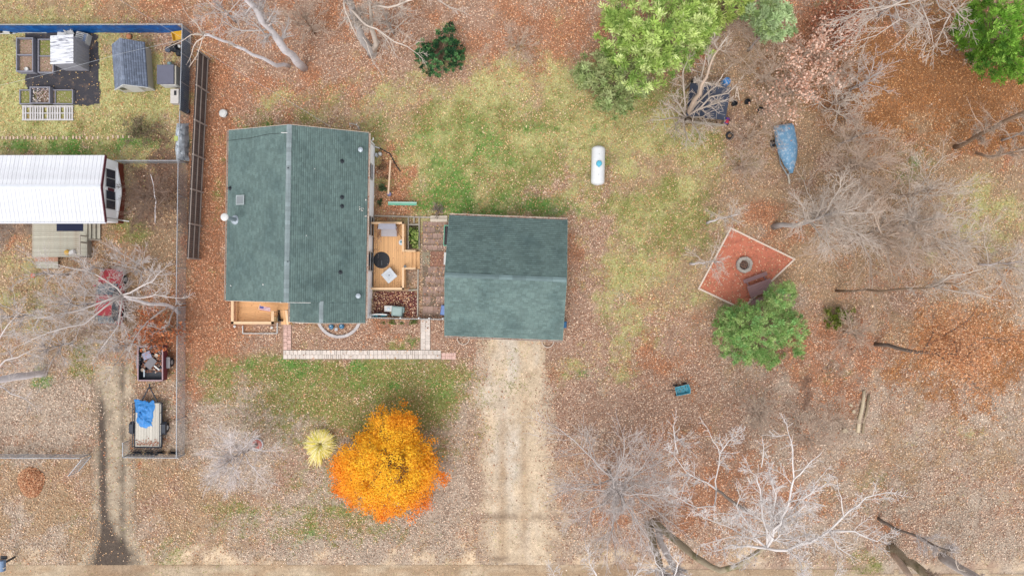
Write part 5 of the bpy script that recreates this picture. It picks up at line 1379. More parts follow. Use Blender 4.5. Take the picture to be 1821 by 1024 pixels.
# mobile home
M_mroof = mat('white_metal_roof', C(248, 248, 252), .45, .05, .8, rand=.04, bump=.05, rgb2=C(222, 222, 226), s2=1.1, t2=(.5, .75))
M_maroon = mat('maroon_trim', C(108, 52, 62), .6, .08); M_brick = mat('brick_red_skirting', C(142, 70, 52), .85, .2, 8)
p = P(100, 340); mh = thing('mobile_home', 'white mobile home with ribbed metal roof and maroon trim', 'mobile home', p)
x1 = -28.15; x0 = -38.4; y0, y1 = 4.56, 9.18; yr = (y0 + y1) / 2 + .05; ZE, ZRr = 2.7, 3.2
wx = x1 - .25
mb = MB(); mb.box(x0 + .2, wx, y0 + .12, y1 - .12, .75, ZE - .06); mb.build('wall', M_wall, mh)
mb = MB(); mb.hexa([(wx - .08, y0 + .12, ZE - .06), (wx, y0 + .12, ZE - .06), (wx, y1 - .12, ZE - .06), (wx - .08, y1 - .12, ZE - .06), (wx - .08, yr - .05, ZRr - .1), (wx, yr - .05, ZRr - .1), (wx, yr + .05, ZRr - .1), (wx - .08, yr + .05, ZRr - .1)]); mb.build('gable', M_wall, mh)
mb = MB(); mb.box(x0 + .25, wx - .03, y0 + .15, y1 - .15, -.02, .75); mb.prism([(wx - .03, y0 + .6), (wx + .12, yr), (wx - .03, y1 - .6)], -.02, .3); mb.build('skirting', M_brick, mh)
mb = MB(); mb.prism([(wx, y0 + .5), (wx + .02, y0 + .5), (wx + .3, yr - .2), (wx + .3, yr + .2), (wx + .02, y1 - .5), (wx, y1 - .5)], .78, .9); mb.build('belly_panel', M_wall, mh)
for yy, ww in ((yr + .80, 1.3), (yr - .72, 1.3)):
    f_ = MB(); f_.box(wx, wx + .05, yy - ww / 2, yy + ww / 2, 1.15, 2.3); fr = f_.build('window', M_whitepaint, mh)
    for s in (-1, 1):
        mb = MB(); mb.box(wx + .051, wx + .07, yy + s * ww / 4 - ww / 4 + .03, yy + s * ww / 4 + ww / 4 - .03, 1.2, 2.25); mb.build('pane', M_glass, fr)
mb = MB(); mb.box(wx + .001, wx + .06, yr - .09, yr + .12, 1.3, 2.0); mb.build('shutter', M_maroon, mh)
pan = .285; n_ = int((x1 - x0) / pan)
mrf = MB(); mrf.slab([(x0, y0 + .02, ZE - .02), (x1 - .02, y0 + .02, ZE - .02), (x1 - .02, yr, ZRr - .02), (x0, yr, ZRr - .02)], .06); mrf.slab([(x0, yr, ZRr - .02), (x1 - .02, yr, ZRr - .02), (x1 - .02, y1 - .02, ZE - .02), (x0, y1 - .02, ZE - .02)], .06)
mrf = mrf.build('roof', M_whitepaint, mh)
def panel_mesh(ylo, zlo, yhi, zhi):
    mb = MB(); w = pan; pr = [(0, 0), (.018, .03), (.05, .03), (.068, 0), (w / 2 + .02, 0), (w / 2 + .03, .008), (w / 2 + .06, .008), (w / 2 + .07, 0), (w - .002, 0)]
    vv = [(x, ylo, zlo + z) for x, z in pr] + [(x, yhi, zhi + z) for x, z in pr]; n = len(pr)
    mb.add(vv, [(i, i + 1, n + i + 1, n + i) for i in range(n - 1)] + [tuple(range(n - 1, -1, -1))])
    return mesh_of(mb, 'roof_panel', M_mroof)
pa_, pb__ = panel_mesh(0, 0, yr - y0 - .06, ZRr - ZE - .01), panel_mesh(0, ZRr - ZE - .01, y1 - yr - .06, 0)
for k in range(n_):
    x = x1 - (k + 1) * pan
    piece('roof_panel', pa_, mrf, (x, y0, ZE)); piece('roof_panel', pb__, mrf, (x, yr + .06, ZE))
mb = MB(); mb.slab([(x0, yr - .17, ZRr + .0), (x1, yr - .17, ZRr + .0), (x1, yr, ZRr + .035), (x0, yr, ZRr + .035)], .02); mb.slab([(x0, yr, ZRr + .035), (x1, yr, ZRr + .035), (x1, yr + .17, ZRr), (x0, yr + .17, ZRr)], .02); mb.build('ridge_cap', mat('ridge_metal', C(236, 238, 244), .45, .06), mrf)
mb = MB(); mb.bar((x1 + .03, y0, ZE - .02), (x1 + .03, yr, ZRr - .02), .06, .2); mb.build('rake_trim', M_maroon, mrf)
mb = MB(); mb.bar((x1 + .03, yr, ZRr - .02), (x1 + .03, y1, ZE - .02), .06, .2); mb.build('rake_trim', M_maroon, mrf)
mb = MB(); mb.box(x0, x1, y0 - .1, y0 - .015, ZE - .14, ZE - .03); mb.build('gutter', M_white, mrf)
mb = MB(); mb.box(x0, x1, y0 - .015, y0 + .02, ZE - .12, ZE + .0); mb.build('eave_trim', mat('dark_eave_trim', C(94, 94, 112), .6, .05), mrf)
mb = MB(); mb.tube([(x1 - .1, y0 - .05, ZE - .12), (wx + .05, y0 + .35, ZE - .5), (wx + .06, y0 + .35, .3), (wx + .45, y0 + .3, .12)], .045, 7); mb.build('downspout', M_whitepaint, mh)
# deck of the mobile home
M_old = mat('grey_old_board', C(202, 196, 178), .85, .14, 4.0, rand=.1, stretch=(1, 7, 1), rgb2=C(176, 146, 124), s2=1.2, t2=(.56, .7), bump=.2)
DZ2 = .6; a = P(57, 457, DZ2); b = P(155, 392, DZ2)
md = thing('deck', 'weathered grey porch deck below the white mobile home', 'deck', ((a.x + b.x) / 2, (a.y + b.y) / 2, 0))
boards(a.x, b.x, a.y, b.y, DZ2, 'x', .14, M_old, md, 51)
mb = MB(); mb.box(a.x + .03, b.x - .03, a.y + .02, a.y + .06, 0, DZ2 - .04); mb.box(b.x - .07, b.x - .03, a.y + .07, b.y, 0, DZ2 - .04); mb.box(a.x + .03, a.x + .07, a.y + .07, b.y, 0, DZ2 - .04); mb.build('skirt', M_greywood, md)
mb = MB(); mb.bar((b.x - .06, a.y - .05, 1.35), (b.x - .06, b.y - 1.1, 1.35), .1, .04); mb.build('cap_rail', M_greywood, md)
for yy in (a.y, (a.y + b.y) / 2 - .3, b.y - 1.15):
    mb = MB(); mb.box(b.x - .11, b.x - .02, yy - .045, yy + .045, 0, 1.32); mb.build('post', M_greywood, md)
for k in range(3):
    z = .45 - k * .15; q0, q1 = P(154 + k * 8.3, 425, z), P(161.5 + k * 8.3, 396, z); mb = MB(); mb.box(q0.x, q1.x, q0.y, q1.y, z - .04, z); mb.build('step_board', M_old, md)
mb = MB(); q0, q1 = P(153, 427, .5), P(179, 427, .1); mb.bar((q0.x, q0.y, .42), (q1.x, q1.y, .06), .05, .2); mb.build('stringer', M_greywood, md)
for k, (y_a, y_b, m_) in enumerate(((457, 465, mat('pinkish_step', C(196, 150, 124), .85, .15, 5)), (465, 472, M_old), (472, 477, M_old))):
    z = .45 - k * .15; q0, q1 = P(62 + k * 1.5, y_b, z), P(103, y_a, z); mb = MB(); mb.box(q0.x, q1.x, q0.y, q1.y - .005, z - .04, z); mb.build('step_board', m_, md)
q0, q1 = P(101, 411, DZ2), P(148, 396, DZ2); mb = MB(); mb.box(q0.x, q1.x, q0.y, q1.y, DZ2 + .002, DZ2 + .025)
setp(mb.build('door_mat', mat('navy_mat', C(40, 46, 72), .95, .15, 20), origin=((q0.x + q1.x) / 2, (q0.y + q1.y) / 2, DZ2)), 'dark navy rectangular mat on the weathered grey deck', 'mat')
p = P(121, 449, DZ2); mb = MB(); mb.lathe([(.0, 0), (.17, .0), (.2, .1), (.16, .2), (.05, .24)], p + Vector((0, 0, .002)), 12); setp(mb.build('cushion', mat('yellow_fabric', C(240, 190, 90), .8, .1, 6), origin=p, smooth=True), 'yellow round cushion at the front edge of the grey deck', 'cushion')
p = P(130, 449, DZ2); mb = MB(frame(p, .3)); mb.hexa([(-.25, -.18, .002), (.25, -.2, .002), (.22, .2, .002), (-.2, .17, .002), (-.2, -.12, .3), (.2, -.15, .26), (.18, .14, .3), (-.14, .12, .24)]); setp(mb.build('white_bag', M_whitepaint, origin=p, bevel=.05), 'white crumpled bag beside the yellow cushion', 'bag')
# round fan / shovel leaning, orange
p = P(64, 490); sg = thing('reflector_stake', 'small orange plastic marker on a white stake in the grass', 'marker', p)
mb = MB(); mb.tube([P(57, 497), p + Vector((0, 0, .35))], .015, 6); mb.build('stake', M_whitepaint, sg)
mb = MB(frame(p, .5)); mb.prism([(-.16, -.1), (.05, -.2), (.2, .0), (.1, .18), (-.1, .16)], .34, .38); mb.build('plate', mat('orange_plastic', C(230, 122, 84), .5, .08), sg)

# metal roofed coop
M_gboard = mat('grey_shed_board', C(178, 176, 184), .8, .1, 5.0, rand=.06, stretch=(1, 1, 6))
p = P(139, 103); co = thing('garden_hut', 'grey board garden hut with stained white metal roof', 'shed', p)
bx0, bx1, by0, by1 = P(118, 0).x, P(159, 0).x, P(0, 126).y, P(0, 80).y
mb = MB(); mb.box(bx0, bx1, by0, by1, 0, 1.56); mb.build('wall', M_gboard, co)
nbd = 9
for k in range(nbd):
    y_ = by0 + (by1 - by0) * k / nbd; mb = MB(); mb.box(bx1 + .001, bx1 + .022, y_ + .006, y_ + (by1 - by0) / nbd - .006, .04, 1.55); mb.build('board', M_gboard, co)
    x_ = bx0 + (bx1 - bx0) * k / nbd; mb = MB(); mb.box(x_ + .006, x_ + (bx1 - bx0) / nbd - .006, by0 - .022, by0 - .001, .04, 1.55); mb.build('board', M_gboard, co)
zr0, zr1 = 1.62, 1.86
M_stain = mat('stained_white_metal', C(246, 246, 250), .45, .04, 1.0, rgb2=C(128, 128, 142), s2=1.5, t2=(.5, .62), stretch=(.8, 7, 1))
for k in range(9):
    y_ = by0 - .06 + (by1 - by0 + .12) * k / 9; w_ = (by1 - by0 + .12) / 9
    mb = MB(); xa, xb = bx0 - .08, bx1 + .02
    pr = [(0, 0), (w_ * .25, 0), (w_ * .35, .02), (w_ * .55, .02), (w_ * .65, 0), (w_ - .001, 0)]
    vv = [(xa, y_ + q, zr0 + z) for q, z in pr] + [(xb, y_ + q, zr1 + z) for q, z in pr] + [(xa, y_ + q, zr0 + z - .012) for q, z in pr] + [(xb, y_ + q, zr1 + z - .012) for q, z in pr]
    n = len(pr); ff = []
    for i in range(n - 1): ff += [(i, n + i, n + i + 1, i + 1), (2 * n + i, 2 * n + i + 1, 3 * n + i + 1, 3 * n + i), (i, i + 1, 2 * n + i + 1, 2 * n + i), (n + i, 3 * n + i, 3 * n + i + 1, n + i + 1)]
    mb.add(vv, ff); mb.build('roof_panel', M_stain, co)
mb = MB(); mb.hexa([(bx0, by0, 1.561), (bx1, by0, 1.561), (bx1, by1, 1.561), (bx0, by1, 1.561), (bx0, by0, zr0 - .02), (bx1, by0, zr1 - .02), (bx1, by1, zr1 - .02), (bx0, by1, zr0 - .02)]); mb.build('gable', M_gboard, co)
# white plastic furniture behind the hut
p = P(152, 72); pl = thing('plastic_crate', 'white slatted plastic crate with a grey lid behind the garden hut', 'crate', p); MCt = frame(p, -.25)
for k in range(5):
    mb = MB(MCt); mb.box(-.42, .42, -.34 + k * .14, -.25 + k * .14, .5, .54); mb.build('slat', M_whitepaint, pl)
mb = MB(MCt); mb.box(-.42, -.37, -.34, .4, 0, .499); mb.box(.37, .42, -.34, .4, 0, .499); mb.box(-.36, .36, .36, .4, 0, .499); mb.box(-.36, .36, -.34, -.3, 0, .499); mb.build('body', M_whitepaint, pl)
mb = MB(MCt); mb.box(.18, .36, -.28, .3, .541, .56); mb.build('lid', mat('grey_blue_plastic', C(150, 164, 190), .5, .06), pl)
p = P(131, 62); pl = thing('plastic_chair', 'white plastic chair tipped over against the blue tarp', 'chair', p); MCt = frame(p, .5)
mb = MB(MCt); mb.box(-.25, .25, -.25, .2, .4, .45); mb.build('seat', M_whitepaint, pl, bevel=.02)
mb = MB(MCt); mb.hexa([(-.25, .2, .4), (.25, .2, .4), (.25, .25, .4), (-.25, .25, .4), (-.22, .34, .85), (.22, .34, .85), (.22, .38, .85), (-.22, .38, .85)]); mb.build('backrest', M_whitepaint, pl)
for sx_ in (-.22, .22):
    for sy_ in (-.22, .18): mb = MB(MCt); mb.tube([(sx_, sy_, .4), (sx_ * 1.15, sy_ * 1.15, 0)], .025, 6); mb.build('leg', M_whitepaint, pl)
    mb = MB(MCt); mb.box(sx_ - .03, sx_ + .03, -.2, .24, .62, .65); mb.build('armrest', M_whitepaint, pl)
p = P(114, 65); mb = MB(frame(p, -.1)); mb.box(-.3, .3, -.2, .2, 0, .35); setp(mb.build('plastic_tub', M_whitepaint, origin=p, bevel=.05), 'white plastic tub left of the tipped plastic chair', 'tub')
p = P(60, 58.5); mb = MB(frame(p, 0)); mb.box(-1.1, 1.0, -.05, .06, 0, .14); setp(mb.build('white_board', M_whitepaint, origin=p), 'long white board lying at the foot of the blue tarp', 'board')
# black weed cloth with bark
q = [(48, 58), (120, 56), (176, 60), (177, 120), (176, 186), (136, 189), (60, 186), (46, 150)]
setp(sheet('mulch_bed', q, .006, mat('black_bark_mulch', C(74, 72, 78), .95, .35, 18.0, bump=.8, bscale=40, rgb2=C(112, 98, 92), s2=2, t2=(.52, .68)), 61, step=2, jag=4), kind='structure')
# raised beds
M_rb = mat('raised_bed_board', C(158, 156, 166), .85, .12, 5, rand=.08); M_soil = mat('bed_soil', C(176, 146, 126), .95, .25, 14, bump=.6, bscale=30); M_soilg = mat('bed_soil_grassy', C(150, 150, 84), .95, .25, 14, bump=.6, bscale=30)
def raised_bed(label, x0, y0, x1, y1, h, cells, along, soils):
    a, b = P(x0, y1), P(x1, y0); t = thing('raised_bed', label, 'garden bed', ((a.x + b.x) / 2, (a.y + b.y) / 2, 0), 'grey raised beds in the neighbour garden'); w = .07
    for (xa, xb, ya, yb) in ((a.x, b.x, a.y, a.y + w), (a.x, b.x, b.y - w, b.y), (a.x, a.x + w, a.y + w, b.y - w), (b.x - w, b.x, a.y + w, b.y - w)):
        mb = MB(); mb.box(xa, xb, ya, yb, 0, h); mb.build('board', M_rb, t)
    for k in range(cells):
        if along == 'y':
            c0, c1 = a.y + (b.y - a.y) * k / cells, a.y + (b.y - a.y) * (k + 1) / cells; rc = (a.x + w, b.x - w, c0 + w / 2, c1 - w / 2)
            if k: mb = MB(); mb.box(a.x + w, b.x - w, c0 - w / 2, c0 + w / 2, 0, h - .02); mb.build('divider', M_rb, t)
        else:
            c0, c1 = a.x + (b.x - a.x) * k / cells, a.x + (b.x - a.x) * (k + 1) / cells; rc = (c0 + w / 2, c1 - w / 2, a.y + w, b.y - w)
            if k: mb = MB(); mb.box(c0 - w / 2, c0 + w / 2, a.y + w, b.y - w, 0, h - .02); mb.build('divider', M_rb, t)
        mb = MB(); mb.box(rc[0] + .001, rc[1] - .001, rc[2] + .001, rc[3] - .001, 0, h * .5); mb.build('soil', soils[k % len(soils)], t)
        rr_ = random.Random(k + int(x0)); bits('soil_litter', [Vector((rr_.uniform(rc[0] + .05, rc[1] - .05), rr_.uniform(rc[2] + .05, rc[3] - .05), h * .5 + .01)) for q in range(130)], .035, [(210, 180, 150), (170, 136, 112), (130, 150, 80), (226, 206, 186)], t, k + 3)
    return t
raised_bed('tall two cell grey raised bed at the far left, below the blue tarp', 38, 72, 68, 132, .55, 2, 'y', [M_soil])
raised_bed('two cell grey raised bed half hidden by the garden hut', 72, 72, 100, 132, .3, 2, 'y', [M_soil, M_soilg])
raised_bed('low three cell grey raised bed in a row above the pallet', 38, 161, 133, 187, .22, 3, 'x', [M_soilg, M_soil, M_soilg])
a, b = P(61, 187), P(97, 158); bx = thing('raised_box', 'taller grey planter box set on the middle of the row of beds', 'planter', ((a.x + b.x) / 2, (a.y + b.y) / 2, 0))
for (xa, xb, ya, yb) in ((a.x, a.x + .08, a.y, b.y), (b.x - .08, b.x, a.y, b.y), (a.x + .081, b.x - .081, b.y - .08, b.y), (a.x + .081, b.x - .081, a.y, a.y + .05)):
    mb = MB(); mb.box(xa, xb, ya, yb, .0, .5); mb.build('board', M_rb, bx)
rr_ = random.Random(8); bits('dry_plants', [Vector((rr_.uniform(a.x + .15, b.x - .15), rr_.uniform(a.y + .1, b.y - .1), rr_.uniform(.25, .5))) for q in range(170)], .055, [(226, 210, 200), (200, 170, 156), (150, 120, 106), (236, 226, 216)], bx, 9)
p = P(55, 127); mb = MB(); mb.lathe([(.12, .28), (.15, .5), (.13, .52), (.1, .46), (0, .44)], p, 14, cap=False); setp(mb.build('flower_pot', M_whitepaint, origin=p), 'small white pot in the corner of the left raised bed', 'pot')
# pallet
p = P(86, 202); plt = thing('pallet_walk', 'white slatted pallet lying below the three cell bed', 'pallet', p); a, b = P(41, 215), P(132, 189)
M_pal = mat('white_pallet_slat', C(222, 216, 214), .8, .14, 5, rand=.1); n_ = 21; r = random.Random(2)
for k in range(n_):
    x = a.x + .08 + (b.x - a.x - .16) * k / (n_ - 1)
    if k in (2, 9, 16): continue
    mb = MB(); mb.box(x - .055, x + .055, a.y + .05, b.y - .05, .1, .12); mb.build('slat', M_pal, plt)
for y in (a.y + .08, (a.y + b.y) / 2, b.y - .08):
    mb = MB(); mb.box(a.x, b.x, y - .04, y + .04, .005, .099); mb.build('runner', M_pal, plt)
for y in (a.y + .02, b.y - .02):
    mb = MB(); mb.box(a.x, b.x, y - .03, y + .03, .121, .14); mb.build('edge_board', M_pal, plt)
# grey shingle shed
p = P(247, 127); sh = thing('garden_shed', 'cream garden shed with grey blue shingle gable roof', 'shed', p); MSh = frame(p, math.radians(4))
M_gsh = mat('grey_shingle', C(148, 158, 178), .9, .12, 2.0, island=.22, bump=.3, bscale=40); M_cream = mat('cream_wall', C(220, 212, 196), .7, .06, 4); hw_, hl_ = 1.02, 1.5
mb = MB(MSh); mb.box(-hw_, hw_, -hl_, hl_, 0, 1.25); wl = mb.build('wall', M_cream, sh)
for v in (-hl_, hl_ - .06):
    mb = MB(MSh); mb.hexa([(-hw_, v, 1.251), (hw_, v, 1.251), (hw_, v + .06, 1.251), (-hw_, v + .06, 1.251), (-.03, v, 2.1), (.03, v, 2.1), (.03, v + .06, 2.1), (-.03, v + .06, 2.1)]); mb.build('gable', M_white, sh)
hwr, zr_, ze_ = 1.18, 2.2, 1.2
mb = MB(MSh); mb.slab([(-hwr, -hl_ - .12, ze_), (0, -hl_ - .12, zr_), (0, hl_ + .12, zr_), (-hwr, hl_ + .12, ze_)], .06); mb.slab([(0, -hl_ - .12, zr_), (hwr, -hl_ - .12, ze_), (hwr, hl_ + .12, ze_), (0, hl_ + .12, zr_)], .06); rf_ = mb.build('roof', mat('grey_felt', C(86, 92, 110), .9, .1), sh)
shingle_plane(MSh, (-hwr, hl_ + .12, ze_), (-hwr, -hl_ - .12, ze_), (hwr, 0, zr_ - ze_), rf_, M_gsh, expo=.16, tab=.22, seed=51); shingle_plane(MSh, (hwr, -hl_ - .12, ze_), (hwr, hl_ + .12, ze_), (-hwr, 0, zr_ - ze_), rf_, M_gsh, expo=.16, tab=.22, seed=52)
ridge_caps(MSh, (0, hl_ + .12, zr_), (0, -hl_ - .12, zr_), rf_, M_gsh, w=.22, pitch=.85, seed=53)
mb = MB(MSh); mb.box(-.45, .0, -hl_ - .04, -hl_ - .001, .05, 1.6); mb.build('door', M_whitepaint, sh); mb = MB(MSh); mb.box(.002, .45, -hl_ - .04, -hl_ - .001, .05, 1.6); mb.build('door', M_whitepaint, sh)
for s in (-.75, .75):
    mb = MB(MSh); mb.box(s - .17, s + .17, -hl_ - .03, -hl_ - .001, .7, 1.15); mb.build('window', M_glass, sh)
mb = MB(MSh); mb.bar((-hwr, -hl_ - .14, ze_ - .03), (0, -hl_ - .14, zr_ - .03), .04, .12); mb.build('bargeboard', M_whitepaint, rf_); mb = MB(MSh); mb.bar((0, -hl_ - .14, zr_ - .03), (hwr, -hl_ - .14, ze_ - .03), .04, .12); mb.build('bargeboard', M_whitepaint, rf_)
for s in (-1, 1): mb = MB(MSh); mb.box(s * hw_ - .05 + (.04 if s > 0 else -.04), s * hw_ + .05 + (.04 if s > 0 else -.04), -hl_ - .02, -hl_ + .1, 0, 1.2); mb.build('corner_trim', M_whitepaint, sh)
# storage box
p = P(309, 141); sb = thing('storage_box', 'small storage box with flat slate grey lid by the fence', 'storage box', p); a, b = P(294, 157), P(325, 125)
mb = MB(); mb.box(a.x, b.x, a.y, b.y, 0, 1.0); mb.build('body', M_cream, sb)
mb = MB(); mb.slab([(a.x - .04, a.y - .04, 1.12), (b.x - .1, a.y - .04, 1.16), (b.x - .1, b.y + .02, 1.16), (a.x - .04, b.y + .02, 1.12)], .1); mb.build('lid', mat('slate_lid', C(112, 112, 128), .6, .08, 4), sb)
mb = MB(); mb.box(a.x + .1, b.x - .1, a.y - .03, a.y - .001, .15, .85); mb.build('door', M_whitepaint, sb)
p = P(306, 117); mb = MB(); mb.lathe([(.14, 0), (.17, .4), (.1, .5), (0, .5)], p, 12, cap=False); setp(mb.build('watering_can', mat('pale_teal', C(160, 190, 190), .4, .05), origin=p), 'pale teal watering can on the ground behind the storage box', 'watering can')
# black bags, yellow barrow, grey boxes by the corner
for k, (x, y, s, m_, nm, lab) in enumerate(((312, 88, .32, M_black, 'rubbish_bag', 'big black rubbish bag in the fence corner'), (302, 90, .24, mat('slate_bag', C(92, 100, 116), .5, .1), 'rubbish_bag', 'slate grey rubbish bag left of the black one'), (321, 96, .26, M_black, 'rubbish_bag', 'black rubbish bag below the big one'), (320, 84, .15, M_whitepaint, 'rubbish_bag', 'small white bag beside the navy screen'))):
    p = P(x, y); r = random.Random(k); mb = MB(); n1_, n2_ = 7, 10; vv = []; ff = []
    for i in range(n1_):
        ph = math.pi * i / (n1_ - 1)
        for j in range(n2_): t = 2 * math.pi * j / n2_; q = 1 + r.uniform(-.14, .14); vv.append(p + Vector((s * q * math.sin(ph) * math.cos(t), s * q * math.sin(ph) * math.sin(t), s * .8 - s * .8 * math.cos(ph) * q + .01)))
    for i in range(n1_ - 1):
        for j in range(n2_): ff.append((i * n2_ + j, i * n2_ + (j + 1) % n2_, (i + 1) * n2_ + (j + 1) % n2_, (i + 1) * n2_ + j))
    mb.add(vv, ff); setp(mb.build(nm, m_, origin=p), lab, 'bag', 'bags in the fence corner')
p = P(322, 69); wb = thing('wheelbarrow', 'yellow wheelbarrow parked in the corner of the tarp fence', 'wheelbarrow', p); MW = frame(p, .2)
mb = MB(MW); mb.add([(-.3, -.22, .3), (.3, -.2, .3), (.3, .2, .3), (-.3, .22, .3), (-.38, -.34, .58), (.45, -.3, .6), (.45, .3, .6), (-.38, .34, .58), (-.35, -.31, .58), (.41, -.27, .6), (.41, .27, .6), (-.35, .31, .58), (-.28, -.2, .34), (.28, -.18, .34), (.28, .18, .34), (-.28, .2, .34)], [(3, 2, 1, 0), (0, 1, 5, 4), (1, 2, 6, 5), (2, 3, 7, 6), (3, 0, 4, 7)] + [(4 + i, 4 + (i + 1) % 4, 8 + (i + 1) % 4, 8 + i) for i in range(4)] + [(8 + i, 8 + (i + 1) % 4, 12 + (i + 1) % 4, 12 + i) for i in range(4)] + [(12, 13, 14, 15)]); mb.build('tray', mat('barrow_yellow', C(244, 190, 66), .5, .08), wb)
mb = MB(MW); mb.tube([(.55, -.05, .18), (.55, .05, .18)], .18, 14); mb.build('wheel', M_black, wb)
for s in (-1, 1): mb = MB(MW); mb.tube([(.55, .07 * s, .18), (-.2, .2 * s, .3), (-.8, .28 * s, .5)], .018, 6); mb.build('handle', M_greywood, wb); mb = MB(MW); mb.tube([(-.25, .2 * s, .3), (-.28, .22 * s, 0)], .018, 6); mb.build('leg', M_black, wb)
p = P(231, 66); mb = MB(); mb.lathe([(.17, 0), (.2, .12), (.18, .2), (.06, .24), (.0, .23)], p, 16, cap=False); setp(mb.build('pumpkin', mat('orange_skin', C(222, 150, 106), .6, .1, 6), origin=p, smooth=True), 'single orange pumpkin on the grass above the shingle shed', 'pumpkin')
p = P(317, 174); bg = thing('cooler_chest', 'white chest with an open dark slot below the storage box', 'chest', p); mb = MB(frame(p)); mb.box(-.32, .3, -.55, .5, 0, .55); mb.build('body', mat('dirty_white', C(226, 218, 210), .6, .1, 5), bg, bevel=.04); mb = MB(frame(p)); mb.box(-.03, .14, .02, .36, .551, .57); mb.build('hatch', M_black, bg)
p = P(335, 199); mb = MB(); mb.lathe([(.1, 0), (.18, .05), (.2, .3), (.15, .33), (0, .3)], p, 14, cap=False); setp(mb.build('gazing_ball_stand', mat('slate_bag', C(92, 100, 116)), origin=p), 'dark slate garden urn at the end of the navy screen', 'urn')
# covered pile by the fence
p = P(325, 253); cp = thing('covered_pile', 'pile under a pale grey plastic sheet along the fence', 'covered pile', p); r = random.Random(5); vv = []; ff = []; n1_, n2_ = 18, 8
for i in range(n1_):
    for j in range(n2_):
        u = -1 + 2 * j / (n2_ - 1); v = -1 + 2 * i / (n1_ - 1); e = (1 - abs(u) ** 3) * (1 - abs(v) ** 6)
        vv.append((p.x + u * .46 + r.uniform(-.03, .03), p.y + v * 1.38, .01 + .62 * e + r.uniform(-.07, .07) * e))
for i in range(n1_ - 1):
    for j in range(n2_ - 1): ff.append((i * n2_ + j, i * n2_ + j + 1, (i + 1) * n2_ + j + 1, (i + 1) * n2_ + j))
mb = MB(); mb.add(vv, ff); mb.build('sheet', mat('pale_plastic_sheet', C(206, 214, 222), .35, .12, 4, rgb2=C(130, 140, 150), s2=3.0, t2=(.52, .62)), cp)
mb = MB(); mb.cbox(p + Vector((-.16, .12, .66)), (.26, .36, .06)); mb.build('green_patch', mat('lime_plastic', C(196, 206, 120), .5, .06), cp)
# black and white junk at the left end of the tarp
p = P(18, 57); wp = thing('tarped_woodpile', 'white sheeted pile with black bags at the left end of the blue tarp', 'covered pile', p)
mb = MB(); mb.hexa([p + Vector(q) for q in ((-.9, -.2, 0), (.45, -.2, 0), (.3, .3, 0), (-.9, .3, 0), (-.9, -.1, .4), (.2, -.1, .3), (.1, .25, .5), (-.9, .25, .55))]); mb.build('sheet', M_whitepaint, wp, bevel=.05)
for k, (dx, dy, z, s) in enumerate(((-.75, .12, .5, .14), (-.3, .08, .42, .13), (-.42, -.12, .36, .13), (.22, -.15, .22, .1))):
    mb = MB(); mb.lathe([(.0, -s), (s * .8, -s * .5), (s, 0), (s * .8, s * .5), (.0, s)], p + Vector((dx, dy, z)), 9, cap=False); mb.build('bag', M_black, wp)
# row of edging bricks across the lawn
M_eb = mat('edging_brick', C(240, 210, 184), .9, .12, 8, rand=.12); eb = bpy.data.objects.new('brick_edging', None); col.objects.link(eb); q0 = P(110, 246); eb.location = q0; ORG[eb.name] = q0; setp(eb, 'broken row of pale edging bricks across the neighbour lawn', 'edging')
mes = bevel_box_mesh('brick', .12, .22, .08, M_eb, .015); r = random.Random(7); x = -40
while x < 240:
    x += r.choice((6, 6, 7, 12, 7)) * (1 if x < 150 else 1.5)
    q = P(x, 245.5 + r.uniform(-.8, .8) - (x > 200) * 2); piece('brick', mes, eb, (q.x, q.y, -.01 + r.uniform(-.02, .02)), r.uniform(-.2, .2))
# red car under the tree
p = P(205, 527); car = thing('parked_car', 'red hatchback car parked under the bare branches', 'car', p); MCa = frame(p, math.radians(88)); M_car = mat('red_car_paint', C(206, 60, 72), .3, .1, 3, spec=.5); M_cg = mat('car_glass', C(128, 140, 148), .15, 0, spec=.6)
# +x = front (up in the picture)
secs = [(-2.02, .70, .42, .62), (-1.9, .82, .28, .86), (-1.3, .86, .25, .93), (-.2, .87, .24, .92), (.9, .86, .25, .9), (1.5, .83, .26, .8), (1.85, .74, .3, .66), (2.0, .58, .38, .52)]
vv = []; ff = []
for x, hw, zb, zt in secs: vv += [(x, -hw * .96, zb), (x, -hw, (zb + zt) / 2), (x, -hw * .93, zt - .05), (x, -hw * .72, zt), (x, 0, zt + .035), (x, hw * .72, zt), (x, hw * .93, zt - .05), (x, hw, (zb + zt) / 2), (x, hw * .96, zb)]
for i in range(len(secs) - 1):
    for j in range(9): ff.append((i * 9 + j, (i + 1) * 9 + j, (i + 1) * 9 + (j + 1) % 9, i * 9 + (j + 1) % 9))
ff += [tuple(range(9)), tuple(reversed(range((len(secs) - 1) * 9, len(secs) * 9)))]
mb = MB(MCa); mb.add(vv, ff); mb.build('body', M_car, car, smooth=True)
def quad_part(name, m, pts, t=.02):
    mb = MB(MCa); a_, b_, c_, d_ = [Vector(q) for q in pts]; n = (b_ - a_).cross(d_ - a_).normalized() * t; mb.hexa([a_ - n, b_ - n, c_ - n, d_ - n, a_, b_, c_, d_]); return mb.build(name, m, car)
quad_part('roof', M_car, [(-1.35, -.58, 1.40), (.12, -.58, 1.42), (.12, .58, 1.42), (-1.35, .58, 1.40)], .05)
quad_part('windshield', M_cg, [(.13, -.57, 1.4), (.95, -.70, .93), (.95, .70, .93), (.13, .57, 1.4)]); quad_part('rear_window', M_cg, [(-1.95, -.68, .9), (-1.37, -.57, 1.38), (-1.37, .57, 1.38), (-1.95, .68, .9)])
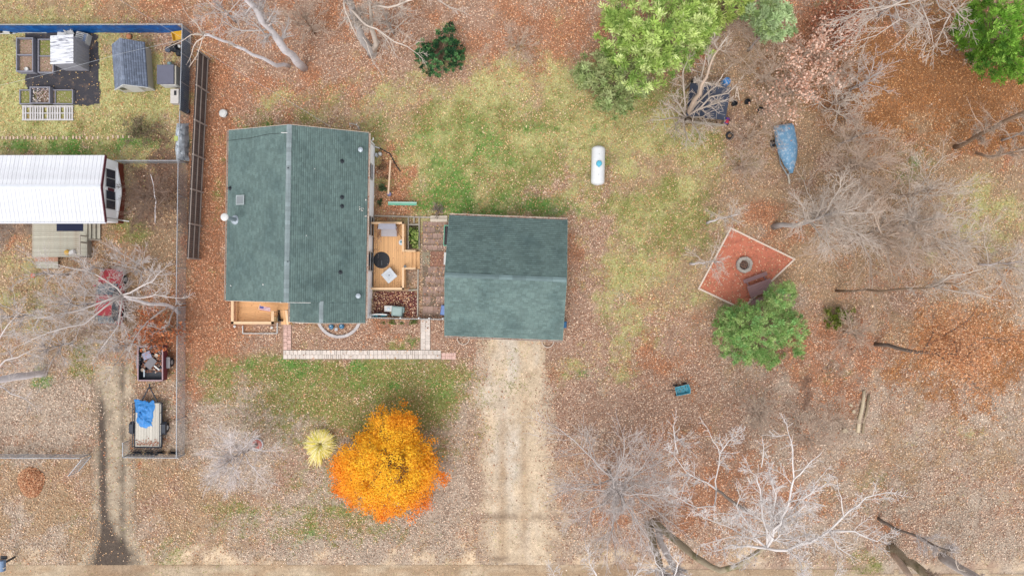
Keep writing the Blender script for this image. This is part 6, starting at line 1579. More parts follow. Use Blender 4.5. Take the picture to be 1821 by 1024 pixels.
for s in (-1, 1):
    pts = [(-1.4, s * .585, 1.38), (.12, s * .585, 1.4), (.9, s * .80, .93), (-1.85, s * .80, .92)]
    quad_part('side_window', M_cg, pts if s < 0 else pts[::-1])
    mb = MB(MCa); mb.cbox((.75, s * .93, .98), (.12, .16, .1)); mb.build('mirror', M_car, car)
    mb = MB(MCa); mb.cbox((1.86, s * .55, .62), (.14, .26, .1)); mb.build('headlight', M_glass, car); mb = MB(MCa); mb.cbox((-1.97, s * .62, .72), (.08, .2, .14)); mb.build('taillight', mat('tail_red', C(150, 30, 36), .3, 0), car)
    for x in (-1.25, 1.25):
        mb = MB(MCa); mb.tube([(x, s * .72, .31), (x, s * .885, .31)], .31, 16); w = mb.build('wheel', M_black, car); mb = MB(MCa); mb.tube([(x, s * .886, .31), (x, s * .895, .31)], .18, 10); mb.build('rim', M_galv, w)
bits('car_leaves', [MCa @ Vector((random.Random(k).uniform(-1.9, 1.7), random.Random(k + 50).uniform(-.6, .6), .97)) for k in range(240)], .06, LEAFMIX + [(220, 130, 130), (196, 180, 176)], car, 4)
# trailers
M_dkred = mat('dark_red_steel', C(132, 60, 74), .5, .12, 5); M_steel = mat('dark_steel', C(62, 66, 76), .5, .12); M_wb = mat('trailer_board', C(226, 218, 204), .8, .12, 3.5, rand=.08, stretch=(7, 1, 1))
p = P(281, 643); t1 = thing('utility_trailer', 'dark red box trailer filled with leaves and scrap', 'trailer', p); MT1 = frame(p, 0)
mb = MB(MT1); mb.box(-.86, .86, -1.2, 1.2, .5, .55); mb.build('floor', M_steel, t1)
for (x0_, x1_, y0_, y1_) in ((-.9, -.86, -1.24, 1.24), (.86, .9, -1.24, 1.24), (-.86, .86, -1.24, -1.2), (-.86, .86, 1.2, 1.24)):
    mb = MB(MT1); mb.box(x0_, x1_, y0_, y1_, .42, 1.05); mb.build('side_panel', M_dkred if x0_ > 0 else M_steel, t1)
    mb = MB(MT1); mb.box(x0_ - .02, x1_ + .02, y0_ - .02 if y0_ > 1 or y0_ < -1.21 and y1_ < 0 else y0_ + .03, y1_ + .02 if y1_ < -1.1 or y0_ > 1 else y1_ - .03, 1.051, 1.09); mb.build('top_rail', mat('pink_grey_rail', C(190, 160, 166), .5, .08) , t1)
for s in (-1, 1):
    mb = MB(MT1); mb.tube([(s * 1.0, 0, .32), (s * 1.18, 0, .32)], .32, 18); w = mb.build('wheel', M_black, t1); mb = MB(MT1); mb.tube([(s * 1.181, 0, .32), (s * 1.19, 0, .32)], .17, 12); mb.build('rim', M_galv, w)
    mb = MB(MT1); mb.box(s * 1.08 - .14, s * 1.08 + .14, -.4, .4, .66, .69); mb.build('fender', mat('grey_fender', C(150, 146, 150), .5, .1), t1)
mb = MB(MT1); mb.bar((-.5, 1.24, .42), (0, 2.3, .42), .07, .08); mb.bar((.5, 1.24, .42), (0, 2.3, .42), .07, .08); mb.build('tongue', M_steel, t1)
r = random.Random(12); bits('scrap_leaves', [MT1 @ Vector((r.uniform(-.8, .8), r.uniform(-.7, 1.15), r.uniform(.58, .8))) for k in range(420)], .07, [(170, 110, 80), (140, 90, 70), (196, 140, 110), (110, 84, 76), (200, 176, 160)], t1, 5)
for k, (x, y, sx_, sy_, rz_, m_, nm) in enumerate(((-.1, .0, .55, .8, -.7, mat('scrap_grey', C(140, 136, 140), .7, .1), 'scrap_board'), (.35, -.35, .5, .1, -.7, M_whitepaint, 'white_strip'), (-.55, -.75, .08, .5, .0, M_galv, 'metal_strip'), (-.35, .55, .6, .5, .4, mat('lilac_scrap', C(170, 170, 196), .6, .1), 'plastic_sheet'))):
    mb = MB(MT1 @ frame((x, y, .84 + k * .01), rz_)); mb.box(-sx_ / 2, sx_ / 2, -sy_ / 2, sy_ / 2, -.02, .02); mb.build(nm, m_, t1)
for (x, y) in ((-.55, .95), (.3, .55), (-.68, -.5)):
    mb = MB(MT1); mb.lathe([(.11, .6), (.14, .84), (.12, .86), (.1, .8), (0, .78)], (x, y, 0), 12, cap=False); mb.build('bucket', mat('cream_bucket', C(230, 214, 196), .5, .06), t1)
p = P(271, 752); t2 = thing('flatbed_trailer', 'flatbed trailer with pale board deck and a dark tailgate ramp', 'trailer', p); MT2 = frame(p, math.radians(-.5))
nb2 = 9
for k in range(nb2):
    mb = MB(MT2); x = -.92 + k * 1.84 / nb2; mb.box(x + .005, x + 1.84 / nb2 - .008, -1.58, 1.56, .55, .59); mb.build('board', M_wb, t2)
mb = MB(MT2); mb.bar((-.97, -1.62, .54), (-.97, 1.6, .54), .07, .12); mb.bar((.97, -1.62, .54), (.97, 1.6, .54), .07, .12); mb.bar((-.93, -1.62, .52), (.93, -1.62, .52), .06, .06); mb.bar((-.93, 1.6, .52), (.93, 1.6, .52), .06, .06); mb.build('chassis', M_steel, t2)
for s in (-1, 1):
    mb = MB(MT2); mb.bar((s * .97, -1.6, .86), (s * .97, 1.6, .86), .04, .04); mb.build('side_rail', M_steel, t2)
    for y in (-1.55, -.75, .1, .9, 1.55): mb = MB(MT2); mb.box(s * .97 - .02, s * .97 + .02, y - .02, y + .02, .6, .84); mb.build('stake', M_steel, t2)
    mb = MB(MT2); mb.tube([(s * 1.06, -.25, .34), (s * 1.26, -.25, .34)], .34, 18); w = mb.build('wheel', M_black, t2); mb = MB(MT2); mb.tube([(s * 1.261, -.25, .34), (s * 1.27, -.25, .34)], .18, 12); mb.build('rim', mat('pale_rim', C(214, 220, 226), .4, .05), w)
    mb = MB(MT2); mb.hexa([MT2.inverted() @ MT2 @ Vector(q) for q in ((s * 1.16 - .15, -.72, .5), (s * 1.16 + .15, -.72, .5), (s * 1.16 + .15, .22, .5), (s * 1.16 - .15, .22, .5), (s * 1.16 - .15, -.55, .74), (s * 1.16 + .15, -.55, .74), (s * 1.16 + .15, .05, .74), (s * 1.16 - .15, .05, .74))]); mb.build('fender', M_steel, t2)
mb = MB(MT2); mb.bar((-.6, 1.6, .46), (0, 2.75, .46), .06, .07); mb.bar((.6, 1.6, .46), (0, 2.75, .46), .06, .07); mb.tube([(0, 2.65, .46), (0, 2.95, .46)], .05, 8); mb.tube([(.0, 2.6, 0), (.0, 2.6, .75)], .035, 7); mb.build('tongue', M_steel, t2)
mb = MB(MT2)
for k in range(9): mb.bar((-1.0 + k * .25, -1.68, .55), (-1.0 + k * .25, -1.98, 1.6), .02, .02)
mb.bar((-1.02, -1.66, .55), (1.02, -1.66, .55), .05, .05); mb.bar((-1.02, -1.99, 1.62), (1.02, -1.99, 1.62), .05, .05)
for k in range(5): mb.bar((-1.0, -1.70 - k * .055, .7 + k * .19), (1.0, -1.70 - k * .055, .7 + k * .19), .015, .05)
setp(mb.build('ramp_gate', M_steel, t2), 'dark mesh ramp gate standing up at the tail')
r = random.Random(3); bits('deck_leaves', [MT2 @ Vector((r.uniform(-.85, .85), -1.5 + abs(r.gauss(0, .2)), .6)) for k in range(150)], .05, LEAFMIX, t2, 6)
# crumpled blue tarp on the flatbed
vv = []; ff = []; n1_, n2_ = 26, 20; r = random.Random(21); gx_, gy_ = np.meshgrid(np.linspace(-1, 1, n2_), np.linspace(-1, 1, n1_)); hz = vnoise(gx_.ravel() * 3, gy_.ravel() * 3, .9, 71, 3, .6).reshape(gx_.shape)
cx_, cy_ = MT2 @ Vector((-.3, .82, .6)), None
for i in range(n1_):
    for j in range(n2_):
        u, v = gx_[i, j], gy_[i, j]; rr_ = .72 + .4 * hz[i, j] + .18 * math.sin(3 * math.atan2(v, u) + .6)
        x = -.28 + u * .66 * rr_ + .1 * v * v; y = .85 + v * 1.0 * rr_ - .22 * u * (v < 0)
        e = max(0, 1 - max(abs(u), abs(v)) ** 4); vv.append(MT2 @ Vector((x, y, .605 + (abs(hz[i, j] - .5) * .9 + .04) * e)))
for i in range(n1_ - 1):
    for j in range(n2_ - 1): ff.append((i * n2_ + j, i * n2_ + j + 1, (i + 1) * n2_ + j + 1, (i + 1) * n2_ + j))
q = MT2 @ Vector((-.3, .85, .6)); mb = MB(); mb.add(vv, ff); setp(mb.build('crumpled_tarp', mat('bright_blue_tarp', C(66, 150, 226), .45, .1, 4), origin=q, smooth=True), 'crumpled bright blue tarp on the front of the flatbed', 'tarp')
for k, (x, lab) in enumerate(((245, 'leftmost'), (266, 'second from left'), (285, 'third from left'), (309, 'rightmost'))):
    tyre(lab + ' of the four black tyres in a row behind the flatbed', P(x, 803), .38, (math.radians(68), random.Random(k).uniform(-.15, .15)), grp='tyres behind the flatbed')
# mailbox
p = P(27, 990); mbx = thing('mailbox', 'blue grey mailbox on a dark post at the roadside corner', 'mailbox', p); MM = frame(P(26, 990), math.radians(0))
mb = MB(MM); mb.box(-.06, .06, -.06, .06, 0, 1.1); mb.build('post', M_steel, mbx)
mb = MB(MM); prof = [(-.2, 1.12), (.2, 1.12), (.2, 1.3)] + [(.2 * math.cos(t), 1.3 + .14 * math.sin(t)) for t in np.linspace(.3, 2.84, 7)] + [(-.2, 1.3)]; n = len(prof); vv = [(x, -.5, z) for x, z in prof] + [(x, .25, z) for x, z in prof]
mb.add(vv, [tuple(range(n)), tuple(reversed(range(n, 2 * n)))] + [(i, n + i, n + (i + 1) % n, (i + 1) % n) for i in range(n)]); mb.build('box', mat('mailbox_blue_grey', C(120, 146, 180), .4, .06), mbx)
mb = MB(MM); mb.box(.201, .23, -.3, -.22, 1.2, 1.42); mb.build('flag', M_whitepaint, mbx); mb = MB(MM); mb.box(-.22, .2, .26, .5, 1.0, 1.1); mb.build('bracket', M_black, mbx)
# ------------------------------------------------------------------ trees, shrubs, plants
def seg_mesh(S, sides=3):
    """S: (n,8) p0 p1 r0 r1 -> open prisms (sides=2: a folded V of two faces for the finest twigs)"""
    S = np.asarray(S, float); n = len(S); p0, p1 = S[:, 0:3], S[:, 3:6]
    d = p1 - p0; d /= np.linalg.norm(d, axis=1, keepdims=True) + 1e-9
    a = np.where(np.abs(d[:, 2:3]) < .9, np.array([[0, 0, 1.]]), np.array([[1., 0, 0]]))
    u = np.cross(d, a); u /= np.linalg.norm(u, axis=1, keepdims=True) + 1e-9; v = np.cross(d, u)
    if sides == 2:
        V = np.zeros((n, 2, 3, 3))
        for k, (ca, cb) in enumerate(((1.0, -.3), (0.0, 1.0), (-1.0, -.3))):
            o = u * ca + v * cb; V[:, 0, k] = p0 + o * S[:, 6:7]; V[:, 1, k] = p1 + o * S[:, 7:8]
        b = np.arange(n) * 6
        return V.reshape(-1, 3), np.concatenate([np.stack([b, b + 1, b + 4, b + 3], 1), np.stack([b + 1, b + 2, b + 5, b + 4], 1)])
    V = np.zeros((n, 2, sides, 3))
    for k in range(sides):
        t = 2 * math.pi * k / sides; o = u * math.cos(t) + v * math.sin(t)
        V[:, 0, k] = p0 + o * S[:, 6:7]; V[:, 1, k] = p1 + o * S[:, 7:8]
    b = np.arange(n) * 2 * sides; Fq = []
    for k in range(sides):
        k2 = (k + 1) % sides; Fq.append(np.stack([b + k, b + k2, b + sides + k2, b + sides + k], 1))
    return V.reshape(-1, 3), np.concatenate(Fq)
def rot_dir(d, ang, az):
    """direction at angle ang from d, azimuth az round it"""
    dx, dy, dz = d
    if abs(dz) < .9: ux, uy, uz = dy, -dx, 0.0
    else: ux, uy, uz = 0.0, dz, -dy
    l = math.sqrt(ux * ux + uy * uy + uz * uz); ux /= l; uy /= l; uz /= l
    vx, vy, vz = dy * uz - dz * uy, dz * ux - dx * uz, dx * uy - dy * ux
    c, s = math.cos(ang), math.sin(ang); ca, sa = math.cos(az), math.sin(az)
    return (dx * c + (ux * ca + vx * sa) * s, dy * c + (uy * ca + vy * sa) * s, dz * c + (uz * ca + vz * sa) * s)
def norm3(d):
    l = math.sqrt(d[0] ** 2 + d[1] ** 2 + d[2] ** 2) or 1; return (d[0] / l, d[1] / l, d[2] / l)
def grow(R, p, d, L, r, lvl, cfg, segs, tips, thick):
    """a limb and everything that grows on it"""
    nseg = cfg['nseg'][min(lvl, len(cfg['nseg']) - 1)]; wig = cfg['wig']; up = cfg['up']
    pts = [p]; rs_ = [r]; step = L / nseg
    for i in range(nseg):
        d = norm3((d[0] + R.gauss(0, wig), d[1] + R.gauss(0, wig), d[2] + R.gauss(0, wig * .7) + up)); q = pts[-1]
        pts.append((q[0] + d[0] * step, q[1] + d[1] * step, max(.15, q[2] + d[2] * step))); rs_.append(max(cfg['rmin'], r * (1 - .75 * (i + 1) / nseg)))
    if rs_[0] > .035: thick.append((pts, rs_))
    else:
        for i in range(nseg): segs.append(pts[i] + pts[i + 1] + (rs_[i], rs_[i + 1]))
    if lvl + 1 < cfg['levels']: sprout(R, pts, rs_, L, lvl, cfg, segs, tips, thick)
    else: tips.append(pts[-1]); tips.append(pts[len(pts) // 2])
def sprout(R, pts, rs_, L, lvl, cfg, segs, tips, thick, start=None):
    n = cfg['kids'][min(lvl, len(cfg['kids']) - 1)]; n = max(1, int(n * R.uniform(.75, 1.25) + .5)); m = len(pts) - 1; s0 = cfg['start'] if start is None else start
    for k in range(n):
        t = (s0 + (1 - s0) * ((k + R.random()) / n)) * m; i = min(int(t), m - 1); f = t - i
        a, b = pts[i], pts[i + 1]; p = tuple(a[j] + (b[j] - a[j]) * f for j in range(3)); dd = norm3(tuple(b[j] - a[j] for j in range(3)))
        d2 = rot_dir(dd, R.uniform(*cfg['ang']), R.uniform(0, 6.283)); ln = L * cfg['ratio'] * R.uniform(.6, 1.15) * (1.15 - .5 * t / m); rr = max(cfg['rmin'], (rs_[i] + (rs_[i + 1] - rs_[i]) * f) * cfg['rr'])
        grow(R, p, d2, ln, rr, lvl + 1, cfg, segs, tips, thick)
    if True:   # the tip goes on
        a, b = pts[-2], pts[-1]; grow(R, b, norm3(tuple(b[j] - a[j] for j in range(3))), L * .35, max(cfg['rmin'], rs_[-1]), max(lvl + 1, cfg['levels'] - 2), cfg, segs, tips, thick)
CFG = dict(levels=4, kids=[12, 12, 9, 5], nseg=[6, 5, 4, 3], wig=.13, up=.03, rmin=.0068, ang=(.45, 1.05), ratio=.52, rr=.5, start=.2)
M_barks = {'grey': mat('grey_bark', C(172, 164, 160, 1.2), .9, .18, 3.0, bump=.4, bscale=14), 'pale': mat('pale_bark', C(214, 206, 206, 1.2), .9, .12, 2.5, bump=.4, bscale=14, rgb2=C(160, 150, 146), s2=1.2, t2=(.55, .7)),
           'white': mat('white_bark', C(232, 222, 222, 1.2), .9, .08, 2.5, bump=.3), 'moss': mat('mossy_bark', C(156, 142, 120, 1.2), .95, .2, 3.0, bump=.7, bscale=12, rgb2=C(132, 126, 92), s2=1.0, t2=(.5, .62)),
           'dark': mat('dark_bark', C(118, 106, 97, 1.2), .95, .2, 3.0, bump=.6), 'tan': mat('tan_bark', C(182, 160, 142, 1.2), .9, .15, 3.0, bump=.4), 'brown': mat('brown_bark', C(136, 112, 92, 1.2), .9, .2, 3, bump=.4)}
M_lf = mat('tree_leaf', None, .8, 0.0, attr=True, trans=.25, spec=.2)
def leaf_cloud(pts, size, colors, seed, m=None, flat=.6):
    r = np.random.RandomState(seed); pts = np.asarray(pts, float); n = len(pts)
    nrm = r.normal(0, 1, (n, 3)); nrm[:, 2] = np.abs(nrm[:, 2]) + flat; nrm /= np.linalg.norm(nrm, axis=1, keepdims=True)
    a = r.normal(0, 1, (n, 3)); u = np.cross(nrm, a); u /= np.linalg.norm(u, axis=1, keepdims=True); v = np.cross(nrm, u)
    L = (size * r.uniform(.65, 1.3, n))[:, None]; Wd = L * .65
    V = np.stack([pts - u * L, pts - v * Wd + nrm * L * .15, pts + u * L, pts + v * Wd + nrm * L * .15], 1).reshape(-1, 3)
    if np.ndim(colors) == 2 and len(colors) == n: c = np.asarray(colors)
    else: cc = np.array([C(*q, 1.15)[:3] for q in colors]); c = cc[r.randint(0, len(cc), n)]
    c = c * r.uniform(.78, 1.18, (n, 1))
    return V, np.arange(n * 4).reshape(-1, 4), np.repeat(c, 4, 0)
def build_tree(name, label, base, limbs, bark, twig, cfg, seed, cat='tree', group=None, leaves=None, trunk_sides=9, trunks=1):
    """limbs: list of (list of world points, list of radii, spawn level, start fraction, reach in metres)"""
    R = random.Random(seed); t = thing(name, label, cat, base, group); segs = []; tips = []; thick = []
    tb = MB(); ntr = trunks
    for pts, rads, lvl, st, reach in limbs:
        pts = [tuple(p) for p in pts]
        # refine with a smooth wiggle
        if ntr <= 0: lb = MB(); lb.tube(pts, rads, 7); lb.build('limb', twig or bark, t, smooth=True)
        else: tb.tube(pts, rads, trunk_sides)
        ntr -= 1
        if lvl is not None: sprout(R, pts, rads, reach, lvl, cfg, segs, tips, thick, st)
    tb.build('trunk', bark, t, smooth=True)
    if thick:
        mb = MB()
        for pts, rr in thick: mb.tube(pts, rr, 6)
        setp(mb.build('limbs', bark if twig is None else twig, t, smooth=True), kind='stuff')
    if segs:
        V, Fq = seg_mesh(segs, 2); setp(np_obj('crown', V, Fq, twig or bark, parent=t), kind='stuff')
    if leaves:
        n, size, cols, sp = leaves; rr = np.random.RandomState(seed); tp = np.array(tips); pts = tp[rr.randint(0, len(tp), n)] + rr.normal(0, sp, (n, 3)); pts[:, 2] = np.maximum(pts[:, 2], .1)
        V, Fq, cc = leaf_cloud(pts, size, cols, seed + 1); setp(np_obj('leaves', V, Fq, M_lf, parent=t, colors=cc), kind='stuff')
    return t
def wiggle(a, b, n, amp, R, arch=0.0):
    a, b = Vector(a), Vector(b); out = []
    for i in range(n + 1):
        t = i / n; e = math.sin(math.pi * t); out.append(a.lerp(b, t) + Vector((R.gauss(0, amp) * e, R.gauss(0, amp) * e, R.gauss(0, amp * .5) * e + arch * e)))
    return out
def taper(r0, r1, n): return [r0 * 1.25] + [r0 + (r1 - r0) * i / n for i in range(1, n + 1)]
def vase(name, label, bx, by, height, spread, r0, bark, twig, seed, nl=7, fork=.3, cfg=None, lean=(0, 0), group=None, leaves=None, levels=None, cat='tree', el=(.5, 1.0)):
    """trunk with a leader and nl limbs; spread = limb length"""
    c = dict(CFG); c.update(cfg or {}); R = random.Random(seed); b = P(bx, by, -.05); top = Vector((b.x + lean[0], b.y + lean[1], height * .8))
    tp = wiggle(b, top, 7, height * .014, R); limbs = [(tp, taper(r0, r0 * .22, 7), 0, max(fork, .3), spread * .7)]
    for k in range(nl):
        t = fork + (.85 - fork) * (k + R.random()) / nl; i = min(int(t * 7), 6); p = Vector(tp[i]).lerp(Vector(tp[i + 1]), t * 7 - i); az = k * 2.4 + R.uniform(-.5, .5); e = R.uniform(*el); L = spread * R.uniform(.75, 1.1) * (1.15 - .55 * t)
        d = Vector((math.cos(az) * math.cos(e), math.sin(az) * math.cos(e), math.sin(e))); q = wiggle(p, p + d * L, 5, L * .035, R, .06 * L); rr = r0 * (.55 - .3 * t)
        limbs.append((q, [rr * (1 - .7 * j / 5) for j in range(6)], 1, .25, L))
    return build_tree(name, label, b, limbs, bark, twig, c, seed, cat, group, leaves)

M_tw_grey = mat('grey_twig', C(186, 176, 171, 1.1), .9, .1); M_tw_pale = mat('pale_twig', C(198, 183, 170, 1.25), .9, .1); M_tw_white = mat('white_twig', C(226, 218, 214, 1.35), .9, .06); M_tw_tan = mat('tan_twig', C(184, 162, 144, 1.2), .9, .1); M_tw_brown = mat('brown_twig', C(134, 112, 98, 1.3), .9, .12); M_tw_dark = mat('dark_twig', C(122, 108, 102, 1.0), .9, .12)
B = M_barks
R = random.Random(1)
# -- top edge: two pale leaning trunks from one spot
def limb(pp, n=None, amp=.09, seed=0):
    """polyline through (px,py,h) points, subdivided a little"""
    r = random.Random(seed); q = [P(*a) for a in pp]; out = [q[0]]
    for a, b in zip(q[:-1], q[1:]):
        L = (b - a).length; m = a.lerp(b, .5) + Vector((r.gauss(0, amp * L * .5), r.gauss(0, amp * L * .5), r.gauss(0, amp * L * .3))); out += [m, b]
    return out
def rads(r0, r1, n):
    r = random.Random(int(r0 * 1e5) + n); return [(r0 + (r1 - r0) * i / (n - 1)) * r.uniform(.88, 1.12) for i in range(n)]
def custom(name, label, specs, bark, twig, seed, cfg=None, group=None, leaves=None, cat='tree', trunks=1):
    c = dict(CFG); c.update(cfg or {}); L_ = []
    for k, (pp, r0, r1, lvl, st, reach) in enumerate(specs):
        q = limb(pp, seed=seed + k); L_.append((q, rads(r0, r1, len(q)), lvl, st, reach))
    return build_tree(name, label, P(specs[0][0][0][0], specs[0][0][0][1], 0), L_, bark, twig, c, seed, cat, group, leaves, trunks=trunks)
custom('bare_tree', 'tall bare tree with straight pale trunk rising behind the house, left of the green shrub', [
    ([(541, 122, 0), (520, 98, 2.6), (495, 72, 5.0), (466, 38, 7.6), (436, -2, 10.4), (410, -40, 12.8)], .30, .12, 0, .35, 3.4),
    ([(492, 70, 5.2), (470, 60, 6.6), (450, 40, 7.8), (440, 30, 8.6)], .07, .02, 1, .2, 2.4),
    ([(466, 38, 7.6), (462, 10, 8.8), (468, -20, 10)], .10, .03, 1, .2, 2.4), ([(480, 52, 6.4), (430, 55, 7.5), (400, 40, 8.6)], .06, .02, 1, .2, 2.2)], B['pale'], M_tw_grey, 101)
custom('bare_tree', 'thin pale tree leaning left toward the blue tarp fence corner', [
    ([(514, 118, 0), (492, 117, 1.6), (468, 104, 3.2), (434, 88, 4.8), (408, 76, 5.8), (380, 66, 7.0), (362, 62, 7.6)], .14, .07, 0, .5, 1.8),
    ([(366, 63, 7.4), (350, 74, 7.2), (342, 92, 6.8), (336, 108, 6.6)], .045, .015, 2, .2, 1.0), ([(362, 62, 7.6), (340, 62, 8), (326, 72, 8), (300, 84, 7.8)], .04, .012, 2, .2, 1.2), ([(362, 62, 7.6), (348, 40, 8.6), (330, 22, 9.2)], .04, .012, 2, .2, 1.4), ([(336, 120, 6.2), (350, 100, 6.6), (362, 62, 7.6)], .02, .03, 2, .1, .6)], B['pale'], M_tw_pale, 102, dict(levels=4, kids=[5, 4, 4, 4]))
custom('bare_tree', 'big grey forked tree near the top, left of the green shrub', [
    ([(662, 96, 0), (652, 80, 1.4), (640, 54, 3.6), (628, 26, 6), (612, -6, 8.6), (600, -34, 10.8)], .34, .14, 0, .4, 3.2),
    ([(664, 90, .6), (664, 60, 3), (660, 30, 5.4), (656, -10, 8.4)], .2, .09, 0, .5, 2.8),
    ([(622, 14, 7), (645, 40, 7.6), (670, 52, 8), (700, 74, 8), (742, 96, 7.6)], .09, .02, 1, .2, 2.2), ([(612, -4, 8.6), (614, 20, 9), (626, 48, 9), (640, 74, 8.4)], .06, .015, 2, .2, 1.2), ([(658, 14, 6.6), (690, 14, 7.6), (724, 2, 8.6), (780, 0, 9.2), (815, 18, 9)], .08, .02, 1, .3, 1.9), ([(645, 66, 6.8), (656, 90, 6.4), (668, 118, 5.6), (676, 128, 5.2)], .03, .01, 2, .2, 1.2), ([(672, 54, 8), (690, 74, 7.6), (706, 100, 7)], .03, .01, 2, .2, 1.2)], B['grey'], M_tw_pale, 103)
# -- top right: crown leaning in from beyond the top edge
custom('bare_tree', 'large pale bare tree reaching over the top edge, left of the bright green conifer', [
    ([(1600, -16, 0), (1612, -50, 3), (1630, -90, 6)], .35, .22, None, 0, 0)] + [([(1606 + k * 3, -34, 2.5), (1590 - 40 + k * 26, -24, 6), (x, y * .45, 8.5), (x + dx, y, 8.4)], .085, .012, 1, .25, 3.2) for k, (x, y, dx) in enumerate(((1560, 60, -45), (1600, 78, -90), (1640, 66, -30), (1650, 84, 10), (1690, 60, -16), (1700, 40, 20), (1530, 40, -30), (1580, 30, -60)))], B['pale'], M_tw_pale, 104, dict(kids=[11, 11, 9, 5], rmin=.011))
custom('bare_tree', 'dark limbed bare tree at the right edge beyond the rust coloured leaf floor', [
    ([(1698, 262, 0), (1728, 248, 1.8), (1762, 230, 3.6), (1800, 210, 5.6), (1850, 186, 8)], .17, .10, 0, .2, 2.4), ([(1736, 272, .5), (1780, 276, 3), (1830, 264, 5)], .10, .06, 0, .3, 1.8), ([(1752, 238, 3.2), (1735, 210, 4.4), (1722, 180, 5)], .03, .01, 2, .2, 1.2), ([(1720, 252, 1.6), (1704, 256, 2.4), (1690, 244, 3.2)], .02, .008, 2, .2, 1.0)], B['brown'], M_tw_tan, 105)
# -- right middle
vase('bare_tree', 'grey multi-limbed bare tree right of the fire pit, its dark foot by the pad corner', 1376, 403, 11, 4.4, .20, B['grey'], M_tw_pale, 106, nl=9, fork=.45, lean=(.9, .1), cfg=dict(kids=[11, 13, 10, 5]))
vase('bare_tree', 'wide hazy bare tree in the middle of the right hand leaf floor', 1500, 428, 9, 4.6, .2, B['tan'], M_tw_tan, 107, nl=11, fork=.12, cfg=dict(kids=[11, 13, 10, 5]), el=(.35, .9))
vase('bare_tree', 'hazy pale bare tree right of the wide one on the right hand leaf floor', 1560, 408, 8, 3.9, .15, B['tan'], M_tw_pale, 108, nl=10, fork=.12, cfg=dict(kids=[11, 13, 10, 5]), el=(.35, .9))
vase('bare_tree', 'brownish bare thicket tree below and right of the covered boat', 1490, 310, 6.5, 3.4, .13, B['tan'], M_tw_tan, 109, nl=11, fork=.1, cfg=dict(kids=[11, 13, 10, 5]), el=(.3, .9))
custom('bare_tree', 'thin dark trunk lying long toward a pale crown at the right edge', [([(1486, 517, 0), (1540, 515, 4), (1600, 514, 8), (1650, 512, 10.6), (1700, 505, 12.6)], .10, .05, 0, .62, 3.4), ([(1650, 512, 10.6), (1690, 490, 12.8), (1740, 480, 14)], .05, .02, 1, .2, 2.0), ([(1660, 510, 11), (1710, 520, 12.8), (1760, 530, 13.6)], .04, .02, 1, .2, 2.0)], B['brown'], M_tw_pale, 110, dict(kids=[8, 7, 7, 5]))
vase('bare_tree', 'small pale bare tree at the left corner of the fire pit square', 1227, 469, 5.6, 1.9, .09, B['pale'], M_tw_pale, 111, nl=8, fork=.5, lean=(.9, 0), cfg=dict(kids=[6, 6, 6, 4]))
vase('bare_tree', 'small pale bare tree at the top corner of the fire pit square', 1257, 397, 6.2, 1.7, .09, B['pale'], M_tw_pale, 112, nl=8, fork=.5, lean=(.6, .1), cfg=dict(kids=[6, 6, 6, 4]))
# -- thicket by the shelter
Rb = random.Random(5); sp = [([(1216, 216, 0), (1226, 196, 2.2), (1236, 176, 4.2), (1248, 150, 6), (1262, 118, 7.2), (1280, 84, 8)], .20, .05, 0, .4, 2.6)]
for (x, y, h) in ((1296, 176, 6.4), (1256, 96, 8), (1196, 168, 5.6), (1166, 214, 4.6), (1180, 184, 5.4), (1222, 110, 7.4), (1288, 130, 7.4), (1246, 246, 4.6), (1218, 262, 4.2), (1200, 240, 4.2), (1310, 150, 7), (1270, 230, 4.6)):
    st = (1218 + Rb.uniform(-3, 6), 212 - Rb.uniform(0, 8), .4 + Rb.random()); m = ((st[0] + x) / 2 + Rb.uniform(-6, 6), (st[1] + y) / 2 + Rb.uniform(-4, 4) - 6, h * .62); sp.append(([st, m, (x, y, h)], .085, .015, 1, .25, 2.1))
custom('bare_tree', 'many stemmed pale bare tree arching over the black roofed shelter', sp, B['tan'], M_tw_pale, 113, dict(kids=[11, 11, 8, 4]))
PEACH = [(236, 196, 172), (222, 172, 148), (240, 208, 188), (204, 152, 126)]
vase('leafy_tree', 'thin tree with faded peach leaves between the shelter and the boat', 1392, 172, 5.5, 2.6, .1, B['tan'], M_tw_tan, 114, nl=10, fork=.15, leaves=(1400, .085, PEACH, .2), cfg=dict(kids=[6, 6, 6, 4]), el=(.4, 1.0))
vase('leafy_tree', 'tangle of peach leafed brush above the covered boat', 1350, 205, 3.2, 2.1, .06, B['tan'], M_tw_tan, 115, nl=11, fork=.08, leaves=(450, .07, PEACH, .2), cfg=dict(kids=[6, 6, 6, 5]), el=(.2, .9))
vase('leafy_tree', 'sparse peach leafed tree left of the rust leaf clump near the top', 1418, 108, 6, 2.3, .09, B['tan'], M_tw_tan, 116, nl=9, fork=.2, leaves=(1100, .085, PEACH, .24), cfg=dict(kids=[6, 6, 6, 4]))
vase('bare_tree', 'grey brush tree between the pines above the shelter', 1330, 90, 6, 2.8, .1, B['grey'], M_tw_tan, 117, nl=11, fork=.15, cfg=dict(kids=[6, 7, 7, 5]), el=(.3, 1))
vase('bare_tree', 'tan brush right of the barrel and below the peach tree', 1320, 250, 2.6, 2.0, .05, B['tan'], M_tw_tan, 118, nl=12, fork=.06, cfg=dict(kids=[6, 6, 6, 4]), el=(.2, .9))
vase('leafy_tree', 'dark rust leafed tree near the top edge above the peach leafed trees', 1452, 72, 5, 2.2, .1, B['brown'], M_tw_brown, 119, nl=9, fork=.15, leaves=(2600, .085, [(176, 110, 80), (150, 88, 62), (194, 132, 104), (130, 80, 60)], .3), cfg=dict(kids=[6, 6, 6, 3]))
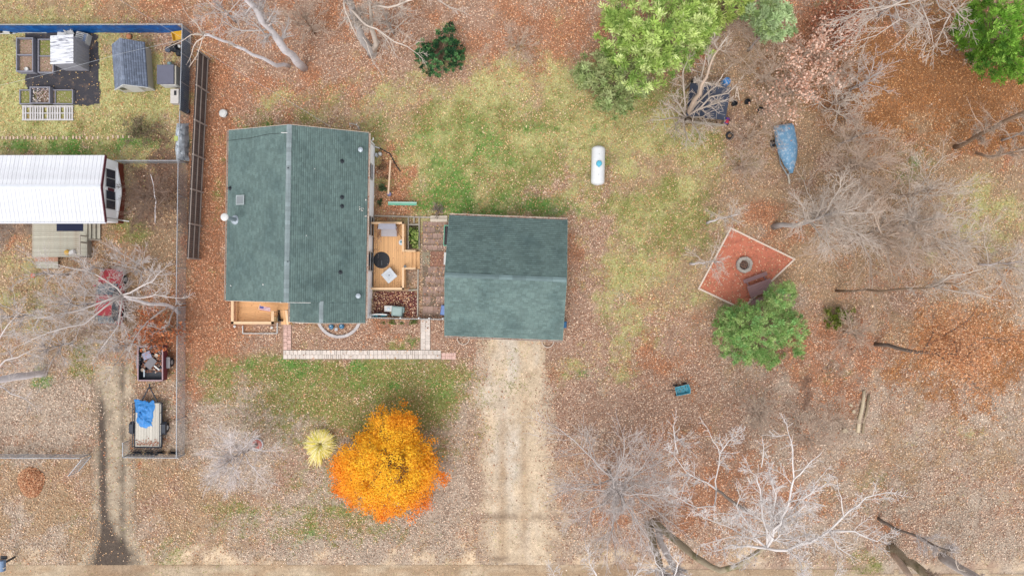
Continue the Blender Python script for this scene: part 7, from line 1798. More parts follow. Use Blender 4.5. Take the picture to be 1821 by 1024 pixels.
vase('bare_tree', 'mauve grey brush on the dark floor left of the orange leaf carpet', 1510, 160, 4.5, 2.2, .08, B['grey'], M_tw_grey, 120, nl=10, fork=.1, cfg=dict(kids=[6, 6, 6, 4]), el=(.3, 1))
# -- right lower: oak with orange leaves
custom('leafy_tree', 'tree holding orange brown leaves in the right hand middle', [([(1556, 612, 0), (1600, 620, 3), (1650, 626, 6), (1690, 628, 8.2), (1720, 630, 9.4)], .14, .06, 0, .5, 3.4), ([(1640, 625, 5.6), (1690, 590, 7.6), (1730, 560, 9)], .07, .02, 1, .2, 2.6), ([(1660, 626, 6.6), (1710, 660, 8), (1740, 690, 8.6)], .07, .02, 1, .2, 2.4), ([(1690, 628, 8.2), (1750, 600, 9.4), (1790, 600, 9.8)], .06, .02, 1, .2, 2.2), ([(1640, 625, 5.6), (1660, 590, 7), (1660, 560, 8)], .05, .02, 1, .2, 2.0)], B['dark'], M_tw_brown, 121, dict(kids=[8, 7, 6, 4]), leaves=(8000, .05, [(214, 158, 114), (198, 134, 92), (228, 182, 144), (176, 118, 82)], .6))
vase('bare_tree', 'low twiggy brown bush left of the two logs', 1480, 745, 2.2, 1.8, .05, B['tan'], M_tw_tan, 122, nl=12, fork=.05, cfg=dict(kids=[5, 6, 5, 4]), el=(.15, .8), cat='bush')
# -- bottom right, the big white branched tree
Rb = random.Random(9)
Rw = random.Random(31); EXTRA = []
for k in range(20):
    a_ = Rw.uniform(0, 6.283); d_ = Rw.uniform(55, 125); sx_, sy_ = 1364 + Rw.uniform(-14, 40), 968 - Rw.uniform(0, 50)
    tx, ty = sx_ + math.cos(a_) * d_ * 1.05, sy_ - abs(math.sin(a_)) * d_ * 1.1 + (20 if math.sin(a_) > 0 else 34); hh = Rw.uniform(10, 12.4)
    EXTRA.append(([(sx_, sy_, 8.6), ((sx_ + tx) / 2 + Rw.uniform(-12, 12), (sy_ + ty) / 2 + Rw.uniform(-8, 8), 9.6), (tx, ty, hh)], .045, .011, 1, .2, 1.9))
custom('bare_tree', 'big bare tree with mossy leaning trunk and bright white branches at the lower right', [
    ([(1160, 928, 0), (1186, 948, 1.6), (1218, 974, 3.2), (1250, 998, 4.8), (1282, 1014, 6), (1312, 1006, 7), (1346, 982, 7.8), (1364, 972, 8.3)], .28, .13, None, 0, 0),
    ([(1364, 972, 8.3), (1376, 940, 9.4), (1392, 916, 10.2), (1404, 890, 11), (1412, 850, 11.8), (1410, 800, 12.6), (1402, 770, 13)], .10, .018, 1, .15, 3.2),
    ([(1411, 852, 11.8), (1432, 832, 12.6), (1450, 814, 13)], .045, .015, 2, .2, 1.7), ([(1404, 892, 11), (1430, 885, 12), (1450, 868, 12.6)], .05, .012, 2, .2, 1.7),
    ([(1364, 972, 8.3), (1356, 920, 9.6), (1352, 870, 11), (1345, 845, 11.6), (1332, 832, 12)], .07, .012, 1, .25, 2.4), ([(1354, 830, 12), (1358, 800, 12.4), (1357, 786, 12.8)], .03, .01, 2, .2, 1.2),
    ([(1364, 974, 8.3), (1400, 978, 9.2), (1440, 964, 10.2), (1474, 944, 11), (1510, 908, 12), (1540, 884, 12.6), (1574, 876, 13)], .10, .018, 1, .3, 2.8), ([(1474, 944, 11), (1520, 944, 12), (1560, 962, 12.6), (1580, 948, 13)], .06, .012, 1, .25, 2.2), ([(1474, 944, 11), (1490, 972, 11.8), (1512, 986, 12.2)], .05, .012, 2, .2, 1.8), ([(1500, 916, 11.8), (1496, 884, 12.4), (1489, 860, 12.8)], .03, .01, 2, .3, 1.0),
    ([(1364, 974, 8.3), (1330, 970, 9.2), (1300, 968, 10), (1270, 980, 10.6)], .09, .015, 1, .25, 2.2), ([(1352, 978, 8), (1330, 992, 8.8), (1312, 1000, 9.4)], .05, .012, 1, .2, 2.0), ([(1362, 972, 8.3), (1330, 930, 9.8), (1310, 900, 11), (1318, 880, 11.6)], .07, .012, 1, .25, 2.0), ([(1364, 974, 8.3), (1400, 920, 10), (1430, 900, 11), (1440, 884, 11.6)], .06, .012, 1, .2, 2.0), ([(1400, 978, 9.2), (1424, 1000, 10.4), (1430, 1040, 11.4)], .05, .012, 1, .2, 1.8), ([(1364, 972, 8.3), (1380, 880, 11), (1366, 820, 12.4)], .05, .01, 1, .3, 1.8)] + EXTRA,
    B['moss'], M_tw_white, 123, dict(kids=[12, 13, 9, 4], wig=.17, rmin=.009, rr=.5, ang=(.5, 1.15)))
custom('bare_tree', 'dark trunked tree with white branches left of the big white branched tree', [
    ([(1326, 908, 0), (1308, 896, 2.4), (1290, 882, 4.6), (1274, 870, 6.2)], .13, .09, None, 0, 0),
    ([(1274, 870, 6.2), (1258, 858, 7), (1232, 846, 7.8), (1212, 828, 8.4), (1196, 806, 8.8)], .06, .012, 1, .2, 1.9), ([(1274, 870, 6.2), (1276, 838, 7.2), (1280, 806, 8.2), (1296, 784, 9), (1312, 772, 9.4)], .05, .012, 1, .3, 1.7), ([(1280, 806, 8.2), (1268, 784, 8.8), (1250, 750, 9.4)], .03, .01, 2, .2, 1.1), ([(1274, 872, 6.2), (1270, 900, 6.8), (1240, 902, 7.6), (1206, 884, 8.2), (1192, 876, 8.6)], .045, .01, 1, .3, 1.6), ([(1230, 846, 7.8), (1216, 860, 8.2), (1208, 890, 8.4)], .03, .01, 2, .2, 1.4), ([(1206, 806, 8.6), (1200, 780, 9), (1202, 740, 9.4)], .03, .01, 2, .3, 1.4), ([(1196, 806, 8.8), (1186, 800, 9), (1192, 790, 9.2)], .02, .01, 2, .3, .9)],
    B['dark'], M_tw_white, 124, dict(kids=[14, 14, 10, 5], wig=.17, rmin=.0105, rr=.52, ang=(.5, 1.15)))
custom('bare_tree', 'short thick twin mossy trunk at the bottom beside the leaning trunk', [([(1152, 932, 0), (1160, 958, 1.6), (1170, 990, 3.6), (1186, 1030, 6)], .30, .2, 0, .8, 2.4), ([(1172, 945, .8), (1184, 980, 3.2), (1204, 1020, 5.6)], .24, .18, 0, .8, 2.4), ([(1180, 1028, 6), (1166, 1000, 7.6), (1160, 980, 8.6)], .05, .01, 1, .2, 2.2), ([(1196, 1030, 6), (1206, 1000, 7.4), (1190, 985, 8)], .05, .01, 1, .2, 2.0)], B['moss'], M_tw_white, 125, dict(wig=.14))
custom('bare_tree', 'thin black trunk falling away at the lower right', [([(1562, 921, 0), (1580, 932, 1.3), (1604, 944, 2.8), (1642, 958, 5), (1690, 980, 8)], .13, .06, 0, .6, 2.6)], B['dark'], M_tw_grey, 126)
custom('bare_tree', 'thick mossy forked trunk at the bottom edge right of the white branches', [([(1584, 974, 0), (1610, 998, 2), (1640, 1016, 3.8), (1690, 1050, 7)], .34, .26, 0, .7, 2.4), ([(1590, 985, .6), (1604, 1004, 2.4), (1624, 1034, 4)], .25, .2, None, 0, 0)], B['moss'], M_tw_tan, 127)
custom('bare_tree', 'thick grey trunk at the bottom edge in the lower right corner', [([(1676, 990, 0), (1706, 1010, 2), (1750, 1036, 4.4), (1800, 1070, 7)], .36, .26, 0, .6, 2.6), ([(1720, 1016, 3), (1700, 1000, 5), (1690, 960, 6.4)], .05, .01, 1, .3, 1.6)], B['grey'], M_tw_pale, 128)
custom('bare_tree', 'white branch tips of a tree standing below the bottom edge by the drive', [([(1080, 1060, 0), (1090, 1130, 5), (1096, 1180, 8)], .22, .12, None, 0, 0), ([(1086, 1100, 3), (1060, 1020, 8), (1046, 985, 8.6)], .06, .01, 1, .4, 2.0), ([(1090, 1120, 4), (1120, 1030, 8), (1140, 1004, 8.6)], .05, .01, 1, .4, 2.0), ([(1090, 1120, 4), (1000, 1040, 8), (980, 1010, 8.4)], .05, .01, 1, .4, 1.6)], B['pale'], M_tw_white, 129)
custom('bare_tree', 'white branch tips of a tree below the bottom edge under the big white tree', [([(1420, 1090, 0), (1440, 1150, 4), (1450, 1200, 8)], .2, .12, None, 0, 0), ([(1430, 1110, 3), (1430, 1040, 8), (1424, 1004, 8.6)], .05, .01, 1, .4, 2.0), ([(1430, 1110, 3), (1480, 1040, 8), (1490, 1012, 8.6)], .05, .01, 1, .4, 2.0)], B['pale'], M_tw_white, 130)
# -- grey twiggy tree right of the drive
vase('bare_tree', 'dense grey twiggy tree right of the gravel drive', 1082, 838, 9.0, 5.6, .16, B['grey'], M_tw_grey, 131, nl=16, fork=.1, cfg=dict(kids=[13, 13, 10, 4], rmin=.0075), el=(.3, .95))
vase('bare_tree', 'small white twiggy sapling below the teal cart', 1200, 775, 3.6, 1.6, .05, B['pale'], M_tw_white, 132, nl=7, fork=.2, cfg=dict(kids=[5, 5, 5, 3]))
# -- front yard bare tree in the stone ring
vase('bare_tree', 'fine twigged grey bare tree growing from the stone ring in the front yard', 457, 790, 6.6, 3.2, .13, B['grey'], mat('silver_twig', C(204, 194, 190, 1.05), .9, .1), 133, nl=14, fork=.2, cfg=dict(kids=[11, 12, 9, 4], rmin=.006), el=(.4, 1.0), lean=(-.2, -.1))
# -- left neighbour trees
custom('bare_tree', 'big grey bare tree spreading over the red car and the trailers', [
    ([(318, 556, 0), (312, 549, 1.0), (296, 542, 2.2), (276, 541, 3.6), (250, 536, 5.2), (218, 524, 7)], .14, .08, None, 0, 0), ([(218, 524, 7), (246, 512, 7.8), (272, 500, 8.6), (290, 480, 9)], .07, .015, 1, .2, 2.6), ([(218, 524, 7), (250, 530, 7.8), (276, 524, 8.4), (316, 530, 8.8)], .06, .015, 1, .2, 2.6), ([(218, 524, 7), (160, 545, 8.4), (110, 558, 9.4), (60, 566, 10)], .07, .015, 1, .2, 2.8), ([(218, 524, 7), (150, 576, 8.8), (90, 590, 9.8), (40, 612, 10)], .06, .015, 1, .2, 2.6), ([(218, 524, 7), (190, 500, 8.2), (150, 480, 9.2), (100, 470, 9.8)], .06, .015, 1, .2, 2.4), ([(218, 524, 7), (210, 580, 8.4), (180, 620, 9)], .06, .015, 1, .2, 2.4), ([(300, 544, 2), (262, 572, 3.6), (240, 600, 5), (230, 625, 6)], .06, .015, 1, .3, 2.0), ([(310, 548, 1.4), (300, 578, 3), (285, 585, 4), (262, 578, 5)], .05, .015, 1, .3, 1.8)], B['pale'], M_tw_grey, 134, dict(kids=[12, 12, 9, 4], rmin=.008))
vase('leafy_tree', 'small tree with rust coloured leaves between the car and the fence', 306, 585, 4.2, 2.0, .08, B['brown'], M_tw_brown, 135, nl=9, fork=.15, leaves=(1300, .085, [(190, 112, 70), (168, 92, 56), (208, 138, 96), (146, 84, 56)], .2), cfg=dict(kids=[6, 6, 6, 3]))
custom('bare_tree', 'pale leaning trunk at the left edge with its foot in green grass', [([(80, 663, 0), (60, 665, 1.2), (30, 669, 2.8), (-10, 676, 4.8), (-60, 684, 7)], .26, .2, 0, .8, 3.0), ([(-30, 678, 6), (10, 640, 8.4), (60, 620, 9.6)], .08, .015, 1, .2, 2.6), ([(-40, 680, 6), (0, 600, 8.8), (30, 560, 10)], .08, .015, 1, .2, 2.6), ([(-30, 680, 6), (20, 700, 8), (60, 720, 9)], .06, .015, 1, .2, 2.2)], B['pale'], M_tw_grey, 136)
vase('bare_tree', 'small grey bare tree at the front edge of the weathered deck', 122, 488, 4.6, 2.4, .07, B['grey'], M_tw_grey, 137, nl=8, fork=.25, cfg=dict(kids=[5, 5, 5, 4]))
vase('bare_tree', 'small grey bare tree in the leaves right of the deck steps', 186, 478, 4.2, 1.9, .06, B['grey'], M_tw_grey, 138, nl=8, fork=.2, cfg=dict(kids=[5, 5, 5, 4]))
vase('bush', 'brown tangled bare bush between the mobile home and the dark board fence', 278, 352, 2.4, 2.1, .05, B['tan'], M_tw_brown, 139, nl=16, fork=.05, cfg=dict(kids=[7, 7, 7, 5]), el=(.15, .9), cat='bush')
custom('bush', 'second brown bush with two pale stems beside the mobile home', [([(276, 396, 0), (276, 372, 1.4), (275, 348, 2.6), (268, 310, 3.4)], .05, .02, 0, .2, 1.5), ([(276, 372, 1.4), (262, 364, 2.2), (252, 354, 2.8)], .03, .012, 1, .2, 1.2), ([(276, 370, 1.4), (288, 358, 2.2), (296, 346, 2.8)], .03, .012, 1, .2, 1.2), ([(272, 336, 2.8), (292, 342, 3), (300, 340, 3.2)], .02, .01, 2, .2, .9)], B['pale'], M_tw_brown, 140, dict(kids=[7, 7, 6, 4]), cat='bush')
vase('bush', 'olive brown leafy shrub by the pale covered pile', 262, 242, 2.0, 1.3, .05, B['brown'], M_tw_brown, 141, nl=12, fork=.05, leaves=(1500, .05, [(120, 118, 84), (96, 96, 66), (146, 136, 104), (130, 110, 86)], .14), cfg=dict(kids=[6, 6, 6, 3]), el=(.2, 1), cat='bush')
vase('bush', 'low dry twiggy bush on the leaf carpet right of the green shrub', 920, 90, 1.8, 1.6, .04, B['tan'], M_tw_tan, 142, nl=14, fork=.05, cfg=dict(kids=[6, 6, 6, 4]), el=(.2, .9), cat='bush')
vase('bush', 'dark dry grass clump above the stone steps of the patio', 781, 374, .9, .55, .03, B['dark'], M_tw_dark, 143, nl=14, fork=.03, cfg=dict(kids=[5, 6, 5, 4]), el=(.3, 1.1), cat='bush')

BR = 'brush trees of the right hand woods'
for k, (x, y, hh, sp_, bk, tw, lab) in enumerate((
    (1345, 150, 5, 2.8, 'tan', M_tw_tan, 'tan brush tree right of the blue barrel'), (1462, 200, 5, 2.6, 'tan', M_tw_pale, 'pale brush tree right of the covered boat'), (1310, 300, 2.6, 1.8, 'tan', M_tw_tan, 'low tan brush left of the covered boat'),
    (1490, 260, 6, 2.6, 'grey', M_tw_tan, 'grey brush tree between the boat and the rust leaf floor'), (1440, 380, 6, 3.2, 'grey', M_tw_pale, 'grey brush tree above the right corner of the fire pit square'), (1600, 350, 6, 3.2, 'tan', M_tw_pale, 'pale brush tree by the small green patch at the right'),
    (1640, 440, 7, 3.4, 'tan', M_tw_pale, 'pale brush tree in the far right middle'), (1740, 470, 6, 3.0, 'pale', M_tw_pale, 'whitish brush tree near the right edge'), (1420, 770, 3.6, 2.4, 'tan', M_tw_tan, 'tan brush tree above the big white branches'),
    (1330, 730, 3.4, 2.0, 'tan', M_tw_tan, 'thin tan brush tree right of the teal cart'), (1500, 590, 3.0, 2.0, 'tan', M_tw_tan, 'tan brush around the moss green bush'), (1560, 30, 5, 2.8, 'grey', M_tw_grey, 'grey brush under the large tree at the top'),
    (1470, 140, 4.4, 2.4, 'tan', M_tw_tan, 'tan brush tree left of the orange leaf carpet'), (1250, 90, 5.0, 2.4, 'tan', M_tw_tan, 'tan brush tree below the big bright pine'), (1780, 250, 5, 2.6, 'grey', M_tw_tan, 'grey brush tree between the dark limbs at the right edge'),
    (1700, 90, 4, 2.2, 'grey', M_tw_pale, 'pale brush left of the bright green conifer'), (420, 40, 5, 2.8, 'grey', M_tw_grey, 'grey brush tree at the top right of the tarp fence corner'), (560, 60, 4, 2.4, 'brown', M_tw_tan, 'tan brush tree between the two big top trunks'),
    (172, 540, 5.2, 2.8, 'grey', M_tw_grey, 'grey brush tree just left of the red car'), (236, 532, 5.6, 2.8, 'grey', M_tw_grey, 'grey brush tree just right of the red car'), (200, 586, 4.6, 2.4, 'tan', M_tw_tan, 'tan brush tree behind the red car'), (700, 60, 4, 2.4, 'grey', M_tw_pale, 'pale brush tree left of the evergreen shrub'), (60, 560, 4.4, 2.6, 'grey', M_tw_grey, 'grey brush tree in the left front yard'),
    (130, 610, 4.4, 2.6, 'grey', M_tw_grey, 'grey brush tree left of the muddy track'), (270, 480, 4, 2.4, 'tan', M_tw_grey, 'grey brush tree right of the red car'), (240, 610, 4, 2.4, 'tan', M_tw_grey, 'grey brush tree above the dark red trailer'))):
    vase('brush_tree', lab, x, y, hh, sp_, .05 + hh * .006, B[bk], tw, 400 + k, nl=10, fork=.1, cfg=dict(kids=[7, 8, 8, 3], rmin=.007), el=(.25, .95), group=BR if k < 16 else None)
# -- foliage crowns
def crown_points(lobes, n, seed, shell=.72):
    """points in domes: lobe = (px, py, rx_px, ry_px, h_base, h_top, share)"""
    r = np.random.RandomState(seed); tot = sum(l[6] for l in lobes); out = []; rel = []
    for (x, y, rx, ry, hb, ht, w) in lobes:
        m = int(n * w / tot); a = r.rand(m) * 6.283; q = np.sqrt(r.rand(m)); q = q * (1 + .12 * np.sin(a * 3 + x) + .09 * np.sin(a * 7 + y) + .06 * np.sin(a * 13 + x))
        dome = np.sqrt(np.clip(1 - np.minimum(q, 1) ** 2, 0, 1)); fr = np.where(r.rand(m) < shell, r.uniform(.86, 1.03, m), r.uniform(.25, .86, m)); h = hb + (ht - hb) * dome * fr
        k = (H - h) / F; out.append(np.stack([(x + np.cos(a) * q * rx - 910.5) * k, (512 - (y + np.sin(a) * q * ry)) * k, h], 1)); rel.append(np.stack([q, a, dome], 1))
    return np.concatenate(out), np.concatenate(rel)
def puff_crown(lobes, npuff, nblade, prad, blade, cols, seed, shell=.75, wide=.3, sparse=None):
    """conifer-like crown: puffs of narrow blades pointing outward and up"""
    r = np.random.RandomState(seed); c, rel = crown_points(lobes, npuff, seed, shell)
    if sparse is not None:
        keep = r.rand(len(c)) < np.clip(sparse(rel), 0, 1); c = c[keep]
    m = len(c); pr = prad * r.uniform(.65, 1.25, m); cc = np.array([C(*q, 1.0)[:3] for q in cols]); pc = cc[r.randint(0, len(cc), m)] * r.uniform(.8, 1.2, (m, 1))
    d = r.normal(0, 1, (m, nblade, 3)); d[..., 2] = np.abs(d[..., 2]) * .9 + .15; d /= np.linalg.norm(d, axis=2, keepdims=True)
    p0 = c[:, None] + d * (pr[:, None, None] * r.uniform(.1, .55, (m, nblade, 1))); ln = blade * r.uniform(.7, 1.3, (m, nblade, 1)); p1 = p0 + (d + r.normal(0, .25, (m, nblade, 3))) * ln
    s = np.cross(d, r.normal(0, 1, (m, nblade, 3))); s /= np.linalg.norm(s, axis=2, keepdims=True) + 1e-9; w = ln * wide * .5
    V = np.stack([p0 - s * w * .5, p0 + s * w * .5, p0 * .4 + p1 * .6 + s * w, p1, p0 * .4 + p1 * .6 - s * w], 2).reshape(-1, 3)
    V[:, 2] = np.maximum(V[:, 2], .03); nb = m * nblade; b = np.arange(nb) * 5
    Fq = np.concatenate([np.stack([b, b + 1, b + 2], 1), np.stack([b, b + 2, b + 4], 1), np.stack([b + 4, b + 2, b + 3], 1)])
    return V, Fq, np.repeat(np.repeat(pc, nblade, 0) * r.uniform(.85, 1.15, (nb, 1)), 5, 0), c
def conifer(name, label, base, lobes, npuff, cols, seed, prad=.34, blade=.2, nblade=52, trunk=(.2, 6), cat='tree', shell=.75, bark='brown', sparse=None, wide=.3):
    t = thing(name, label, cat, P(base[0], base[1], 0)); V, Fq, cc, cpts = puff_crown(lobes, int(npuff * .62), nblade, prad, blade, cols, seed, shell, wide, sparse)
    setp(np_obj('crown', V, Fq, M_lf, parent=t, colors=cc), kind='stuff'); R = random.Random(seed); b = P(base[0], base[1], -.05); top = Vector((0, 0, 0)); 
    hx = max(lobes, key=lambda l: l[5]); k = (H - hx[5]) / F; top = Vector(((hx[0] - 910.5) * k, (512 - hx[1]) * k, hx[5] * .92)); pts = wiggle(b, top, 6, .06, R)
    mb = MB(); mb.tube(pts, taper(trunk[0], trunk[0] * .15, 6), 8); mb.build('trunk', B[bark], t, smooth=True)
    S = []
    for i in np.random.RandomState(seed).choice(len(cpts), min(len(cpts), 160), replace=False):
        q = cpts[i]; z = max(.2, q[2] - 1.2); f = min(max(z / top.z, 0), 1); j = min(int(f * 6), 5); p = Vector(pts[j]).lerp(Vector(pts[j + 1]), f * 6 - j); S.append((p.x, p.y, p.z, q[0], q[1], q[2], .03, .01))
    V, Fq = seg_mesh(S, 4); setp(np_obj('branches', V, Fq, B[bark], parent=t), kind='stuff')
    return t
PINE = [(164, 188, 98), (142, 168, 84), (186, 204, 124), (122, 150, 74), (204, 216, 146), (170, 192, 104)]
conifer('pine_tree', 'big bright green pine at the top edge above the shelter', (1120, 150), [(1180, 40, 92, 78, 4, 12, 4), (1130, 110, 50, 60, 3, 9.5, 1.6), (1100, 50, 36, 60, 3, 9, 1.2), (1175, 100, 50, 40, 4, 10, 1.2), (1235, 30, 50, 60, 4, 10.5, 1.4)], 900, PINE, 201, prad=.40, blade=.2)
conifer('pine_tree', 'duller green pine below and left of the big bright pine', (1090, 185), [(1062, 130, 42, 36, 2, 6, 1.4), (1092, 172, 38, 36, 2, 6, 1.2), (1040, 140, 22, 18, 1.5, 4, .4), (1118, 140, 36, 40, 2, 6.5, 1.1)], 380, [(150, 166, 106), (136, 152, 96), (166, 180, 124), (158, 166, 112), (126, 144, 88), (174, 182, 130)], 202, prad=.32, shell=.5)
conifer('pine_tree', 'pale blue green pine at the top edge right of the big bright pine', (1350, 62), [(1376, 36, 36, 40, 4, 10, 1.5), (1345, 22, 30, 30, 3, 8, .6)], 230, [(166, 186, 136), (148, 170, 118), (182, 200, 152), (152, 172, 112)], 203, prad=.34, shell=.6)
conifer('pine_tree', 'yellowish green pine top at the top edge between the two pines', (1300, 30), [(1300, 4, 40, 30, 3, 9, 1), (1262, 30, 30, 30, 3, 8, .7)], 190, [(178, 194, 104), (160, 180, 92), (192, 204, 122), (140, 164, 82)], 204, prad=.34)
conifer('cedar_tree', 'dense bright green conifer in the top right corner', (1735, 95), [(1790, 40, 74, 70, 3, 11, 3), (1770, 105, 50, 40, 2, 8, 1.2), (1728, 50, 36, 40, 2, 7.5, 1), (1815, 110, 40, 40, 2, 8, .8)], 900, [(104, 148, 50), (86, 128, 42), (126, 168, 64), (72, 110, 40), (144, 182, 80), (112, 150, 54)], 205, prad=.36, blade=.17, shell=.85)
conifer('juniper_tree', 'soft green conifer overlapping the lower corner of the fire pit square', (1330, 566), [(1348, 582, 64, 50, .5, 6.0, 3.2), (1384, 532, 30, 26, .6, 4.6, .8), (1296, 586, 28, 46, .4, 4.2, 1), (1340, 632, 50, 16, .2, 2.4, .6), (1408, 584, 26, 34, .4, 3.6, .6), (1420, 622, 12, 12, .2, 2, .15), (1366, 644, 14, 10, .2, 1.6, .15), (1400, 512, 12, 10, .8, 4, .15)], 1500, [(152, 180, 106), (134, 168, 96), (168, 190, 122), (122, 158, 88), (160, 178, 116), (138, 182, 112)], 206, prad=.26, blade=.14, nblade=38, shell=.6)
conifer('evergreen_shrub', 'dark green heart shaped evergreen shrub on the rust leaf carpet at the top', (780, 104), [(780, 104, 42, 32, .2, 2.2, 3), (796, 66, 17, 24, .2, 2.3, 1.1), (756, 92, 20, 22, .2, 1.9, .9), (806, 92, 18, 28, .2, 2.0, .9)], 430, [(58, 100, 62), (46, 84, 54), (84, 128, 78), (38, 70, 46), (104, 148, 92)], 207, prad=.2, blade=.1, nblade=36, wide=.6, shell=.85, trunk=(.06, 1), cat='shrub')
conifer('leafy_bush', 'small moss green bush on the leaf floor right of the soft conifer', (1484, 564), [(1484, 564, 22, 20, .1, 1.3, 2), (1506, 555, 16, 14, .1, 1.0, .5)], 110, [(104, 118, 44), (90, 104, 38), (126, 134, 62), (140, 140, 84)], 208, prad=.2, blade=.1, nblade=34, wide=.5, trunk=(.04, 1), cat='bush')
# bed plants
def plant_patch(name, label, x0, y0, x1, y1, z0, z1, n, size, cols, seed, cat='plants'):
    r = np.random.RandomState(seed); a, b = P(x0, y1), P(x1, y0); nc = max(3, n // 26); cen = np.stack([r.uniform(a.x, b.x, nc), r.uniform(a.y, b.y, nc), r.uniform(z0, z1, nc)], 1); pts = cen[r.randint(0, nc, n)] + r.normal(0, .09, (n, 3)); pts[:, 0] = pts[:, 0].clip(a.x, b.x); pts[:, 1] = pts[:, 1].clip(a.y, b.y); pts[:, 2] = np.maximum(pts[:, 2], z0 * .6 + .02)
    V, Fq, cc = leaf_cloud(pts, size, cols, seed); c = (a + b) / 2; t = thing(name, label, cat, (c.x, c.y, 0)); setp(np_obj('leaves', V, Fq, M_lf, parent=t, colors=cc), kind='stuff'); return t
plant_patch('leafy_plants', 'leafy green plants filling the timber framed bed beside the deck', 729, 404, 744.5, 441, .18, .45, 620, .07, [(122, 150, 66), (90, 116, 50), (160, 176, 96), (66, 86, 40), (184, 190, 120)], 301)
plant_patch('leafy_plants', 'dark green plant under the house wall near the plank bench', 671, 322, 688, 340, .05, .5, 160, .07, [(74, 92, 60), (56, 74, 48), (96, 112, 76)], 302)
plant_patch('leafy_plants', 'small dark green plant at the left end of the mint bench', 671, 354, 680, 368, .05, .3, 80, .06, [(78, 96, 60), (56, 74, 48), (100, 112, 76)], 303)
plant_patch('weeds', 'dark green weeds along the foot of the picket fence', 668, 569, 744, 576, .02, .2, 260, .05, [(92, 112, 52), (70, 90, 42), (120, 132, 70)], 304)
plant_patch('dry_shrubs', 'brown dry plants left of the trestle legs in the leaf bed', 672, 285, 692, 318, .03, .4, 300, .05, [(140, 104, 84), (110, 84, 68), (160, 120, 96), (120, 110, 76)], 305)
# leaf pile
r = np.random.RandomState(8); n = 2600; a_ = r.rand(n) * 6.283; q = np.sqrt(r.rand(n)); pc = P(56, 857); pts = np.stack([pc.x + np.cos(a_) * q * .95 * (1 + .1 * np.sin(a_ * 3)), pc.y + np.sin(a_) * q * 1.1, .03 + .24 * (1 - q ** 2) * r.uniform(.8, 1.05, n)], 1)
V, Fq, cc = leaf_cloud(pts, .075, [(206, 154, 116), (188, 128, 92), (222, 180, 144), (160, 108, 80)], 9); setp(np_obj('leaf_pile', V, Fq, M_leaf, origin=(pc.x, pc.y, 0), colors=cc), 'round raked pile of orange brown leaves in the lower left yard', 'leaf pile')
# maple
lob = [(684, 838, 82, 78, 1.0, 6.2, 5), (700, 770, 48, 40, 1.2, 5.2, 1.6), (640, 830, 46, 50, 1.0, 5.0, 1.4), (690, 880, 66, 42, .8, 4.6, 1.5), (745, 830, 36, 50, 1.0, 4.4, .9), (716, 742, 18, 22, 1.0, 3.8, .25), (778, 853, 18, 10, .8, 2.6, .12), (762, 795, 20, 26, .8, 3.4, .25), (612, 845, 22, 34, .8, 3.4, .35)]
pc, rel = crown_points(lob, 540, 311, .7); rr = np.random.RandomState(312); per = 66; pts = (pc[:, None] + rr.normal(0, 1, (len(pc), per, 3)) * np.array([.21, .21, .14])).reshape(-1, 3); pts[:, 2] = np.maximum(pts[:, 2], .3)
k = F / (H - pts[:, 2]); ipx = 910.5 + pts[:, 0] * k; ipy = 512 - pts[:, 1] * k
YEL, ORG_, RED = np.array(C(253, 194, 54, 1.0)[:3]), np.array(C(250, 160, 44, 1.05)[:3]), np.array(C(240, 126, 58, 1.15)[:3])
edge = np.clip(((ipx - 690) / 98) ** 2 + ((ipy - 822) / 104) ** 2, 0, 1.3); low = np.clip((ipy - 850) / 70, 0, 1) + np.clip((625 - ipx) / 40, 0, 1) * .7 + np.clip((760 - ipy) / 40, 0, 1) * .5 + np.clip((ipx - 735) / 40, 0, 1) * .7
t1_ = np.clip(edge * .75 + (vnoise(ipx, ipy, 24, 61, 3) - .5) * 1.2 + .0, 0, 1)[:, None]; t2_ = np.clip(low * edge * .6 + rr.normal(0, .12, len(pts)), 0, 1)[:, None]
mc = (YEL * (1 - t1_) + ORG_ * t1_); mc = mc * (1 - t2_) + RED * t2_
mt = thing('maple_tree', 'round maple with blazing yellow and orange leaves in the front yard', 'tree', P(708, 800, 0)); V, Fq, cc = leaf_cloud(pts, .066, mc, 313); setp(np_obj('crown', V, Fq, mat('maple_leaf', None, .7, 0, attr=True, trans=.35, spec=.2), parent=mt, colors=cc), kind='stuff')
Rm = random.Random(4); b0 = P(708, 800, -.05); tp = wiggle(b0, P(690, 826, 4.8), 6, .05, Rm); mb = MB(); mb.tube(tp, taper(.13, .03, 6), 9); mb.build('trunk', B['brown'], mt, smooth=True)
S = []
for i in rr.choice(len(pc), 220, replace=False):
    q = pc[i]; f = min(max((q[2] - 1.1) / 4.8, .1), .95); j = min(int(f * 6), 5); p = Vector(tp[j]).lerp(Vector(tp[j + 1]), f * 6 - j); S.append((p.x, p.y, p.z, q[0], q[1], q[2], .025, .008))
V, Fq = seg_mesh(S, 4); setp(np_obj('branches', V, Fq, B['brown'], parent=mt), kind='stuff')
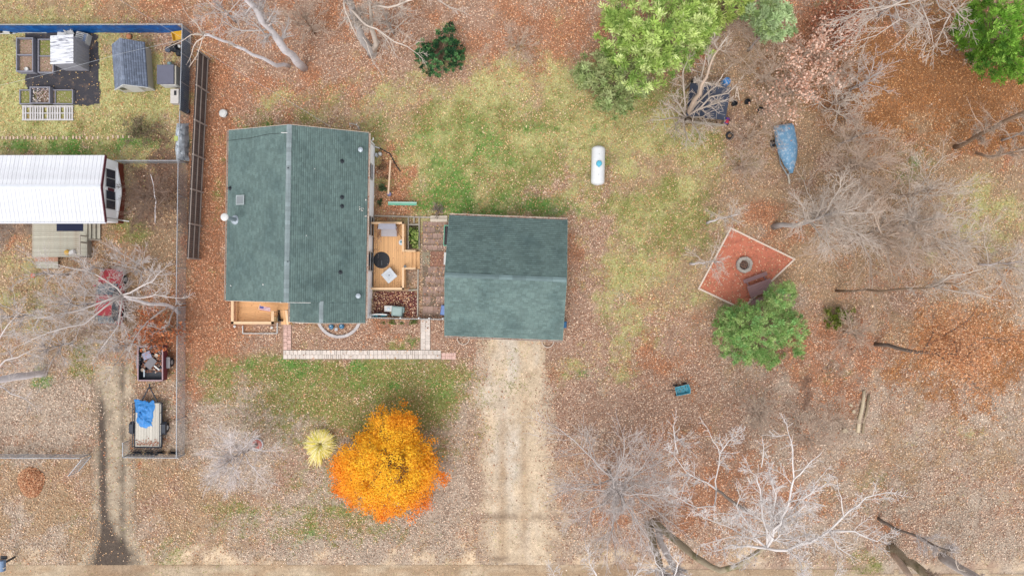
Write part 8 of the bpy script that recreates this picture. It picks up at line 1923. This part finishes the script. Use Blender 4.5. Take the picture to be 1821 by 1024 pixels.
# ornamental grass: long arching blades from one foot
r = np.random.RandomState(21); n = 1900; pc = P(573, 787); az = r.rand(n) * 6.283; ln = r.uniform(.35, 1.0, n) ** .8 * r.uniform(.8, 1.35, n); ht = r.uniform(.5, 1.2, n); ns_ = 4; V = np.zeros((n, ns_ + 1, 2, 3))
stre = 1 + .45 * (np.sin(az) < -.75) * (np.cos(az) < .1)
for i in range(ns_ + 1):
    t = i / ns_; rad = .12 * r.rand(n) if i == 0 else None
    rr_ = ln * t ** 1.15 * stre; z = ht * (1.9 * t - 1.35 * t * t); x = pc.x + np.cos(az) * rr_; y = pc.y + np.sin(az) * rr_ ; w = .011 * (1 - t * .7) + .003
    for s in (0, 1): V[:, i, s, 0] = x - np.sin(az) * w * (2 * s - 1); V[:, i, s, 1] = y + np.cos(az) * w * (2 * s - 1); V[:, i, s, 2] = np.maximum(z, .03)
b = np.arange(n)[:, None] * (2 * (ns_ + 1)) + np.arange(ns_)[None] * 2; b = b.ravel(); Fq = np.stack([b, b + 1, b + 3, b + 2], 1)
gcs = np.array([C(*q, 1.0)[:3] for q in [(232, 216, 92), (222, 208, 140), (244, 236, 190), (196, 190, 74), (236, 222, 186)]])[r.randint(0, 5, n)]
gr = np.repeat(gcs, 2 * (ns_ + 1), 0) * np.tile(np.repeat(np.linspace(.8, 1.1, ns_ + 1), 2), n)[:, None]
setp(np_obj('ornamental_grass', V.reshape(-1, 3), Fq, M_lf, origin=(pc.x, pc.y, 0), colors=gr), 'yellow ornamental grass clump left of the orange maple', 'ornamental grass')
# overhead wires
for k, (pp, lab) in enumerate((([P(588, 226, 3.6), P(530, 190, 4.6), P(450, 143, 5.6), P(330, 72, 6.2), P(180, -20, 6.6)], 'thin service wire running up and left from the green roof'), ([P(-60, 166, 5.0), P(60, 138, 4.8), P(178, 106, 4.6), P(205, 98, 4.8), P(330, 70, 6.0)], 'thin sagging wire crossing above the garden hut'))):
    mb = MB(); mb.tube(pp, .007, 5); setp(mb.build('overhead_wire', M_chain, origin=pp[0]), lab, 'wire', 'overhead wires')
